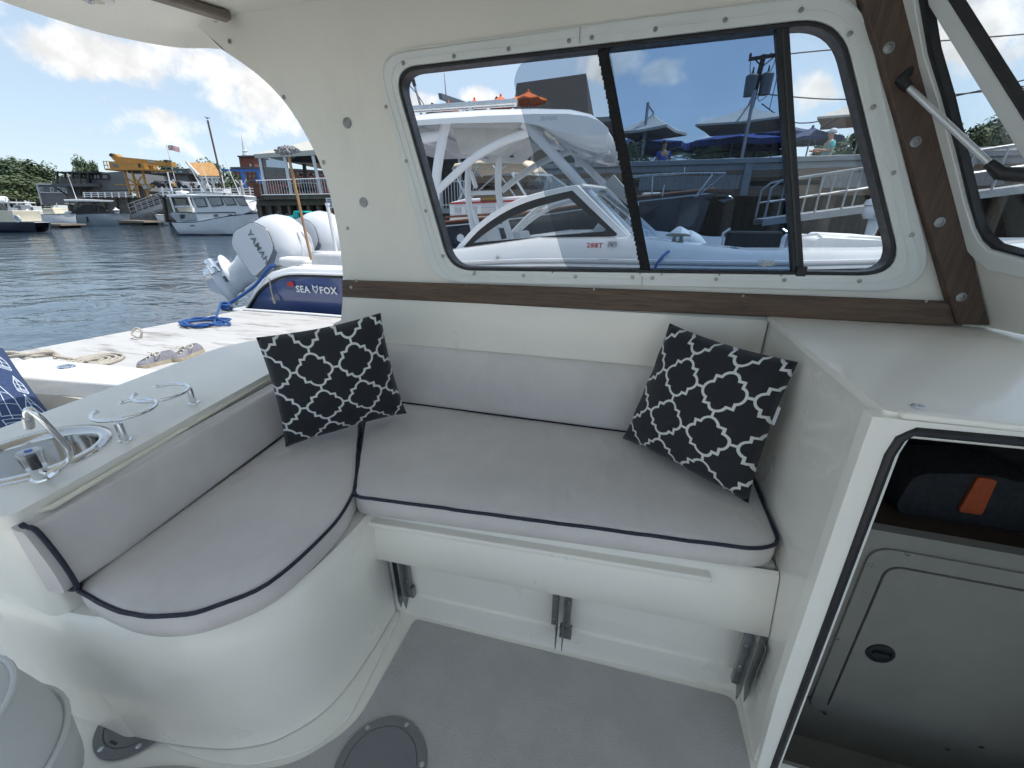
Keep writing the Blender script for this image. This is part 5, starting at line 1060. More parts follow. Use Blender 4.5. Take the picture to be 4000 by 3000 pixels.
# potted palms and grass on the pier
def palm(p, h, label, n=16):
    t = thing('potted_palm', label, 'palm', tuple(p), 0, 'potted palms on the pier'); m = MB(); m.lathe([(.2, 0), (.26, .4), (.24, .42), (.2, .38)], tuple(p), 14); m.build('pot', pm('pot', (.2, .12, .08), .8) if 'pot' not in MATS else MATS['pot'], t)
    rs = random.Random(int(p[0]*100)); m = MB(); m.tube([(p[0], p[1], p[2]+.35), (p[0], p[1], p[2]+.6)], .05, 6); m.build('stem', barkm, t)
    for i in range(n):
        a = rs.random()*6.28; L = h*rs.uniform(.7, 1); el = rs.uniform(.35, 1.3); m = MB(); prev = None; rows = []
        for k in range(7):
            q = k/6; r = L*q*math.cos(el*(1-q*.7)); z = L*(q*math.sin(el)-.55*q*q); rows.append(Vector((p[0]+math.cos(a)*r, p[1]+math.sin(a)*r, p[2]+.55+z)))
        m.tube([tuple(v) for v in rows], [.012, .01, .009, .008, .006, .005, .003], 4); sd = Vector((-math.sin(a), math.cos(a), 0))
        for k in range(1, 12):
            f = k/12*6; i0 = int(f); v = rows[i0].lerp(rows[min(6, i0+1)], f-i0); ll = .22*(1-abs(k/12-.4))
            for s_ in (-1, 1): e = v+sd*s_*ll+Vector((math.cos(a)*ll*.6, math.sin(a)*ll*.6, -.05)); m.add([tuple(v), tuple((v+e)/2+ZV*.02+sd*.0), tuple(e), tuple((v+e)/2-Vector((math.cos(a), math.sin(a), 0))*.035)], [(0, 1, 2, 3)])
        m.build('frond', leafm['mid'], t, smooth=False)
palm((U(2545, 640, 17.3).x, 17.3, 2.35), 1.25, 'potted palm left of the person in the blue shirt'); palm((U(2725, 640, 17.3).x, 17.3, 2.35), 1.3, 'potted palm right of the person in the blue shirt')
for i, px in enumerate((2450, 2480)):
    q = U(px, 640, 16.6); m = MB(); rs = random.Random(i)
    for k in range(160): a = rs.random()*6.28; r = .28*math.sqrt(rs.random()); z = rs.uniform(.3, 1.25); v = Vector((q.x+math.cos(a)*r, 16.6+math.sin(a)*r*.6, 2.35+z)); d = Vector((rs.gauss(0, .06), rs.gauss(0, .06), rs.gauss(.03, .05))); e = d.orthogonal().normalized()*.022; m.add([tuple(v-d), tuple(v+e), tuple(v+d), tuple(v-e)], [(0, 1, 2, 3)])
    m.box(q.x-.22, q.x+.22, 16.45, 16.75, 2.35, 2.7); solo(m, 'planter', leafm['dark'], 'leafy planter '+('at the left end of the parapet' if i == 0 else 'just left of the first palm'), 'planter', 'planters on the pier', smooth=False)
# utility pole with transformers and wires
polew = wood('pole_wood', (.06, .045, .035), (.12, .095, .075), 2, .2, .9); YU = 27.0
tp, bp_ = ay(2984, 214, YU), ay(2884, 640, YU)
up_ = thing('utility_pole', 'leaning wooden utility pole with crossarm and transformers', 'utility pole', (bp_.x, YU, 1.1))
m = MB(); m.tube([(bp_.x+(bp_.x-tp.x)*.9, YU, 1.1), tuple(tp)], [.17, .12], 10); m.build('pole', polew, up_)
a, b = ay(2925, 232, YU-.1), ay(3050, 212, YU-.1); m = MB(); m.bar(tuple(a), tuple(b), .12, .14); m.build('crossarm', polew, up_)
for a, b in (((2950, 232), (2976, 262)), ((3024, 222), (2976, 262))): m = MB(); m.bar(tuple(ay(*a, YU-.1)), tuple(ay(*b, YU-.1)), .05, .05); m.build('brace', polew, up_)
for px, py in ((2932, 334), (2992, 328)):
    c = ay(px, py, YU-.15); m = MB(); m.lathe([(.05, -.48), (.26, -.45), (.29, .38), (.2, .46), (.05, .5)], tuple(c), 16); m.build('transformer', pm('transformer', (.16, .17, .18), .5, .5) if 'transformer' not in MATS else MATS['transformer'], up_)
    m = MB(); m.tube([tuple(c+ZV*.48), tuple(c+ZV*.75)], [.05, .03], 6); m.build('bushing', polew, up_)
for px in (2930, 3008, 3045): c = ay(px, 226, YU-.1); m = MB(); m.lathe([(.05, 0), (.07, .1), (.03, .2)], tuple(c), 8); m.build('insulator', pm('insul', (.05, .04, .04), .4) if 'insul' not in MATS else MATS['insul'], up_)
m = MB()
for pts in ([(2932, 240), (2930, 275), (2941, 306)], [(3030, 226), (3018, 262), (2995, 300)], [(3045, 224), (3035, 300), (3005, 430)], [(2925, 352), (2945, 390), (2975, 362)], [(2960, 365), (2965, 395), (2995, 375)]): m.tube(smoothpath([tuple(ay(*q, YU-.2)) for q in pts], 5), .018, 5)
m.build('drop_wire', rubber, up_, kind='stuff')
for lab, pts in (('power line running forward from the transformers', [(2962, 362), (3060, 375), (3290, 388), (3700, 372), (4300, 300)]), ('second power line above the navy umbrella', [(2975, 405), (3100, 478), (3290, 458), (3710, 380), (4300, 240)]), ('power line leaving the crossarm to the right', [(3045, 215), (3300, 190), (4300, 110)])):
    m = MB(); m.tube(smoothpath([tuple(ay(*q, YU)) for q in pts], 8), .028, 5); solo(m, 'power_line', rubber, lab, 'wire', 'power lines')
# restaurant behind the hardtop, orange umbrellas, sign
beige = pm('wall_beige', (.42, .36, .29), .8, var=.08, scale=2); slate = pm('roof_black', (.030, .030, .032), .9, var=.25, scale=5, bump=.5, bscale=12); greysid = pm('siding_grey', (.17, .19, .21), .75, var=.1, scale=3, stretch=(.2, 1, 6)); dark_in = pm('porch_dark', (.05, .045, .042), .8, var=.2); trimw = pm('trim_white', (.55, .57, .60), .6, var=.04)
rs_ = thing('restaurant', 'dark roofed waterside restaurant behind the blue boat', 'building', (-6, 20, 1.1))
x0, x1 = ay(1560, 600, 19).x, ay(2420, 600, 19).x
m = MB(); m.box(x0, x1, 19, 25, .0, 4.3); m.build('wall', greysid, rs_, smooth=False)
a, b = ay(1955, 600, 18.95).x, ay(2135, 600, 18.95).x; m = MB(); m.box(a, b, 18.9, 19.0, 1.1, 4.25); m.build('wall', beige, rs_, smooth=False)
a, b = ay(1600, 600, 18.9).x, ay(1925, 600, 18.9).x; m = MB(); m.box(a, b, 18.86, 18.99, 1.1, 4.1); m.build('porch_opening', dark_in, rs_, smooth=False)
for k in range(4): x = a+(b-a)*(k+.5)/4; m = MB(); m.box(x-.06, x+.06, 18.7, 18.84, 1.1, 4.2); m.build('post', trimw, rs_)
m = MB(); m.box(a-.2, b+.2, 18.2, 18.95, 4.1, 4.28); m.build('porch_roof', trimw, rs_)
for q0, q1 in (((1978, 572), (2034, 690)), ((2046, 600), (2082, 690))):
    a, b = ay(*q0, 18.88), ay(*q1, 18.88); m = MB(); m.xz([(a.x, b.z), (b.x, b.z), (b.x, a.z), (a.x, a.z)], 18.82, 18.899, [[(a.x+.09, b.z+.09), (b.x-.09, b.z+.09), (b.x-.09, a.z-.09), (a.x+.09, a.z-.09)]]); f = m.build('window', trimw, rs_, smooth=False)
    m = MB(); m.box(a.x+.08, b.x-.08, 18.87, 18.895, b.z+.08, a.z-.08); m.build('pane', pm('pane_dark', (.04, .05, .06), .08, spec=.8) if 'pane_dark' not in MATS else MATS['pane_dark'], f, smooth=False)
m = MB(); m.box(x0, x1, 17.2, 25.2, 4.3, 4.45); m.build('roof_deck', greysid, rs_)
rl, rr, el, er = ay(2018, 325, 24), ay(2290, 287, 24), ay(1996, 430, 21.5), ay(2312, 445, 21.5)
m = MB(); m.add([tuple(rl), tuple(rr), (er.x, 21.3, 4.4), (el.x, 21.3, 4.4), (el.x, 27, 4.4), (er.x, 27, 4.4)], [(0, 1, 2, 3), (0, 4, 5, 1), (0, 3, 4), (1, 5, 2)]); m.build('roof', slate, rs_, smooth=False)
for i, (px, py, w_) in enumerate(((2064, 357, .72), (1956, 374, .62), (1853, 387, .52), (1752, 401, .5))):
    umbrella(ay(px, py, 18.6+i*.5), w_*1.05, w_, .30, canv_o, umb_metal, 4.45, ('orange umbrella in front of the black roof', 'orange umbrella just left of the black roof', 'orange umbrella between the sign and the larger ones', 'small orange umbrella below the sign')[i], 'orange umbrellas on the roof deck', 8, None, .2*i, .05)
sg = thing('sign_board', 'dark sign board with white script lettering above the roofs', 'sign', tuple(ay(1765, 430, 26)))
A, B, C_, D_ = [ay(*q, y) for q, y in (((1711, 363), 24), ((1826, 402), 33), ((1826, 425), 33), ((1716, 388), 24))]
m = MB(); off = Vector((.15, .1, 0)); m.add([tuple(v) for v in (A, B, C_, D_)]+[tuple(v+off) for v in (A, B, C_, D_)], [(0, 1, 2, 3), (7, 6, 5, 4), (0, 4, 5, 1), (1, 5, 6, 2), (2, 6, 7, 3), (3, 7, 4, 0)]); m.build('board', pm('sign_dark', (.03, .045, .06), .6), sg, smooth=False)
def on_sign(u, v, t): top = A.lerp(B, u); bot = D_.lerp(C_, u); p = bot.lerp(top, v)-off*.12; return tuple(p)
tx, tw = text_mb("Michael's Harborside", 1.0, lambda u, v, t: on_sign(.16+u/9.5*.9, .22+v*.62, t), shear=.3); tx.build('lettering', trimw, sg, smooth=False)
for u in (.2, .75): p = D_.lerp(C_, u); m = MB(); m.tube([tuple(p+off*.5+ZV*.1), (p.x, p.y, 1.1)], .06, 6); m.build('post', umb_metal, sg)
m = MB(); a, b = ay(1735, 285, 30), ay(1743, 380, 30); m.tube([tuple(a), tuple(b), (b.x, 30, 1.1)], [.02, .05, .08], 6); solo(m, 'mast', umb_metal, 'thin grey mast rising behind the sign board', 'mast')
lp = thing('lamp_post', 'grey lamp post with cable at the left edge of the window', 'lamp post', (ay(1645, 415, 26).x, 26, 1.1)); a, b = ay(1620, 335, 26), ay(1642, 412, 26)
m = MB(); m.tube([(b.x, 26, 1.1), tuple(b), tuple(a)], .07, 8); m.build('post', umb_metal, lp); m = MB(); d = (a-b).normalized(); m.tube([tuple(a-d*.02), tuple(a+d*.32)], [.1, .12], 8); m.build('lamp_head', rubber, lp); m = MB(); m.tube([tuple(ay(1598, 332, 26)), tuple(ay(1630, 368, 26)), tuple(ay(1658, 412, 26))], .025, 5); m.build('cable', rubber, lp)
for i, (px, py, w_) in enumerate(((1681, 397, 70), (1935, 372, 60))):
    a = ay(px, py, 34); hw = w_/1600*32/2; h = thing('gable_house', ('grey gabled house roof left of the sign board', 'grey gabled house roof between the orange umbrellas')[i], 'building', (a.x, 36, 1.1)); m = MB(); m.box(a.x-hw, a.x+hw, 34.5, 38, 1.1, a.z-1.0); m.build('wall', trimw, h, smooth=False)
    m = MB(); m.add([(a.x-hw*1.15, 34.2, a.z-1.05), (a.x+hw*1.15, 34.2, a.z-1.05), (a.x, 34.2, a.z), (a.x-hw*1.15, 38.3, a.z-1.05), (a.x+hw*1.15, 38.3, a.z-1.05), (a.x, 38.3, a.z)], [(0, 1, 2), (3, 5, 4), (0, 2, 5, 3), (2, 1, 4, 5), (0, 3, 4, 1)]); m.build('roof', slate, h, smooth=False)
# railings helper
def railing(root, p0, p1, h, n, mat, rails=(1.0,), r=.025, name='baluster'):
    a, b = Vector(p0), Vector(p1)
    for f in rails: m = MB(); m.tube([tuple(a+ZV*h*f), tuple(b+ZV*h*f)], r, 6); m.build('rail', mat, root)
    for k in range(n+1): p = a.lerp(b, k/n); m = MB(); m.tube([tuple(p), tuple(p+ZV*h)], r*.8, 5); m.build(name, mat, root)
pr_l = thing('porch_deck', 'low deck with white balusters in front of the restaurant porch', 'deck', (-7, 17.6, 1.1))
a, b = ay(1600, 762, 17).x, ay(1960, 762, 17).x; m = MB(); m.box(a, b, 17, 18.8, 1.3, 1.5); m.build('deck', pier_cap, pr_l); railing(pr_l, (a, 17.05, 1.5), (b, 17.05, 1.5), 1.0, 30, trimw, (1.0, .12), .022)
for k in range(4): x = a+(b-a)*(k+.5)/4; m = MB(); m.tube([(x, 17.3, -1), (x, 17.3, 1.3)], .15, 8); m.build('piling', pier_wood, pr_l)
# ---- the dark blue cabin cruiser beyond
YL = 9.3; navyh = pm('hull_navy', (.012, .016, .030), .2, var=.05, coat=.6); mahog = wood('mahogany', (.10, .035, .018), (.17, .065, .03), 0, .4, .3); canb = pm('bimini_beige', (.52, .45, .35), .85, var=.05, scale=6, bump=.3)
lb = thing('cabin_cruiser', 'navy hulled cruiser with beige canvas top beyond the blue boat', 'boat', (-1, YL+1.2, WZ))
X = [-5.6, -4.8, -3.8, -2.8, -1.8, -1.0, -.2, .5, 1.1, 1.5]; S = [1.0, 1.04, 1.12, 1.22, 1.34, 1.45, 1.56, 1.64, 1.71, 1.755]; Bm = [1.2, 1.3, 1.35, 1.35, 1.32, 1.22, 1.0, .66, .34, .03]
def s_at(px, py): return ay(px, py, YL)
rows = []
for x, z, b in zip(X, S, Bm): rows.append([(x-(.6*(1-b/1.35)*(1-t)), YL+1.3+s*max(.02, b)*w_, zz) for s, t, w_, zz in ((-1, 1, 1, z), (-1, .7, .97, z*.5), (-1, .3, .85, -.3), (0, 0, 0, -.5), (1, .3, .85, -.3), (1, .7, .97, z*.5), (1, 1, 1, z))])
m = MB(); m.grid(rows); m.face(rows[0]); m.build('hull', navyh, lb, ang=1.0)
m = MB(); m.grid([[(x, YL+1.3-b, z+.002) for x, z, b in zip(X, S, Bm)], [(x, YL+1.3+b, z+.002) for x, z, b in zip(X, S, Bm)]]); m.build('deck', gl_w, lb, smooth=False)
m = MB(); m.tube(smoothpath([(x, YL+1.3-b-.01, z+.03) for x, z, b in zip(X, S, Bm)], 3), .035, 8); m.build('toe_rail', mahog, lb); m = MB(); m.tube(smoothpath([(x, YL+1.3-b-.015, z-.05) for x, z, b in zip(X, S, Bm)], 3), .014, 6); m.build('cove_stripe', gl_w, lb)
ch = [s_at(*q) for q in [(1740, 868), (1740, 790), (1800, 775), (2000, 765), (2150, 755), (2350, 790), (2420, 812), (2420, 840)]]
m = MB(); m.xz([(q.x, q.z) for q in ch], YL+.22, YL+2.4); m.build('cabin_house', gl_w, lb, bevel=.03)
m = MB(); a, b = s_at(1745, 790), s_at(2180, 772); m.bar((a.x, YL+.20, a.z-.02), (b.x, YL+.20, b.z-.02), .02, .035); m.build('house_stripe', redm, lb)
m = MB(); a, b = s_at(1725, 848), s_at(2330, 815); m.bar((a.x, YL+.205, a.z), (b.x, YL+.205, b.z), .02, .045); m.build('house_stripe', mahog, lb)
for q0, q1 in (((1762, 808), (1788, 832)), ((1868, 803), (1924, 831)), ((2062, 792), (2106, 815)), ((1805, 806), (1850, 832))):
    a, b = s_at(*q0), s_at(*q1); m = MB(); m.box(a.x, b.x, YL+.19, YL+.218, b.z, a.z); v = m.build('side_vent', gl_grey, lb, bevel=.008)
    for k in range(4): z = b.z+(a.z-b.z)*(k+.5)/4; m = MB(); m.box(a.x+.02, b.x-.02, YL+.182, YL+.19, z-.006, z+.006); m.build('slat', gl_w, v)
a, b = s_at(1866, 770), s_at(1938, 786); m = MB(); m.box(a.x, b.x, YL+.17, YL+.2, b.z, a.z); nb = m.build('name_board', mahog, lb); t_, _ = text_mb('LIONHEART', .075, lambda u, v, t: (a.x+.03+u*.92, YL+.167, b.z+.035+v)); t_.build('name_lettering', pm('gold', (.6, .42, .1), .4, .6), nb, smooth=False)
# windshield and canvas
wsd = [s_at(*q) for q in [(1985, 672), (2110, 665), (2160, 745), (2040, 762)]]
m = MB(); m.add([(wsd[0].x, YL+.3, wsd[0].z), (wsd[1].x, YL+1.2, wsd[1].z), (wsd[2].x+.3, YL+1.2, wsd[2].z), (wsd[3].x, YL+.3, wsd[3].z), (wsd[0].x, YL+2.2, wsd[0].z), (wsd[3].x, YL+2.2, wsd[3].z)], [(0, 1, 2, 3), (1, 4, 5, 2)]); m.build('windshield', MATS['front_glass'], lb, smooth=False)
for i, j in ((0, 3), (1, 2), (0, 1)): m = MB(); pp = [(wsd[0].x, YL+.3, wsd[0].z), (wsd[1].x, YL+1.2, wsd[1].z), (wsd[2].x+.3, YL+1.2, wsd[2].z), (wsd[3].x, YL+.3, wsd[3].z)]; m.bar(pp[i], pp[j], .05, .04); m.build('windshield_frame', alu, lb)
m = MB(); m.tube([tuple(s_at(2030, 700)-Vector((0, .0, 0))), tuple(s_at(2080, 745))], .01, 5); m.build('wiper', rubber, lb)
m = MB(); m.add([(wsd[0].x-.9, YL+.3, wsd[3].z), (wsd[0].x, YL+.3, wsd[0].z), (wsd[3].x, YL+.3, wsd[3].z)], [(0, 1, 2)]); m.build('side_screen', glass_clear, lb, smooth=False)
q = [s_at(*v) for v in [(1738, 648), (1745, 636), (1830, 624), (1930, 620), (2020, 622), (2050, 640), (2075, 668)]]
rows = [[(v.x, YL+.35, v.z-.03) for v in q], [(v.x, YL+.45, v.z+.03) for v in q], [(v.x, YL+1.3, v.z+.10) for v in q], [(v.x, YL+2.2, v.z+.02) for v in q], [(v.x, YL+2.3, v.z-.05) for v in q]]
m = MB(); m.grid(rows); o = m.build('canvas_top', canb, lb); s = o.modifiers.new('s', 'SOLIDIFY'); s.thickness = .05
for a, b in (((1745, 655), (1830, 830)), ((1850, 640), (1760, 800)), ((1960, 640), (1800, 790)), ((1905, 640), (2000, 768))): m = MB(); m.tube([tuple(s_at(*a)+Vector((0, .35, 0))), tuple(s_at(*b)+Vector((0, .3, 0)))], .018, 6); m.build('canvas_frame', steel, lb)
# bow rail, pulpit and anchor
top = [s_at(*v) for v in [(2435, 685), (2600, 672), (2760, 668), (2855, 668)]]
m = MB(); m.tube(smoothpath([tuple(v+Vector((0, .5, 0))) for v in top], 4), .02, 8); br_ = m.build('bow_rail', steel, lb)
for a, b in (((2552, 676), (2548, 770)), ((2600, 715), (2592, 765)), ((2855, 668), (2735, 765)), ((2800, 672), (2728, 766))): m = MB(); m.tube([tuple(s_at(*a)+Vector((0, .5, 0))), tuple(s_at(*b)+Vector((0, .5, 0)))], .016, 6); m.build('stanchion', steel, br_)
a, b = ay(2735, 760, YL+1.3), ay(2850, 764, YL+1.3); m = MB(); m.box(a.x, b.x, YL+1.15, YL+1.45, 1.70, 1.765); m.build('pulpit', mahog, lb, bevel=.01)
m = MB(); c = Vector((b.x, YL+1.2, 1.63)); m.tube([tuple(c+Vector((-.25, 0, .06))), tuple(c), tuple(c+Vector((.06, 0, -.05)))], .018, 6); m.add([tuple(c+Vector((-.22, -.1, -.06))), tuple(c+Vector((.07, 0, -.02))), tuple(c+Vector((-.22, .1, -.06))), tuple(c+Vector((-.10, 0, -.12)))], [(0, 1, 3), (1, 2, 3), (0, 3, 2), (0, 2, 1)]); m.build('anchor', steel, lb)
a, b = s_at(2508, 745), s_at(2588, 790); m = MB(); m.box(a.x, b.x, YL+.7, YL+1.2, b.z, a.z); m.build('windlass_cover', pm('cover_cream', (.55, .53, .48), .8, bump=.5), lb, bevel=.06)
c = s_at(2672, 762); m = MB(); m.lathe([(.07, 0), (.05, .03), (.06, .09), (.045, .10)], (c.x, YL+.9, c.z-.03), 14); m.build('capstan', chrome, lb)
# landing float and gangway
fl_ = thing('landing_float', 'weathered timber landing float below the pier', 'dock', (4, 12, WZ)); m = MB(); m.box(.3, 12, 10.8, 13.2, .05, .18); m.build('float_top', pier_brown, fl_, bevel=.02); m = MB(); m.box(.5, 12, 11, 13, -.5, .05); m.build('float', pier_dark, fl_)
gw = thing('gangway', 'aluminium gangway with handrails climbing to the pier', 'gangway', tuple(ay(2960, 872, 11.5)))
A, B = ay(2960, 868, 11.5), ay(4060, 728, 11.5)
for y in (11.1, 11.9):
    m = MB(); m.bar((A.x, y, A.z), (B.x, y, B.z), .06, .14); m.build('side_beam', alu2, gw)
    ht_ = .82; tp = [(A.x+.02, y, A.z+.1), (A.x+.03, y, A.z+ht_*.85), (A.x+.2, y, A.z+ht_+.03), (B.x, y, B.z+ht_)]; m = MB(); m.tube(tp, .026, 8); m.build('handrail', alu2, gw)
    m = MB(); m.tube([(A.x+.02, y, A.z+.42), (B.x, y, B.z+.42)], .02, 6); m.build('midrail', alu2, gw)
    for k in range(1, 10): t = k/10; x, z = A.x+(B.x-A.x)*t, A.z+(B.z-A.z)*t; m = MB(); m.tube([(x, y, z), (x, y, z+ht_)], .02, 6); m.build('post', alu2, gw)
m = MB(); m.bar((A.x, 11.5, A.z+.05), (B.x, 11.5, B.z+.05), .76, .04); m.build('walkway', alu2, gw)
# white outboard on a skiff at the float
sk = thing('skiff', 'small white skiff with an upright outboard by the landing float', 'boat', (ay(3480, 880, 8.9).x+1.6, 9.2, WZ)); c = ay(3425, 860, 8.9)
m = MB(); rows = []
for x, b, z in ((0, .6, .42), (1, .68, .42), (2.2, .6, .46), (3.1, .3, .54), (3.5, .02, .6)): rows.append([(c.x+.25+x, 9.2+s*max(.02, b)*w_, zz) for s, w_, zz in ((-1, 1, z), (-1, .85, -.2), (0, 0, -.35), (1, .85, -.2), (1, 1, z))])
m.grid(rows); m.face(rows[0]); m.build('hull', gl_w, sk)
m = MB(); m.grid([[(c.x+.25+x, 9.2-b, z-.02) for x, b, z in ((0, .6, .42), (1, .68, .42), (2.2, .6, .46), (3.1, .3, .54), (3.5, .02, .6))], [(c.x+.25+x, 9.2+b, z-.02) for x, b, z in ((0, .6, .42), (1, .68, .42), (2.2, .6, .46), (3.1, .3, .54), (3.5, .02, .6))]]); m.build('boat_deck', gl_w, sk)
q0, q1 = ay(3392, 775, 8.9), ay(3460, 855, 8.9); m = MB(); zt, zb = q0.z, q1.z
rows = []
for z, w_, d_ in ((zb, .16, .14), (zb+.08, .2, .16), (zt-.14, .19, .16), (zt-.12, .17, .15), (zt-.10, .21, .17), (zt-.02, .19, .15), (zt, .12, .10)): rows.append([(c.x+w_*math.copysign(abs(math.cos(t))**.5, math.cos(t)), 8.95+d_*math.copysign(abs(math.sin(t))**.5, math.sin(t)), z) for t in [k*math.pi/8+.001 for k in range(16)]])
m.grid(rows, True); m.face(rows[0]); m.face(rows[-1]); oe = m.build('outboard_engine', gl_w, sk)
m = MB(); m.tube([(c.x, 8.95, zb), (c.x-.02, 8.95, zb-.3), (c.x-.02, 8.95, -.5)], [.1, .07, .05], 10); m.build('engine_leg', gl_w, oe)
t_, _ = text_mb('C-40', .09, lambda u, v, t: (c.x-.11+u, 8.785, zt-.30+v)); t_.build('engine_lettering', gl_blue, oe, smooth=False)
# trees behind the pier and beyond the windshield
for i, (px, py, d, h, w_, v) in enumerate(((3300, 520, 60, 8.0, 9, 1), (3230, 545, 66, 7.2, 7, 0), (3370, 500, 62, 8.5, 8, 2), (3560, 470, 58, 9.5, 9, 1), (3720, 480, 56, 9, 9, 0), (3830, 470, 52, 9.5, 8, 1), (3930, 420, 48, 10, 8, 2), (4000, 330, 44, 12.5, 9, 0), (4120, 360, 46, 12, 9, 1))):
    p = ad(px, 700, d); q = ad(px, py, d); tree((p.x, p.y, 1.0), (q.z-1.0), w_, v, ('rounded tree behind the small navy umbrella', 'low dark tree at the left end of the far tree line', 'pale green tree beside the window edge', 'tree hidden mostly behind the corner post', 'dark tree just left of the windshield frame', 'mid green tree low in the windshield', 'pale green tree in the windshield', 'tall dark tree at the right edge of the picture', 'tree half out of the picture on the right')[i], 'trees beyond the pier', i*.7)
# white board fence on the shore seen in the windshield
fe = thing('board_fence', 'white horizontal board fence low in the windshield', 'fence', tuple(ad(3900, 700, 20))); 
for k in range(5): a, b = ad(3700, 590+k*28, 20), ad(4120, 575+k*28, 20); m = MB(); m.bar(tuple(a), tuple(b), .05, .22); m.build('board', trimw, fe)
for px in (3760, 3900, 4040): a = ad(px, 575, 20.1); m = MB(); m.bar((a.x, a.y, a.z), (a.x, a.y, .9), .1, .1); m.build('post', trimw, fe)
# ------------------------------------------------------------------ the marina to the left, seen past the aft edge of the cabin
def bt(name, label, cat, px, py, d, group=None): p = ad(px, py, d); return thing(name, label, cat, tuple(p), PS, group)
def bx(mb, p0, p1, d, dep): (r0, z0), (r1, z1) = rz(*p0, d), rz(*p1, d); mb.box(min(r0, r1), max(r0, r1), d, d+dep, min(z0, z1), max(z0, z1)); return mb
def bpoly(mb, pts, d, dep, holes=()): mb.xz([rz(*q, d) for q in pts], d, d+dep, [[rz(*q, d) for q in h] for h in holes]); return mb
def btube(mb, pts, d, r, n=6): mb.tube([(rz(*q, d)[0], d, rz(*q, d)[1]) for q in pts], r, n); return mb
def B(): return MB(BGT)
mg_dark = pm('modern_grey', (.085, .092, .10), .7, var=.1, scale=.8, stretch=(.3, .3, 3)); mg_light = pm('clad_grey', (.14, .145, .155), .7, var=.08, scale=.6, stretch=(.2, .2, 3)); blk = pm('steel_black', (.02, .022, .025), .5, var=.1); gdk = pm('window_dark', (.05, .065, .08), .06, spec=.9, var=.2); timb = wood('timber_bulkhead', (.075, .062, .05), (.15, .125, .105), 2, .12, .9); panelg = pm('bulkhead_panel', (.10, .105, .10), .85, var=.2, scale=1.2); yel = pm('crane_yellow', (.40, .215, .045), .5, var=.12, scale=1.5, dirt=(.25, .12, .05), dirt_amt=.5, dscale=1.5); brick = pm('brick_red', (.19, .075, .055), .85, var=.2, scale=3); shing = pm('cedar_shingle', (.48, .27, .11), .85, var=.14, scale=3, bump=.5, bscale=8); cedar = pm('cedar_siding', (.42, .22, .10), .8, var=.1, scale=2, stretch=(.3, .3, 5)); blu = pm('gantry_blue', (.025, .13, .42), .5, var=.1, scale=1); whitet = pm('marine_white', (.66, .68, .71), .35, var=.04, scale=1.5, coat=.3); lgrey = pm('hull_grey', (.28, .31, .345), .3, var=.04, coat=.4); teal = pm('teal_plastic', (.02, .48, .44), .4, var=.05); cream = pm('cream', (.62, .57, .45), .6, var=.05); canvw = pm('canopy_cream', (.48, .47, .43), .7, var=.04, scale=.8); dkfloat = wood('float_wood', (.11, .095, .075), (.21, .18, .145), 0, .2, .85); navyb = pm('navy_stripe', (.02, .03, .07), .4)
# trees on the far shore
for i, (px, py, d, h_, w_, v, g) in enumerate(((-140, 640, 118, 0, 22, 1, 0), (20, 628, 120, 0, 20, 0, 0), (90, 640, 118, 0, 15, 1, 0), (150, 645, 116, 0, 14, 0, 0), (195, 655, 116, 0, 12, 1, 0), (60, 700, 104, 0, 16, 2, 0), (150, 715, 102, 0, 13, 2, 0), (372, 632, 112, 0, 7, 1, 1), (398, 645, 112, 0, 5.5, 0, 1), (690, 652, 120, 0, 9, 0, 1), (880, 645, 95, 0, 9, 1, 1))):
    p, q = ad(px, 800, d), ad(px, py-12, d)
    tree((p.x, p.y, 1.0), q.z-1.0, w_, v, ('large tree at the very left of the far shore', 'tallest dark tree on the left shore', 'mid green tree right of the tallest one', 'dark tree in the left shore tree line', 'last tree of the left shore before the balcony building', 'lighter tree low in front of the left shore trees', 'light green tree above the small grey house', 'tree rising behind the grey building left of the crane', 'small dark tree just behind the crane cab', 'tree top behind the flagpole', 'tree behind the blue gantry')[i], 'trees on the far shore', i*.9)
# modern grey building with a glazed balcony
d = 80; t = bt('modern_building', 'dark grey modern waterside building with a glazed roof terrace', 'building', 400, 800, d)
bpoly(B(), [(352, 676), (480, 670), (512, 742), (362, 746)], d, 9).build('wall', mg_light, t, smooth=False)
w_ = bpoly(B(), [(350, 680), (422, 680), (426, 700), (354, 700)], d-.25, .26).build('window_band', blk, t, smooth=False)
for k in range(3): bpoly(B(), [(356+k*22, 684), (374+k*22, 684), (376+k*22, 697), (358+k*22, 697)], d-.32, .06).build('pane', gdk, w_, smooth=False)
bpoly(B(), [(212, 671), (362, 668), (362, 676), (214, 676)], d-1.5, 10).build('terrace_roof', blk, t, smooth=False)
bpoly(B(), [(240, 690), (352, 690), (352, 722), (246, 722)], d+2, 5).build('terrace_wall', mg_dark, t, smooth=False)
for k in range(6): bpoly(B(), [(200+k*23, 697), (221+k*23, 697), (223+k*23, 718), (203+k*23, 718)], d-1.7, .05).build('glass_panel', glass_dark, t, smooth=False)
for k in range(5): bpoly(B(), [(218+k*30, 676), (222+k*30, 676), (226+k*30, 718), (222+k*30, 718)], d-1.6, .3).build('terrace_post', blk, t, smooth=False)
bpoly(B(), [(200, 718), (360, 716), (360, 728), (206, 730)], d-1.8, 8).build('terrace_slab', mg_dark, t, smooth=False)
bpoly(B(), [(262, 729), (365, 726), (380, 800), (270, 800)], d+1, 8).build('lower_wall', mg_dark, t, smooth=False)
btube(B(), [(210, 728), (262, 762)], d-1, .14).build('brace', blk, t)
for k in range(4): bpoly(B(), [(282+k*24, 738), (286+k*24, 738), (300+k*24, 800), (296+k*24, 800)], d-.3, .4).build('post', timb, t, smooth=False)
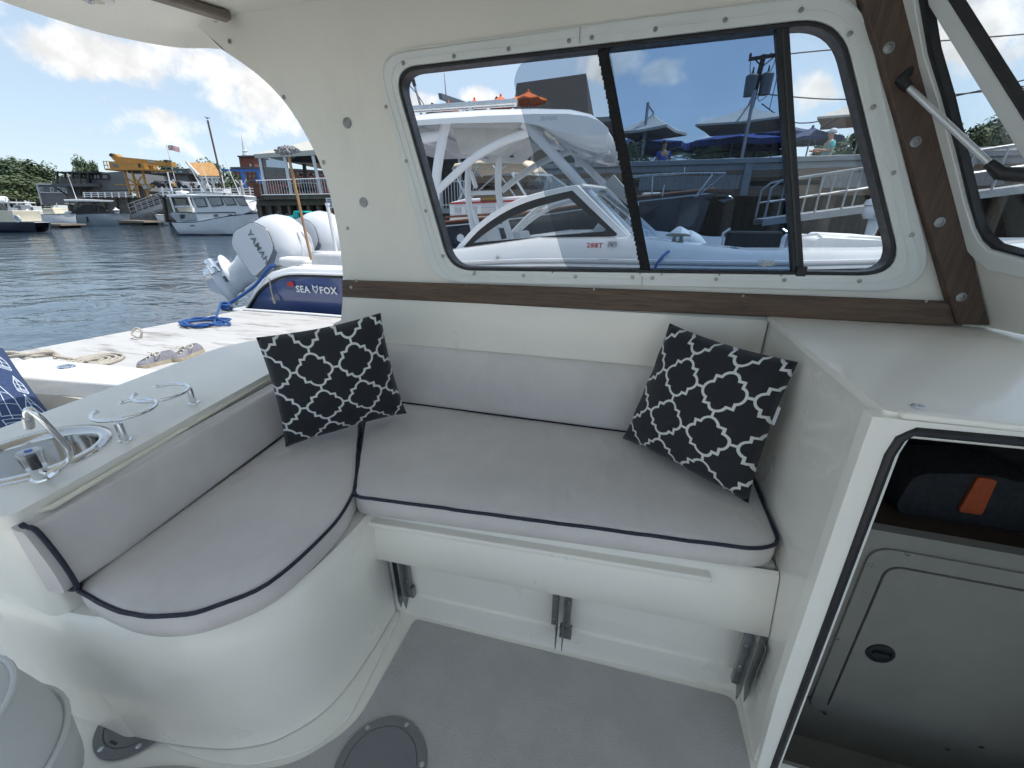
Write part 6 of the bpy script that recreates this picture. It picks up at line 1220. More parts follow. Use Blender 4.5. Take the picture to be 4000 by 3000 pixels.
# grey house
d = 86; t = bt('grey_house', 'small grey house with white trim below the shore trees', 'building', 200, 800, d)
bpoly(B(), [(142, 720), (258, 722), (272, 800), (158, 800)], d, 7).build('wall', mg_light, t, smooth=False); bpoly(B(), [(138, 716), (262, 718), (263, 722), (139, 721)], d-.4, 8).build('roof', trimw, t, smooth=False)
bpoly(B(), [(150, 750), (262, 752), (263, 755), (151, 753)], d-.2, .21).build('band', trimw, t, smooth=False)
for k, x in enumerate((152, 194, 222, 242)):
    f = bpoly(B(), [(x, 731), (x+14, 731), (x+18, 750), (x+4, 750)], d-.15, .16).build('window', trimw, t, smooth=False); bpoly(B(), [(x+3, 733), (x+12, 733), (x+15, 748), (x+6, 748)], d-.2, .06).build('pane', gdk, f, smooth=False)
bpoly(B(), [(139, 717), (144, 717), (165, 800), (160, 800)], d-.3, .3).build('corner_board', trimw, t, smooth=False)
# bulkhead and walkway
d = 74; t = bt('timber_bulkhead', 'timber bulkhead with grey panels under the white walkway rail', 'sea wall', 450, 860, d)
for k in range(8): x = 262+k*46; bpoly(B(), [(x+8, 772), (x+44, 772), (x+56, 852), (x+20, 852)], d+.3, .4).build('panel', panelg, t, smooth=False)
for k in range(9): x = 258+k*46; bpoly(B(), [(x, 766), (x+8, 766), (x+22, 862), (x+14, 862)], d-.1, .5).build('pile', timb, t, smooth=False)
bpoly(B(), [(258, 766), (680, 762), (680, 772), (260, 776)], d-.2, 2).build('walkway', timb, t, smooth=False)
wr = bt('walkway_rail', 'white walkway rail running below the crane', 'railing', 430, 772, 73)
for y in (750, 757, 765): bpoly(B(), [(322, y+1), (545, y-2), (545, y+1), (322, y+4)], 73, .1).build('board', whitet, wr, smooth=False)
for k in range(9): x = 324+k*27; bpoly(B(), [(x, 750), (x+3, 750), (x+7, 772), (x+4, 772)], 72.9, .1).build('post', whitet, wr, smooth=False)
# yellow crane on its steel tower
d = 66; t = bt('harbour_crane', 'yellow hydraulic crane on a lattice tower over the dock', 'crane', 530, 780, d)
bpoly(B(), [(424, 630), (480, 632), (560, 640), (568, 661), (430, 660)], d, 2.4).build('crane_body', yel, t, smooth=False)
bpoly(B(), [(430, 604), (445, 600), (462, 612), (668, 632), (672, 650), (640, 648), (470, 640), (455, 636), (436, 618)], d+.7, .9).build('boom', yel, t, smooth=False)
bpoly(B(), [(575, 627), (606, 629), (606, 636), (575, 634)], d+.65, .06).build('boom_plate', lgrey, t, smooth=False)
for q in ([(424, 604), (432, 598), (440, 606), (430, 612)], [(640, 624), (650, 624), (652, 632), (642, 632)]): bpoly(B(), q, d+.6, 1.0).build('sheave', blk, t, smooth=False)
bpoly(B(), [(538, 638), (548, 639), (550, 654), (541, 654)], d-.04, .05).build('cab_door', blk, t, smooth=False); bpoly(B(), [(440, 640), (458, 641), (462, 654), (444, 654)], d-.04, .05).build('cab_window', gdk, t, smooth=False)
bpoly(B(), [(408, 658), (618, 662), (618, 666), (410, 664)], d-.4, 3).build('platform', yel, t, smooth=False)
for a, b in (((404, 632), (410, 660)), ((414, 630), (424, 658)), ((402, 630), (424, 631)), ((404, 645), (424, 645)), ((566, 642), (575, 663)), ((588, 645), (597, 664)), ((612, 648), (617, 664)), ((566, 643), (612, 649))): btube(B(), [a, b], d-.3, .05).build('guard_rail', yel, t)
for a, b in (((486, 664), (510, 758)), ((516, 664), (540, 772)), ((556, 664), (580, 772))): btube(B(), [a, b], d+.3, .16).build('tower_leg', yel, t)
for a, b in (((490, 690), (530, 720)), ((520, 690), (572, 745)), ((552, 690), (520, 745)), ((450, 722), (560, 722)), ((574, 722), (600, 725)), ((575, 750), (600, 722))): btube(B(), [a, b], d+.3, .09).build('tower_brace', yel, t)
bpoly(B(), [(498, 664), (560, 664), (556, 676), (500, 676)], d+.2, 1.5).build('turntable', blk, t, smooth=False); bpoly(B(), [(536, 718), (552, 718), (570, 790), (552, 790)], d+.8, 1).build('tower_foot', timb, t, smooth=False)
bpoly(B(), [(556, 722), (572, 722), (576, 738), (560, 738)], d-.1, .4).build('control_box', lgrey, t, smooth=False)
# grey shed to the right of the crane
d = 92; t = bt('grey_shed', 'long grey roofed shed behind the flagpole', 'building', 640, 780, d)
bpoly(B(), [(563, 676), (730, 668), (745, 760), (575, 760)], d, 8).build('wall', mg_light, t, smooth=False); bpoly(B(), [(560, 664), (735, 658), (740, 678), (562, 680)], d-1, 10).build('roof', mg_dark, t, smooth=False)
f = bpoly(B(), [(624, 688), (646, 688), (650, 706), (628, 706)], d-.2, .2).build('window', trimw, t, smooth=False); bpoly(B(), [(627, 691), (643, 691), (646, 703), (630, 703)], d-.25, .06).build('pane', gdk, f, smooth=False)
for k in range(6): bpoly(B(), [(575+k*24, 669), (588+k*24, 668), (592+k*24, 674), (579+k*24, 675)], d-1.12, .1).build('skylight', pm('skylight', (.2, .35, .38), .2) if 'skylight' not in MATS else MATS['skylight'], t, smooth=False)
for k in range(3):
    c_ = bt('parked_car', ('dark parked car behind the yellow shirted person', 'grey parked car left of the pavilion', 'dark van parked behind the pier rail')[k], 'car', 600+k*40, 730, 70, 'cars parked behind the pier'); x = 585+k*42
    bpoly(B(), [(x, 724), (x+2, 714), (x+10, 712), (x+15, 705), (x+30, 705), (x+37, 713), (x+40, 724)], 70, 1.7).build('car_body', (blk, lgrey, mg_dark)[k], c_, bevel=.08, smooth=True); bpoly(B(), [(x+12, 712), (x+16, 707), (x+29, 707), (x+34, 712)], 69.95, 1.8).build('car_glass', gdk, c_, smooth=False)
    for xx in (x+8, x+33): r, z = rz(xx, 725, 69.95); B().lathe([(.32, 0), (.32, .2)], (r, 69.95, z), 14, (0, 1, 0)).build('wheel', rubber, c_)
# pier with the pavilion
d = 57; t = bt('marina_pier', 'timber marina pier with white three board rail', 'pier', 830, 860, d)
bpoly(B(), [(620, 762), (1030, 764), (1030, 774), (620, 772)], d-1, 8).build('pier_deck', timb, t, smooth=False)
for k in range(14): x = 630+k*29; bpoly(B(), [(x, 770), (x+6, 770), (x+20, 868), (x+14, 868)], d-.8, .5).build('piling', timb, t, smooth=False)
bpoly(B(), [(640, 776), (1020, 776), (1030, 860), (660, 860)], d+3, .3).build('back_panels', panelg, t, smooth=False)
for y in (734, 744, 755): bpoly(B(), [(622, y+2), (1012, y), (1012, y+4), (622, y+6)], d-1, .1).build('rail_board', whitet, t, smooth=False)
for k in range(11): x = 628+k*38; bpoly(B(), [(x, 730), (x+4, 730), (x+10, 766), (x+6, 766)], d-1.15, .12).build('rail_post', whitet, t, smooth=False)
pv = bt('pavilion', 'open pavilion with cedar shingle roof and a round gable window', 'pavilion', 790, 765, d)
(rl_, zr), (rr_, _), (e0, ze), (e1, _) = rz(726, 634, d+1.6), rz(828, 641, d+1.6), rz(706, 687, d), rz(868, 687, d)
gx = rz(777, 684, d-.2)[0]
m = B(); m.add([(rl_, d+1.8, zr), (rr_, d+1.8, zr), (e1, d-.2, ze), (gx, d-.2, ze), (gx-.05, d-.2, ze-.1), (e1, d-.2, ze-.1)], [(0, 1, 2, 3), (3, 2, 5, 4)])
m.add([(rl_, d+1.8, zr), (rr_, d+1.8, zr), (e0+e1-gx, d+3.7, ze), (e0, d+3.7, ze)], [(0, 1, 2, 3)]); o = m.build('roof', shing, pv, smooth=False); s = o.modifiers.new('s', 'SOLIDIFY'); s.thickness = .12
m = B(); m.add([(e0, d+3.6, ze), (gx, d, ze), (rl_, d+1.85, zr-.1)], [(0, 1, 2)]); o = m.build('gable', cedar, pv, smooth=False); s = o.modifiers.new('s', 'SOLIDIFY'); s.thickness = .1
m = B(); m.bar((e0-.1, d+3.6, ze), (rl_-.02, d+1.75, zr+.08), .16, .3); m.bar((gx, d-.2, ze), (rl_-.02, d+1.7, zr+.08), .16, .3); m.bar((e0, d+3.6, ze-.1), (gx, d-.1, ze-.1), .16, .28); m.build('bargeboard', whitet, pv, smooth=False, kind=None)
m = B(); m.bar((gx, d-.1, ze-.14), (e1, d-.1, ze-.14), .16, .3); m.build('beam', whitet, pv, smooth=False)
c = ((e0+gx)/2, d+1.6, ze+(zr-ze)*.38); m = B(); m.lathe([(.55, 0), (.55, .12), (.36, .14), (.36, 0)], c, 24, (-.85, -1, 0)); rw = m.build('round_window', whitet, pv); m = B(); m.lathe([(.36, .04), (.01, .05)], c, 20, (-.85, -1, 0)); m.build('pane', gdk, rw)
for r, dd in ((gx+.1, d), ((gx+e1)/2, d), (e1-.15, d), (e0+.2, d+3.5), (e1-.1, d+3.8)):
    m = B(); m.bar((r, dd, ze-.2), (r, dd, rz(777, 766, d)[1]), .2, .2); m.build('post', whitet, pv, smooth=False)
    for s in (-1, 1): m = B(); m.bar((r, dd, ze-1.0), (r+s*.75, dd, ze-.2), .12, .12); m.build('knee_brace', whitet, pv, smooth=False)
t = bt('box_truck', 'white box body parked behind the pavilion posts', 'truck', 745, 732, 64); bpoly(B(), [(710, 711), (775, 711), (779, 734), (714, 734)], 64, 2.2).build('box_body', whitet, t, bevel=.1); bpoly(B(), [(776, 718), (788, 720), (792, 734), (778, 734)], 64.1, 2).build('cab', lgrey, t, bevel=.1)
for xx in (724, 782): r, z = rz(xx, 735, 63.95); B().lathe([(.4, 0), (.4, .25)], (r, 63.95, z), 14, (0, 1, 0)).build('wheel', rubber, t)
p = ad(692, 762, 56.6); person((p.x, p.y, p.z), PS+R(100), 'person in a yellow jacket and white cap on the marina pier', cloth('jacket_yellow', (.50, .36, .10)), cloth('trousers_dark', (.03, .03, .04)), False, cap=cloth('cap_white', (.55, .58, .62)))
p = ad(762, 762, 58.6); person((p.x, p.y, p.z), PS+R(200), 'person in dark clothes standing under the pavilion roof', cloth('shirt_black', (.015, .015, .02)), cloth('trousers_dark', (.03, .03, .04)))
# flag, tall pole with a gull
d = 70; t = bt('flagpole', 'white flagpole flying a stars and stripes flag', 'flagpole', 690, 780, d); a = rz(649, 563, d); btube(B(), [(649, 563), (692, 735)], d, .05).build('pole', whitet, t)
flag_r = pm('flag_red', (.42, .05, .08), .8); flag_b = pm('flag_blue', (.03, .04, .18), .8); flag_w = pm('flag_white', (.7, .7, .72), .8)
def fp(u, v): x = 654+u*42+v*3; y = 567+u*5+v*20-2.0*math.sin(u*5)*1.0; return x, y
for k in range(13):
    rows = []
    for j in range(2): rows.append([(rz(*fp(i/10, (k+j)/13), d)[0], d+.22*math.sin(i/10*7+.4), rz(*fp(i/10, (k+j)/13), d)[1]) for i in range(11)])
    B().grid(rows).build('stripe', flag_r if k % 2 == 0 else flag_w, t)
rows = [[(rz(*fp(i/24, j*.54), d)[0], d-.06+.22*math.sin(i/24*7*1+.4), rz(*fp(i/24, j*.54), d)[1]) for i in range(11)] for j in range(2)]; B().grid(rows).build('canton', flag_b, t)
m = B()
for j in range(5):
    for i in range(6): r, z = rz(*fp(.03+i*.066, .05+j*.10), d); m.box(r-.03, r+.03, d-.10+.22*math.sin((.03+i*.066)*7+.4), d-.08+.22*math.sin((.03+i*.066)*7+.4), z-.03, z+.03)
m.build('stars', flag_w, t, smooth=False, kind='stuff')
d = 56; m = B(); btube(m, [(811, 470), (862, 690), (878, 762)], d, .10); o = solo(m, 'tall_pole', pm('rust_pole', (.10, .075, .07), .7, var=.2), 'tall dark rusty pole with a gull on top', 'pole')
r, z = rz(810, 466, d); g = bt('gull', 'gull perched on top of the tall pole', 'bird', 810, 470, d)
m = B(); m.lathe([(.01, -.22), (.05, -.15), (.10, 0), (.08, .12), (.03, .2)], (r, d, z+.14), 12, (-1, 0, .35)); m.build('body', lgrey, g); m = B(); m.lathe([(.01, -.07), (.06, 0), (.01, .08)], (r-.2, d, z+.28), 10, (-1, 0, 0)); m.build('head', whitet, g); m = B(); m.tube([(r-.26, d, z+.28), (r-.34, d, z+.26)], [.018, .006], 6); m.build('beak', yel, g)
for s in (-1, 1):
    m = B(); m.add([(r+.05, d+s*.05, z+.2), (r+.1, d+s*.10, z+.16), (r+.38, d+s*.06, z+.12), (r+.3, d+s*.04, z+.18)], [(0, 1, 2, 3)]); m.build('wing', mg_dark, g, smooth=False)
    m = B(); m.tube([(r, d+s*.03, z+.08), (r, d+s*.03, z-.02)], .01, 5); m.build('leg', yel, g)
# brick buildings, church tower and spire, blue gantry
d = 125; t = bt('brick_church', 'brick church tower with a thin white spire', 'church', 960, 720, d)
bpoly(B(), [(932, 612), (990, 611), (996, 660), (940, 662)], d, 6).build('tower', brick, t, smooth=False); bpoly(B(), [(926, 608), (994, 606), (995, 612), (927, 613)], d-.6, 7.2).build('cornice', mg_dark, t, smooth=False)
r0, zb = rz(944, 608, d); r1, zt = rz(927, 522, d); zt = rz(927, 522, d)[1]
m = B(); H_ = zt-zb+.4; m.lathe([(.85, -.3), (.85, H_*.10), (.68, H_*.12), (.68, H_*.22), (.78, H_*.235), (.52, H_*.26), (.05, H_*.9), (.02, H_)], (r0, d+2, zb), 8); m.build('spire', whitet, t, smooth=False)
bpoly(B(), [(975, 640), (980, 640), (982, 650), (977, 650)], d-.1, .2).build('louvre', whitet, t, smooth=False)
d = 112; t = bt('brick_mill', 'long red brick building with rows of windows behind the restaurant deck', 'building', 1100, 740, d)
bpoly(B(), [(900, 655), (1040, 655), (1300, 672), (1300, 760), (915, 760)], d, 10).build('wall', brick, t, smooth=False); bpoly(B(), [(898, 652), (1040, 652), (1300, 668), (1300, 673), (898, 657)], d-.4, 11).build('cornice', mg_dark, t, smooth=False)
for row in range(3):
    for k in range(24):
        x = 910+k*15.5; y = 664+row*19+max(0, x-1040)*.065; f = bpoly(B(), [(x, y), (x+8, y), (x+10, y+11), (x+2, y+11)], d-.12, .13).build('window', gdk, t, smooth=False)
d = 84; t = bt('blue_gantry', 'blue steel travel lift gantry in front of the brick building', 'gantry', 950, 735, d)
bpoly(B(), [(864, 660), (1018, 662), (1018, 670), (864, 668)], d, .8).build('beam', blu, t, smooth=False)
for x in (936, 1000): bpoly(B(), [(x, 664), (x+9, 664), (x+24, 735), (x+14, 735)], d-.1, .7).build('leg', blu, t, smooth=False)
bpoly(B(), [(990, 700), (1024, 700), (1026, 708), (992, 708)], d-.2, .7).build('cross_beam', blu, t, smooth=False)
# restaurant deck with the cream canopy
d = 26; t = bt('canopy_deck', 'waterside dining deck under a cream canopy on timber piles', 'building', 1130, 860, d)
(rA, zA), (rB_, zB) = rz(991, 602, d), rz(1340, 578, d)
bpoly(B(), [(991, 602), (1340, 578), (1340, 600), (997, 618)], d, .15).build('fascia', canvw, t, smooth=False)
m = B(); m.add([(rA, d, zA), (rB_, d, zB), (rB_, d+4, zB+1.35), (rA+2.6, d+4, zA+1.45), (rA+.4, d+8, zA), (rB_, d+8, zB)], [(0, 1, 2, 3), (0, 3, 4), (3, 2, 5, 4)]); o = m.build('canopy', canvw, t, smooth=False); s = o.modifiers.new('s', 'SOLIDIFY'); s.thickness = .05
bpoly(B(), [(1120, 612), (1340, 602), (1340, 640), (1130, 632)], d+3.5, .2).build('roof_beam', mg_dark, t, smooth=False)
bpoly(B(), [(1000, 764), (1340, 760), (1340, 776), (1002, 780)], d, 9).build('deck', timb, t, smooth=False)
bpoly(B(), [(1000, 781), (1340, 777), (1340, 800), (1004, 804)], d+.3, .3).build('rim_beam', timb, t, smooth=False)
for a, b in (((1008, 616), (1034, 768)), ((1105, 612), (1133, 768)), ((1215, 606), (1250, 766))): bpoly(B(), [(a[0], a[1]), (a[0]+9, a[1]), (b[0]+9, b[1]), (b[0], b[1])], d+.05, .15).build('post', whitet, t, smooth=False)
bpoly(B(), [(1180, 640), (1190, 640), (1204, 766), (1194, 766)], d+4, .2).build('inner_post', mg_dark, t, smooth=False)
vin = glass('clear_vinyl', (.55, .60, .66), rough=.12, refl=2.2); bpoly(B(), [(1018, 622), (1107, 618), (1124, 702), (1028, 706)], d+.15, .01).build('vinyl_panel', vin, t, smooth=False)
for y in ((706, 694), (762, 757)): btube(B(), [(1000, y[0]), (1340, y[1])], d-.05, .03).build('rail', whitet, t)
for k in range(34):
    x = 1003+k*10; y0 = 706-(x-1000)*.035; btube(B(), [(x, y0), (x+10.5, y0+56)], d-.05, .014, 5).build('baluster', whitet, t)
for k in range(9):
    x = 1004+k*38; bpoly(B(), [(x, 790), (x+13, 790), (x+32, 905), (x+19, 905)], d+.4, .4).build('piling', timb, t, smooth=False)
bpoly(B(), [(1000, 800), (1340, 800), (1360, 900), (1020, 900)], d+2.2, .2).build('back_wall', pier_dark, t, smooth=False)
bpoly(B(), [(986, 716), (1010, 716), (1018, 768), (994, 768)], d-.2, .4).build('rusty_cabinet', pm('rust', (.12, .055, .04), .8, var=.2), t, smooth=False)
for px, lab, col in ((1140, 'diner in a dark top at the table behind the white post', (.02, .02, .03)), (1190, 'diner in a pale blue shirt under the cream canopy', (.2, .28, .4)), (1228, 'diner in a grey shirt near the cabin edge', (.12, .13, .15))):
    p = ad(px, 766, d+2.5); person((p.x, p.y, p.z), PS+R(120), lab, cloth('diner%d' % px, col), cloth('trousers_dark', (.03, .03, .04)), True)
for px in (1165, 1215):
    p = ad(px, 766, d+2.0); tb = thing('cafe_table', 'white cafe table under the canopy '+('left of the inner post' if px < 1190 else 'right of the inner post'), 'table', tuple(p), PS, 'tables under the canopy'); m = MB(); m.lathe([(.42, .70), (.42, .73)], tuple(p), 20); m.build('table_top', whitet, tb); m = MB(); m.lathe([(.2, 0), (.04, .03), (.03, .7)], tuple(p), 10); m.build('leg', blk, tb)
t = bt('notice_sign', 'white notice sign on a pile below the dining deck', 'sign', 1285, 815, 24); bpoly(B(), [(1272, 773), (1296, 772), (1300, 813), (1276, 814)], 24, .04).build('panel', whitet, t, smooth=False)
for k in range(4): bpoly(B(), [(1277+k, 779+k*8), (1293+k, 779+k*8), (1294+k, 782+k*8), (1278+k, 782+k*8)], 23.98, .015).build('text_line', flag_b, t, smooth=False)
bpoly(B(), [(1282, 812), (1292, 812), (1306, 900), (1296, 900)], 24.1, .15).build('post', timb, t, smooth=False)
# ---- boats
def bhull(t, st, d, beam, mat, deckmat, name='hull', low=.35):
    """st: list of (px, py sheer, relative beam); broadside to the camera heading"""
    rows, top, top2 = [], [], []
    n = len(st)
    for i, (px, py, b, lx) in enumerate(st):
        r, z = rz(px, py, d); rl, _ = rz(lx, py, d); q = max(.02, b)*beam/2; c = d+beam/2
        rows.append([(r, c-q, z), (r*.6+rl*.4, c-q*.97, z*.55+WZ*.45), (rl, c-q*.8, WZ-.05), (rl, c, WZ-low), (rl, c+q*.8, WZ-.05), (r*.6+rl*.4, c+q*.97, z*.55+WZ*.45), (r, c+q, z)]); top.append((r, c-q*.96, z-.01)); top2.append((r, c+q*.96, z-.01))
    m = B(); m.grid(rows); m.face(rows[0]); h = m.build(name, mat, t, ang=1.0); m = B(); m.grid([top, top2]); m.build('boat_deck', deckmat, t, smooth=False)
    m = B(); m.tube(smoothpath([(a, b-.03, c+.02) for a, b, c in top], 3), .035, 6); m.build('rub_rail', navyb, t); return h
# white lobster boat
d = 33; t = bt('lobster_boat', 'white lobster boat with a four window wheelhouse and bow rail', 'boat', 850, 910, d)
bhull(t, [(660, 869, .86, 676), (720, 870, .95, 728), (780, 866, 1, 785), (834, 855, 1, 838), (890, 845, .92, 890), (940, 838, .76, 935), (990, 833, .55, 980), (1045, 831, .25, 1020), (1078, 836, .02, 1040)], d, 3.0, whitet, whitet)
btm = B(); btm.tube([(rz(x, 915, d)[0], d+.28, WZ+.06) for x in (678, 1015)], .06, 6); btm.build('boot_stripe', navyb, t)
r = lambda x, y: rz(x, y, d+.3)
hp_ = [(744, 768), (952, 766), (972, 805), (988, 823), (928, 846), (772, 866)]
bpoly(B(), hp_, d+.3, 2.3).build('wheelhouse', whitet, t, bevel=.06)
bpoly(B(), [(726, 760), (950, 762), (958, 768), (730, 768)], d+.1, 2.7).build('roof', whitet, t, bevel=.05)
for q in ([(754, 775), (796, 773), (811, 807), (771, 810)], [(808, 770), (860, 768), (873, 801), (828, 807)], [(865, 769), (907, 770), (924, 800), (885, 803)], [(916, 770), (950, 772), (970, 804), (936, 802)]):
    f = bpoly(B(), q, d+.24, .07).build('window', blk, t, smooth=False); cx, cy = sum(v[0] for v in q)/4, sum(v[1] for v in q)/4; bpoly(B(), [(cx+(x-cx)*.88, cy+(y-cy)*.86) for x, y in q], d+.22, .03).build('pane', pm('pane_blue', (.16, .20, .24), .05, spec=1.0, var=.3, scale=1) if 'pane_blue' not in MATS else MATS['pane_blue'], f, smooth=False)
for x in (834, 890): bpoly(B(), [(x, 838), (x+12, 837), (x+13, 846), (x+1, 847)], d+.2, .12).build('porthole', gdk, t, smooth=False)
btube(B(), [(768, 832), (918, 829), (920, 843)], d+.26, .03).build('cove_stripe', navyb, t); bpoly(B(), [(741, 879), (757, 879), (758, 882), (742, 882)], d-.02, .06).build('scupper', blk, t, smooth=False)
br2 = btube(B(), [(880, 852), (905, 820), (935, 800), (1000, 784), (1042, 779), (1056, 800), (1064, 830)], d+.6, .035).build('bow_rail', steel, t)
for a, b in (((927, 806), (925, 842)), ((1004, 784), (998, 830)), ((1018, 790), (1050, 833))): btube(B(), [a, b], d+.6, .03).build('stanchion', steel, br2)
bpoly(B(), [(828, 733), (872, 736), (874, 752), (830, 752)], d+1, 1.0).build('radar', whitet, t, bevel=.12)
rdt, _ = text_mb('GARMIN', .30, lambda u, v, tt: (rz(842, 747, d+.98)[0]+u, d+.97, rz(842, 747, d+.98)[1]+v), BGT); rdt.build('radar_lettering', blk, t, smooth=False)
for a, b in (((718, 610), (800, 755)), ((778, 621), (826, 755)), ((866, 600), (937, 760))): m = B(); m.tube([(rz(*a, d+1)[0], d+1, rz(*a, d+1)[1]), (rz(*b, d+1)[0], d+1, rz(*b, d+1)[1])], [.012, .035], 6); m.build('antenna', whitet, t)
btube(B(), [(730, 757), (800, 752), (870, 756)], d+.3, .05).build('roof_rail', steel, t); m = B(); btube(m, [(1072, 836), (1110, 860), (1150, 872)], d+1.4, .03); m.build('mooring_line', blk, t)
# boat moored behind it, bow to the left
d = 37; t = bt('open_boat', 'white open backed boat with a dark side moored behind the lobster boat', 'boat', 700, 890, d)
bhull(t, [(618, 829, .03, 648), (640, 829, .3, 660), (670, 830, .6, 680), (720, 832, .9, 722), (800, 834, 1, 795)], d, 2.8, whitet, whitet)
bpoly(B(), [(660, 835), (768, 835), (770, 858), (690, 866)], d+.0, .06).build('side_panel', lgrey, t, smooth=False); bpoly(B(), [(702, 838), (720, 838), (718, 852), (705, 854)], d-.06, .06).build('crest', blk, t, smooth=False)
bpoly(B(), [(648, 762), (728, 757), (735, 766), (652, 770)], d+.2, 2.4).build('roof', whitet, t, bevel=.05); bpoly(B(), [(680, 745), (710, 744), (714, 757), (684, 758)], d+.8, .9).build('radome', whitet, t, bevel=.15)
for a, b in (((664, 770), (682, 828)), ((735, 768), (756, 830)), ((684, 808), (752, 806))): btube(B(), [a, b], d+.3, .07).build('roof_post', whitet, t)
bpoly(B(), [(684, 776), (738, 776), (748, 805), (692, 806)], d+1.2, .1).build('rear_window', gdk, t, smooth=False); bpoly(B(), [(688, 812), (752, 810), (758, 828), (695, 828)], d+.6, 1).build('seat', cream, t, bevel=.1)
for a in ((654, 672), (658, 745)): btube(B(), [a, (a[0]+16, 745) if a[1] < 700 else (a[0]+4, 760)], d+1, .05).build('antenna', whitet, t)
# grey centre console
d = 58; t = bt('console_boat', 'grey hulled centre console boat with white top and black canvas', 'boat', 340, 880, d)
bhull(t, [(206, 855, .85, 228), (245, 850, .95, 262), (285, 840, 1, 296), (350, 836, 1, 352), (410, 834, .75, 410), (445, 834, .4, 440), (474, 834, .03, 455)], d, 2.7, lgrey, whitet)
bpoly(B(), [(247, 779), (300, 777), (392, 781), (390, 787), (250, 786)], d+.3, 2.0).build('top', whitet, t, bevel=.06)
bpoly(B(), [(268, 836), (300, 812), (335, 800), (360, 803), (386, 834)], d+.5, 1.6).build('console_cover', black_m, t, bevel=.1)
for a, b in (((270, 786), (284, 836)), ((310, 786), (300, 815)), ((352, 786), (372, 815)), ((380, 786), (384, 830))): btube(B(), [a, b], d+.4, .05).build('top_leg', blk, t)
m = B(); rr_, zz_ = rz(264, 836, d+1.2); m.lathe([(.12, -.45), (.42, -.35), (.48, .0), (.42, .28), (.2, .38)], (rr_, d+1.2, zz_), 14); m.build('outboard_engine', whitet, t)
m = B(); m.tube([(rz(262, 676, d+1)[0], d+1, rz(262, 676, d+1)[1]), (rz(299, 778, d+1)[0], d+1, rz(299, 778, d+1)[1])], [.02, .05], 6); m.build('antenna', whitet, t)
bpoly(B(), [(256, 792), (292, 794), (288, 800), (250, 796)], d+.6, 1.2).build('shade', cream, t, smooth=False); bpoly(B(), [(336, 848), (342, 846), (346, 866), (340, 870)], d-.05, .05).build('hull_mark', blk, t, smooth=False)
# boats and docks on the far left
d = 38; t = bt('black_hulled_boat', 'white cabin boat with a black hull at the left edge', 'boat', 40, 905, d)
bhull(t, [(-260, 868, .9, -250), (-100, 868, 1, -100), (30, 869, .95, 30), (70, 869, .8, 66), (100, 870, .5, 88)], d, 2.8, navyh, whitet); bpoly(B(), [(-240, 826), (50, 822), (62, 866), (-230, 866)], d+.1, 2.2).build('cabin', cream, t, bevel=.06)
for a, b in (((20, 770), (40, 824)), ((-40, 775), (-20, 824)), ((30, 792), (62, 866))): btube(B(), [a, b], d+.4, .06).build('top_leg', whitet, t)
bpoly(B(), [(-200, 786), (42, 788), (44, 793), (-200, 792)], d+.2, 2).build('top', whitet, t, bevel=.04); m = B(); rr_, zz_ = rz(4, 776, d+1.0); m.lathe([(.3, 0), (.42, .1), (.42, .3), (.3, .4)], (rr_, d+1.0, zz_-.2), 16); m.build('radome', whitet, t); m = B(); m.lathe([(.30, 0), (.30, .1), (.2, .1), (.2, 0)], (rz(70, 854, d-.1)[0], d-.12, rz(70, 854, d-.1)[1]), 18, (0, -1, 0)); m.build('life_ring', whitet, t)
bpoly(B(), [(-180, 800), (20, 800), (30, 822), (-180, 824)], d+.6, .05).build('windshield', gdk, t, smooth=False)
d = 54; t = bt('white_console_boat', 'white open boat with a cream console left of the grey one', 'boat', 180, 865, d)
bhull(t, [(98, 848, .85, 112), (130, 842, .95, 136), (180, 838, 1, 180), (230, 836, .7, 226), (258, 835, .05, 246)], d, 2.4, whitet, whitet); bpoly(B(), [(162, 815), (205, 812), (216, 836), (168, 838)], d+.4, 1.2).build('console', cream, t, bevel=.08); bpoly(B(), [(120, 822), (150, 824), (152, 838), (122, 840)], d+.5, 1.2).build('seat', whitet, t, bevel=.1); btube(B(), [(170, 806), (200, 806), (206, 815)], d+.6, .04).build('grab_rail', steel, t)
m = B(); rr_, zz_ = rz(104, 842, d+1); m.lathe([(.1, -.8), (.18, -.3), (.34, -.2), (.38, .1), (.2, .35)], (rr_, d+1, zz_), 12); m.build('outboard_engine', whitet, t)
for i, (x, y, dd, w_) in enumerate(((70, 800, 66, 70), (120, 806, 70, 60), (20, 812, 62, 60), (225, 815, 66, 46))):
    t = bt('small_boat', ('white boat with blue canvas near the house', 'small white boat just below the house', 'white boat behind the black hulled one', 'small white boat left of the grey console boat')[i], 'boat', x, 850, dd, 'small boats along the left dock'); bhull(t, [(x-w_/2, 832, .8, x-w_/2+4), (x, 830, 1, x+2), (x+w_*.35, 828, .6, x+w_*.33), (x+w_/2+4, 826, .04, x+w_*.45)], dd, 2.3, whitet, whitet)
    bpoly(B(), [(x-w_*.3, y+8), (x-w_*.22, y), (x+w_*.15, y), (x+w_*.25, 830), (x-w_*.3, 832)], dd+.4, 1.3).build('cabin', (lgrey, whitet, lgrey, cream)[i], t, bevel=.06); bpoly(B(), [(x-w_*.15, y+4), (x+w_*.1, y+4), (x+w_*.14, y+13), (x-w_*.15, y+13)], dd+.34, .06).build('window', gdk, t, smooth=False); btube(B(), [(x-w_*.1, y-22), (x-w_*.05, y+2)], dd+1, .04).build('mast', whitet, t)
t = bt('far_dinghy', 'small white dinghy under the gangway', 'boat', 612, 862, 60); bhull(t, [(582, 836, .05, 596), (600, 838, .6, 606), (622, 841, 1, 626), (646, 842, .9, 646)], 60, 1.8, whitet, whitet)
btube(B(), [(584, 834), (590, 828), (608, 832), (612, 840)], 60.3, .03).build('bow_rail', steel, t)
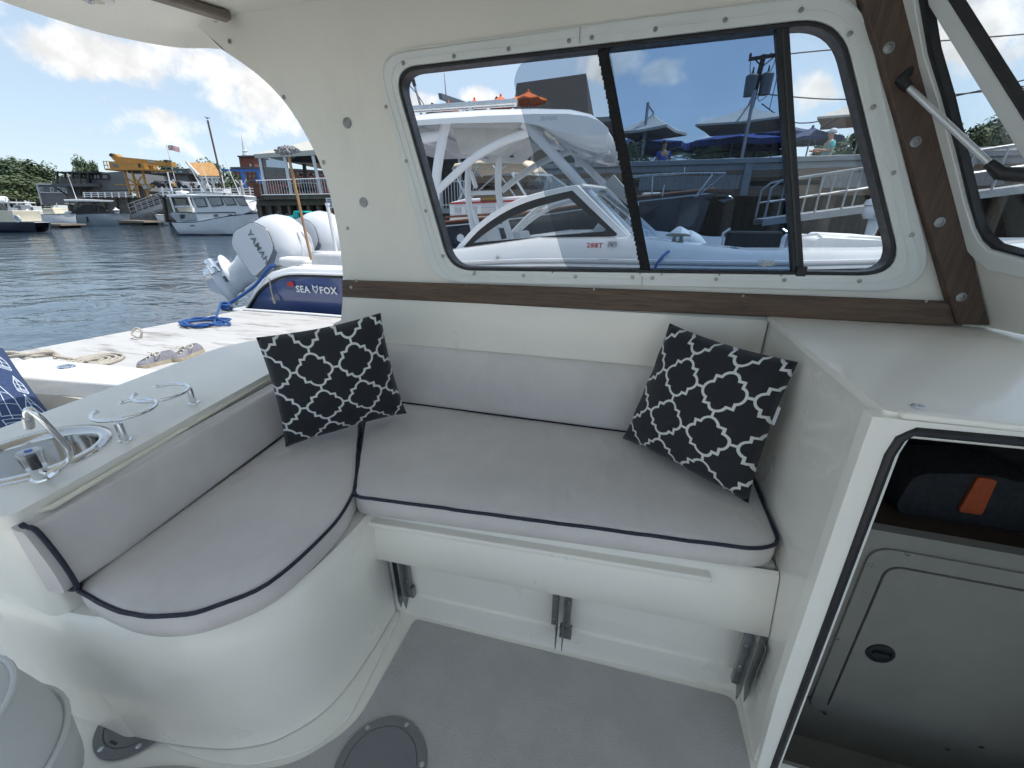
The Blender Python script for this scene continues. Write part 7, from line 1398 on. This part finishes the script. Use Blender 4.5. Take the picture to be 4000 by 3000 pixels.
for i, (a, b, dd) in enumerate((((60, 872), (235, 880), 50), ((455, 860), (560, 868), 57))):
    t = bt('marina_float', ('weathered timber float beside the black hulled boat', 'weathered timber float behind the bow of the grey boat')[i], 'dock', (a[0]+b[0])/2, b[1], dd, 'marina floats'); bpoly(B(), [(a[0], a[1]), (b[0], a[1]+4), (b[0]+4, b[1]+2), (a[0]+3, b[1]+2)], dd, 3).build('deck', dkfloat, t, smooth=False); bpoly(B(), [(a[0]+8, b[1]), (b[0]-4, b[1]+2), (b[0], b[1]+14), (a[0]+10, b[1]+12)], dd+.3, 2.5).build('float', rubber, t, smooth=False)
    m = B(); zt_ = rz(a[0], a[1]+2, dd)[1]
    for k in range(6): pass
gk = bt('marina_gangway', 'grey aluminium gangway sloping down from the marina pier', 'gangway', 590, 830, 62); A, C2 = rz(515, 846, 62), rz(676, 790, 62)
for dd in (62, 63.2):
    m = B(); m.bar((A[0], dd, A[1]), (C2[0], dd, C2[1]), .12, .45); m.build('side_beam', alu2, gk)
    for h in (.6, 1.1, 1.6): m = B(); m.tube([(A[0], dd, A[1]+h), (C2[0], dd, C2[1]+h)], .05, 5); m.build('rail', alu2, gk)
    for k in range(8): q = k/7; m = B(); m.tube([(A[0]+(C2[0]-A[0])*q, dd, A[1]+(C2[1]-A[1])*q), (A[0]+(C2[0]-A[0])*q, dd, A[1]+(C2[1]-A[1])*q+1.6)], .05, 5); m.build('post', alu2, gk)
for i, (x, y, dd) in enumerate(((383, 814, 60), (403, 816, 61), (452, 814, 62), (107, 820, 56), (1016, 802, 30))):
    h = thing('dock_pedestal', ('white power pedestal nearest the black canvas', 'white power pedestal second from the black canvas', 'white power pedestal by the gangway foot', 'white power pedestal at the far left float', 'white power pedestal beyond the lobster boat bow')[i], 'pedestal', tuple(ad(x, y+40, dd)), PS, 'dock power pedestals'); rr_, zz_ = rz(x, y, dd); s = .32 if dd > 40 else .25
    m = B(); m.lathe([(s, -s*5.5), (s*.8, -s*4.8), (s*.72, -s*1.4), (s*.95, -s*1.3), (s*.95, -s*.9), (s*1.25, -s*.7), (s*.5, -.05), (s*.1, .12)], (rr_, dd, zz_), 8); m.build('body', whitet, h, smooth=False); m = B(); m.lathe([(s*.97, -s*1.25), (s*.97, -s*.95)], (rr_, dd, zz_), 8); m.build('lens', glass_dark, h, smooth=False)
# teal bench and dinghy by the dining deck
d = 24.5; t = bt('teal_bench', 'bright teal moulded bench standing on the float by the pilings', 'bench', 1150, 870, d); bpoly(B(), [(1108, 845), (1142, 842), (1146, 824), (1192, 824), (1194, 832), (1164, 834), (1170, 868), (1160, 868), (1158, 852), (1140, 854), (1136, 868), (1110, 868)], d, .9).build('seat_body', teal, t, bevel=.05); bpoly(B(), [(1160, 838), (1196, 836), (1206, 868), (1168, 868)], d+.1, .7).build('side_board', mg_dark, t, smooth=False)
t = bt('white_dinghy', 'white dinghy moored behind the lobster boat bow', 'boat', 1090, 870, 27); bhull(t, [(1050, 833, .7, 1054), (1080, 832, 1, 1082), (1110, 832, .9, 1110), (1135, 833, .5, 1128)], 27, 1.6, whitet, whitet); bpoly(B(), [(1082, 824), (1100, 820), (1108, 832), (1080, 833)], 27.4, .7).build('fender', whitet, t, bevel=.1)
t = bt('deck_float', 'low timber float along the piles of the dining deck', 'dock', 1200, 880, 24.4); bpoly(B(), [(1095, 868), (1340, 868), (1345, 876), (1097, 876)], 24.4, 1.8).build('deck', dkfloat, t, smooth=False); bpoly(B(), [(1100, 876), (1340, 876), (1345, 890), (1104, 890)], 24.6, 1.4).build('float', rubber, t, smooth=False)
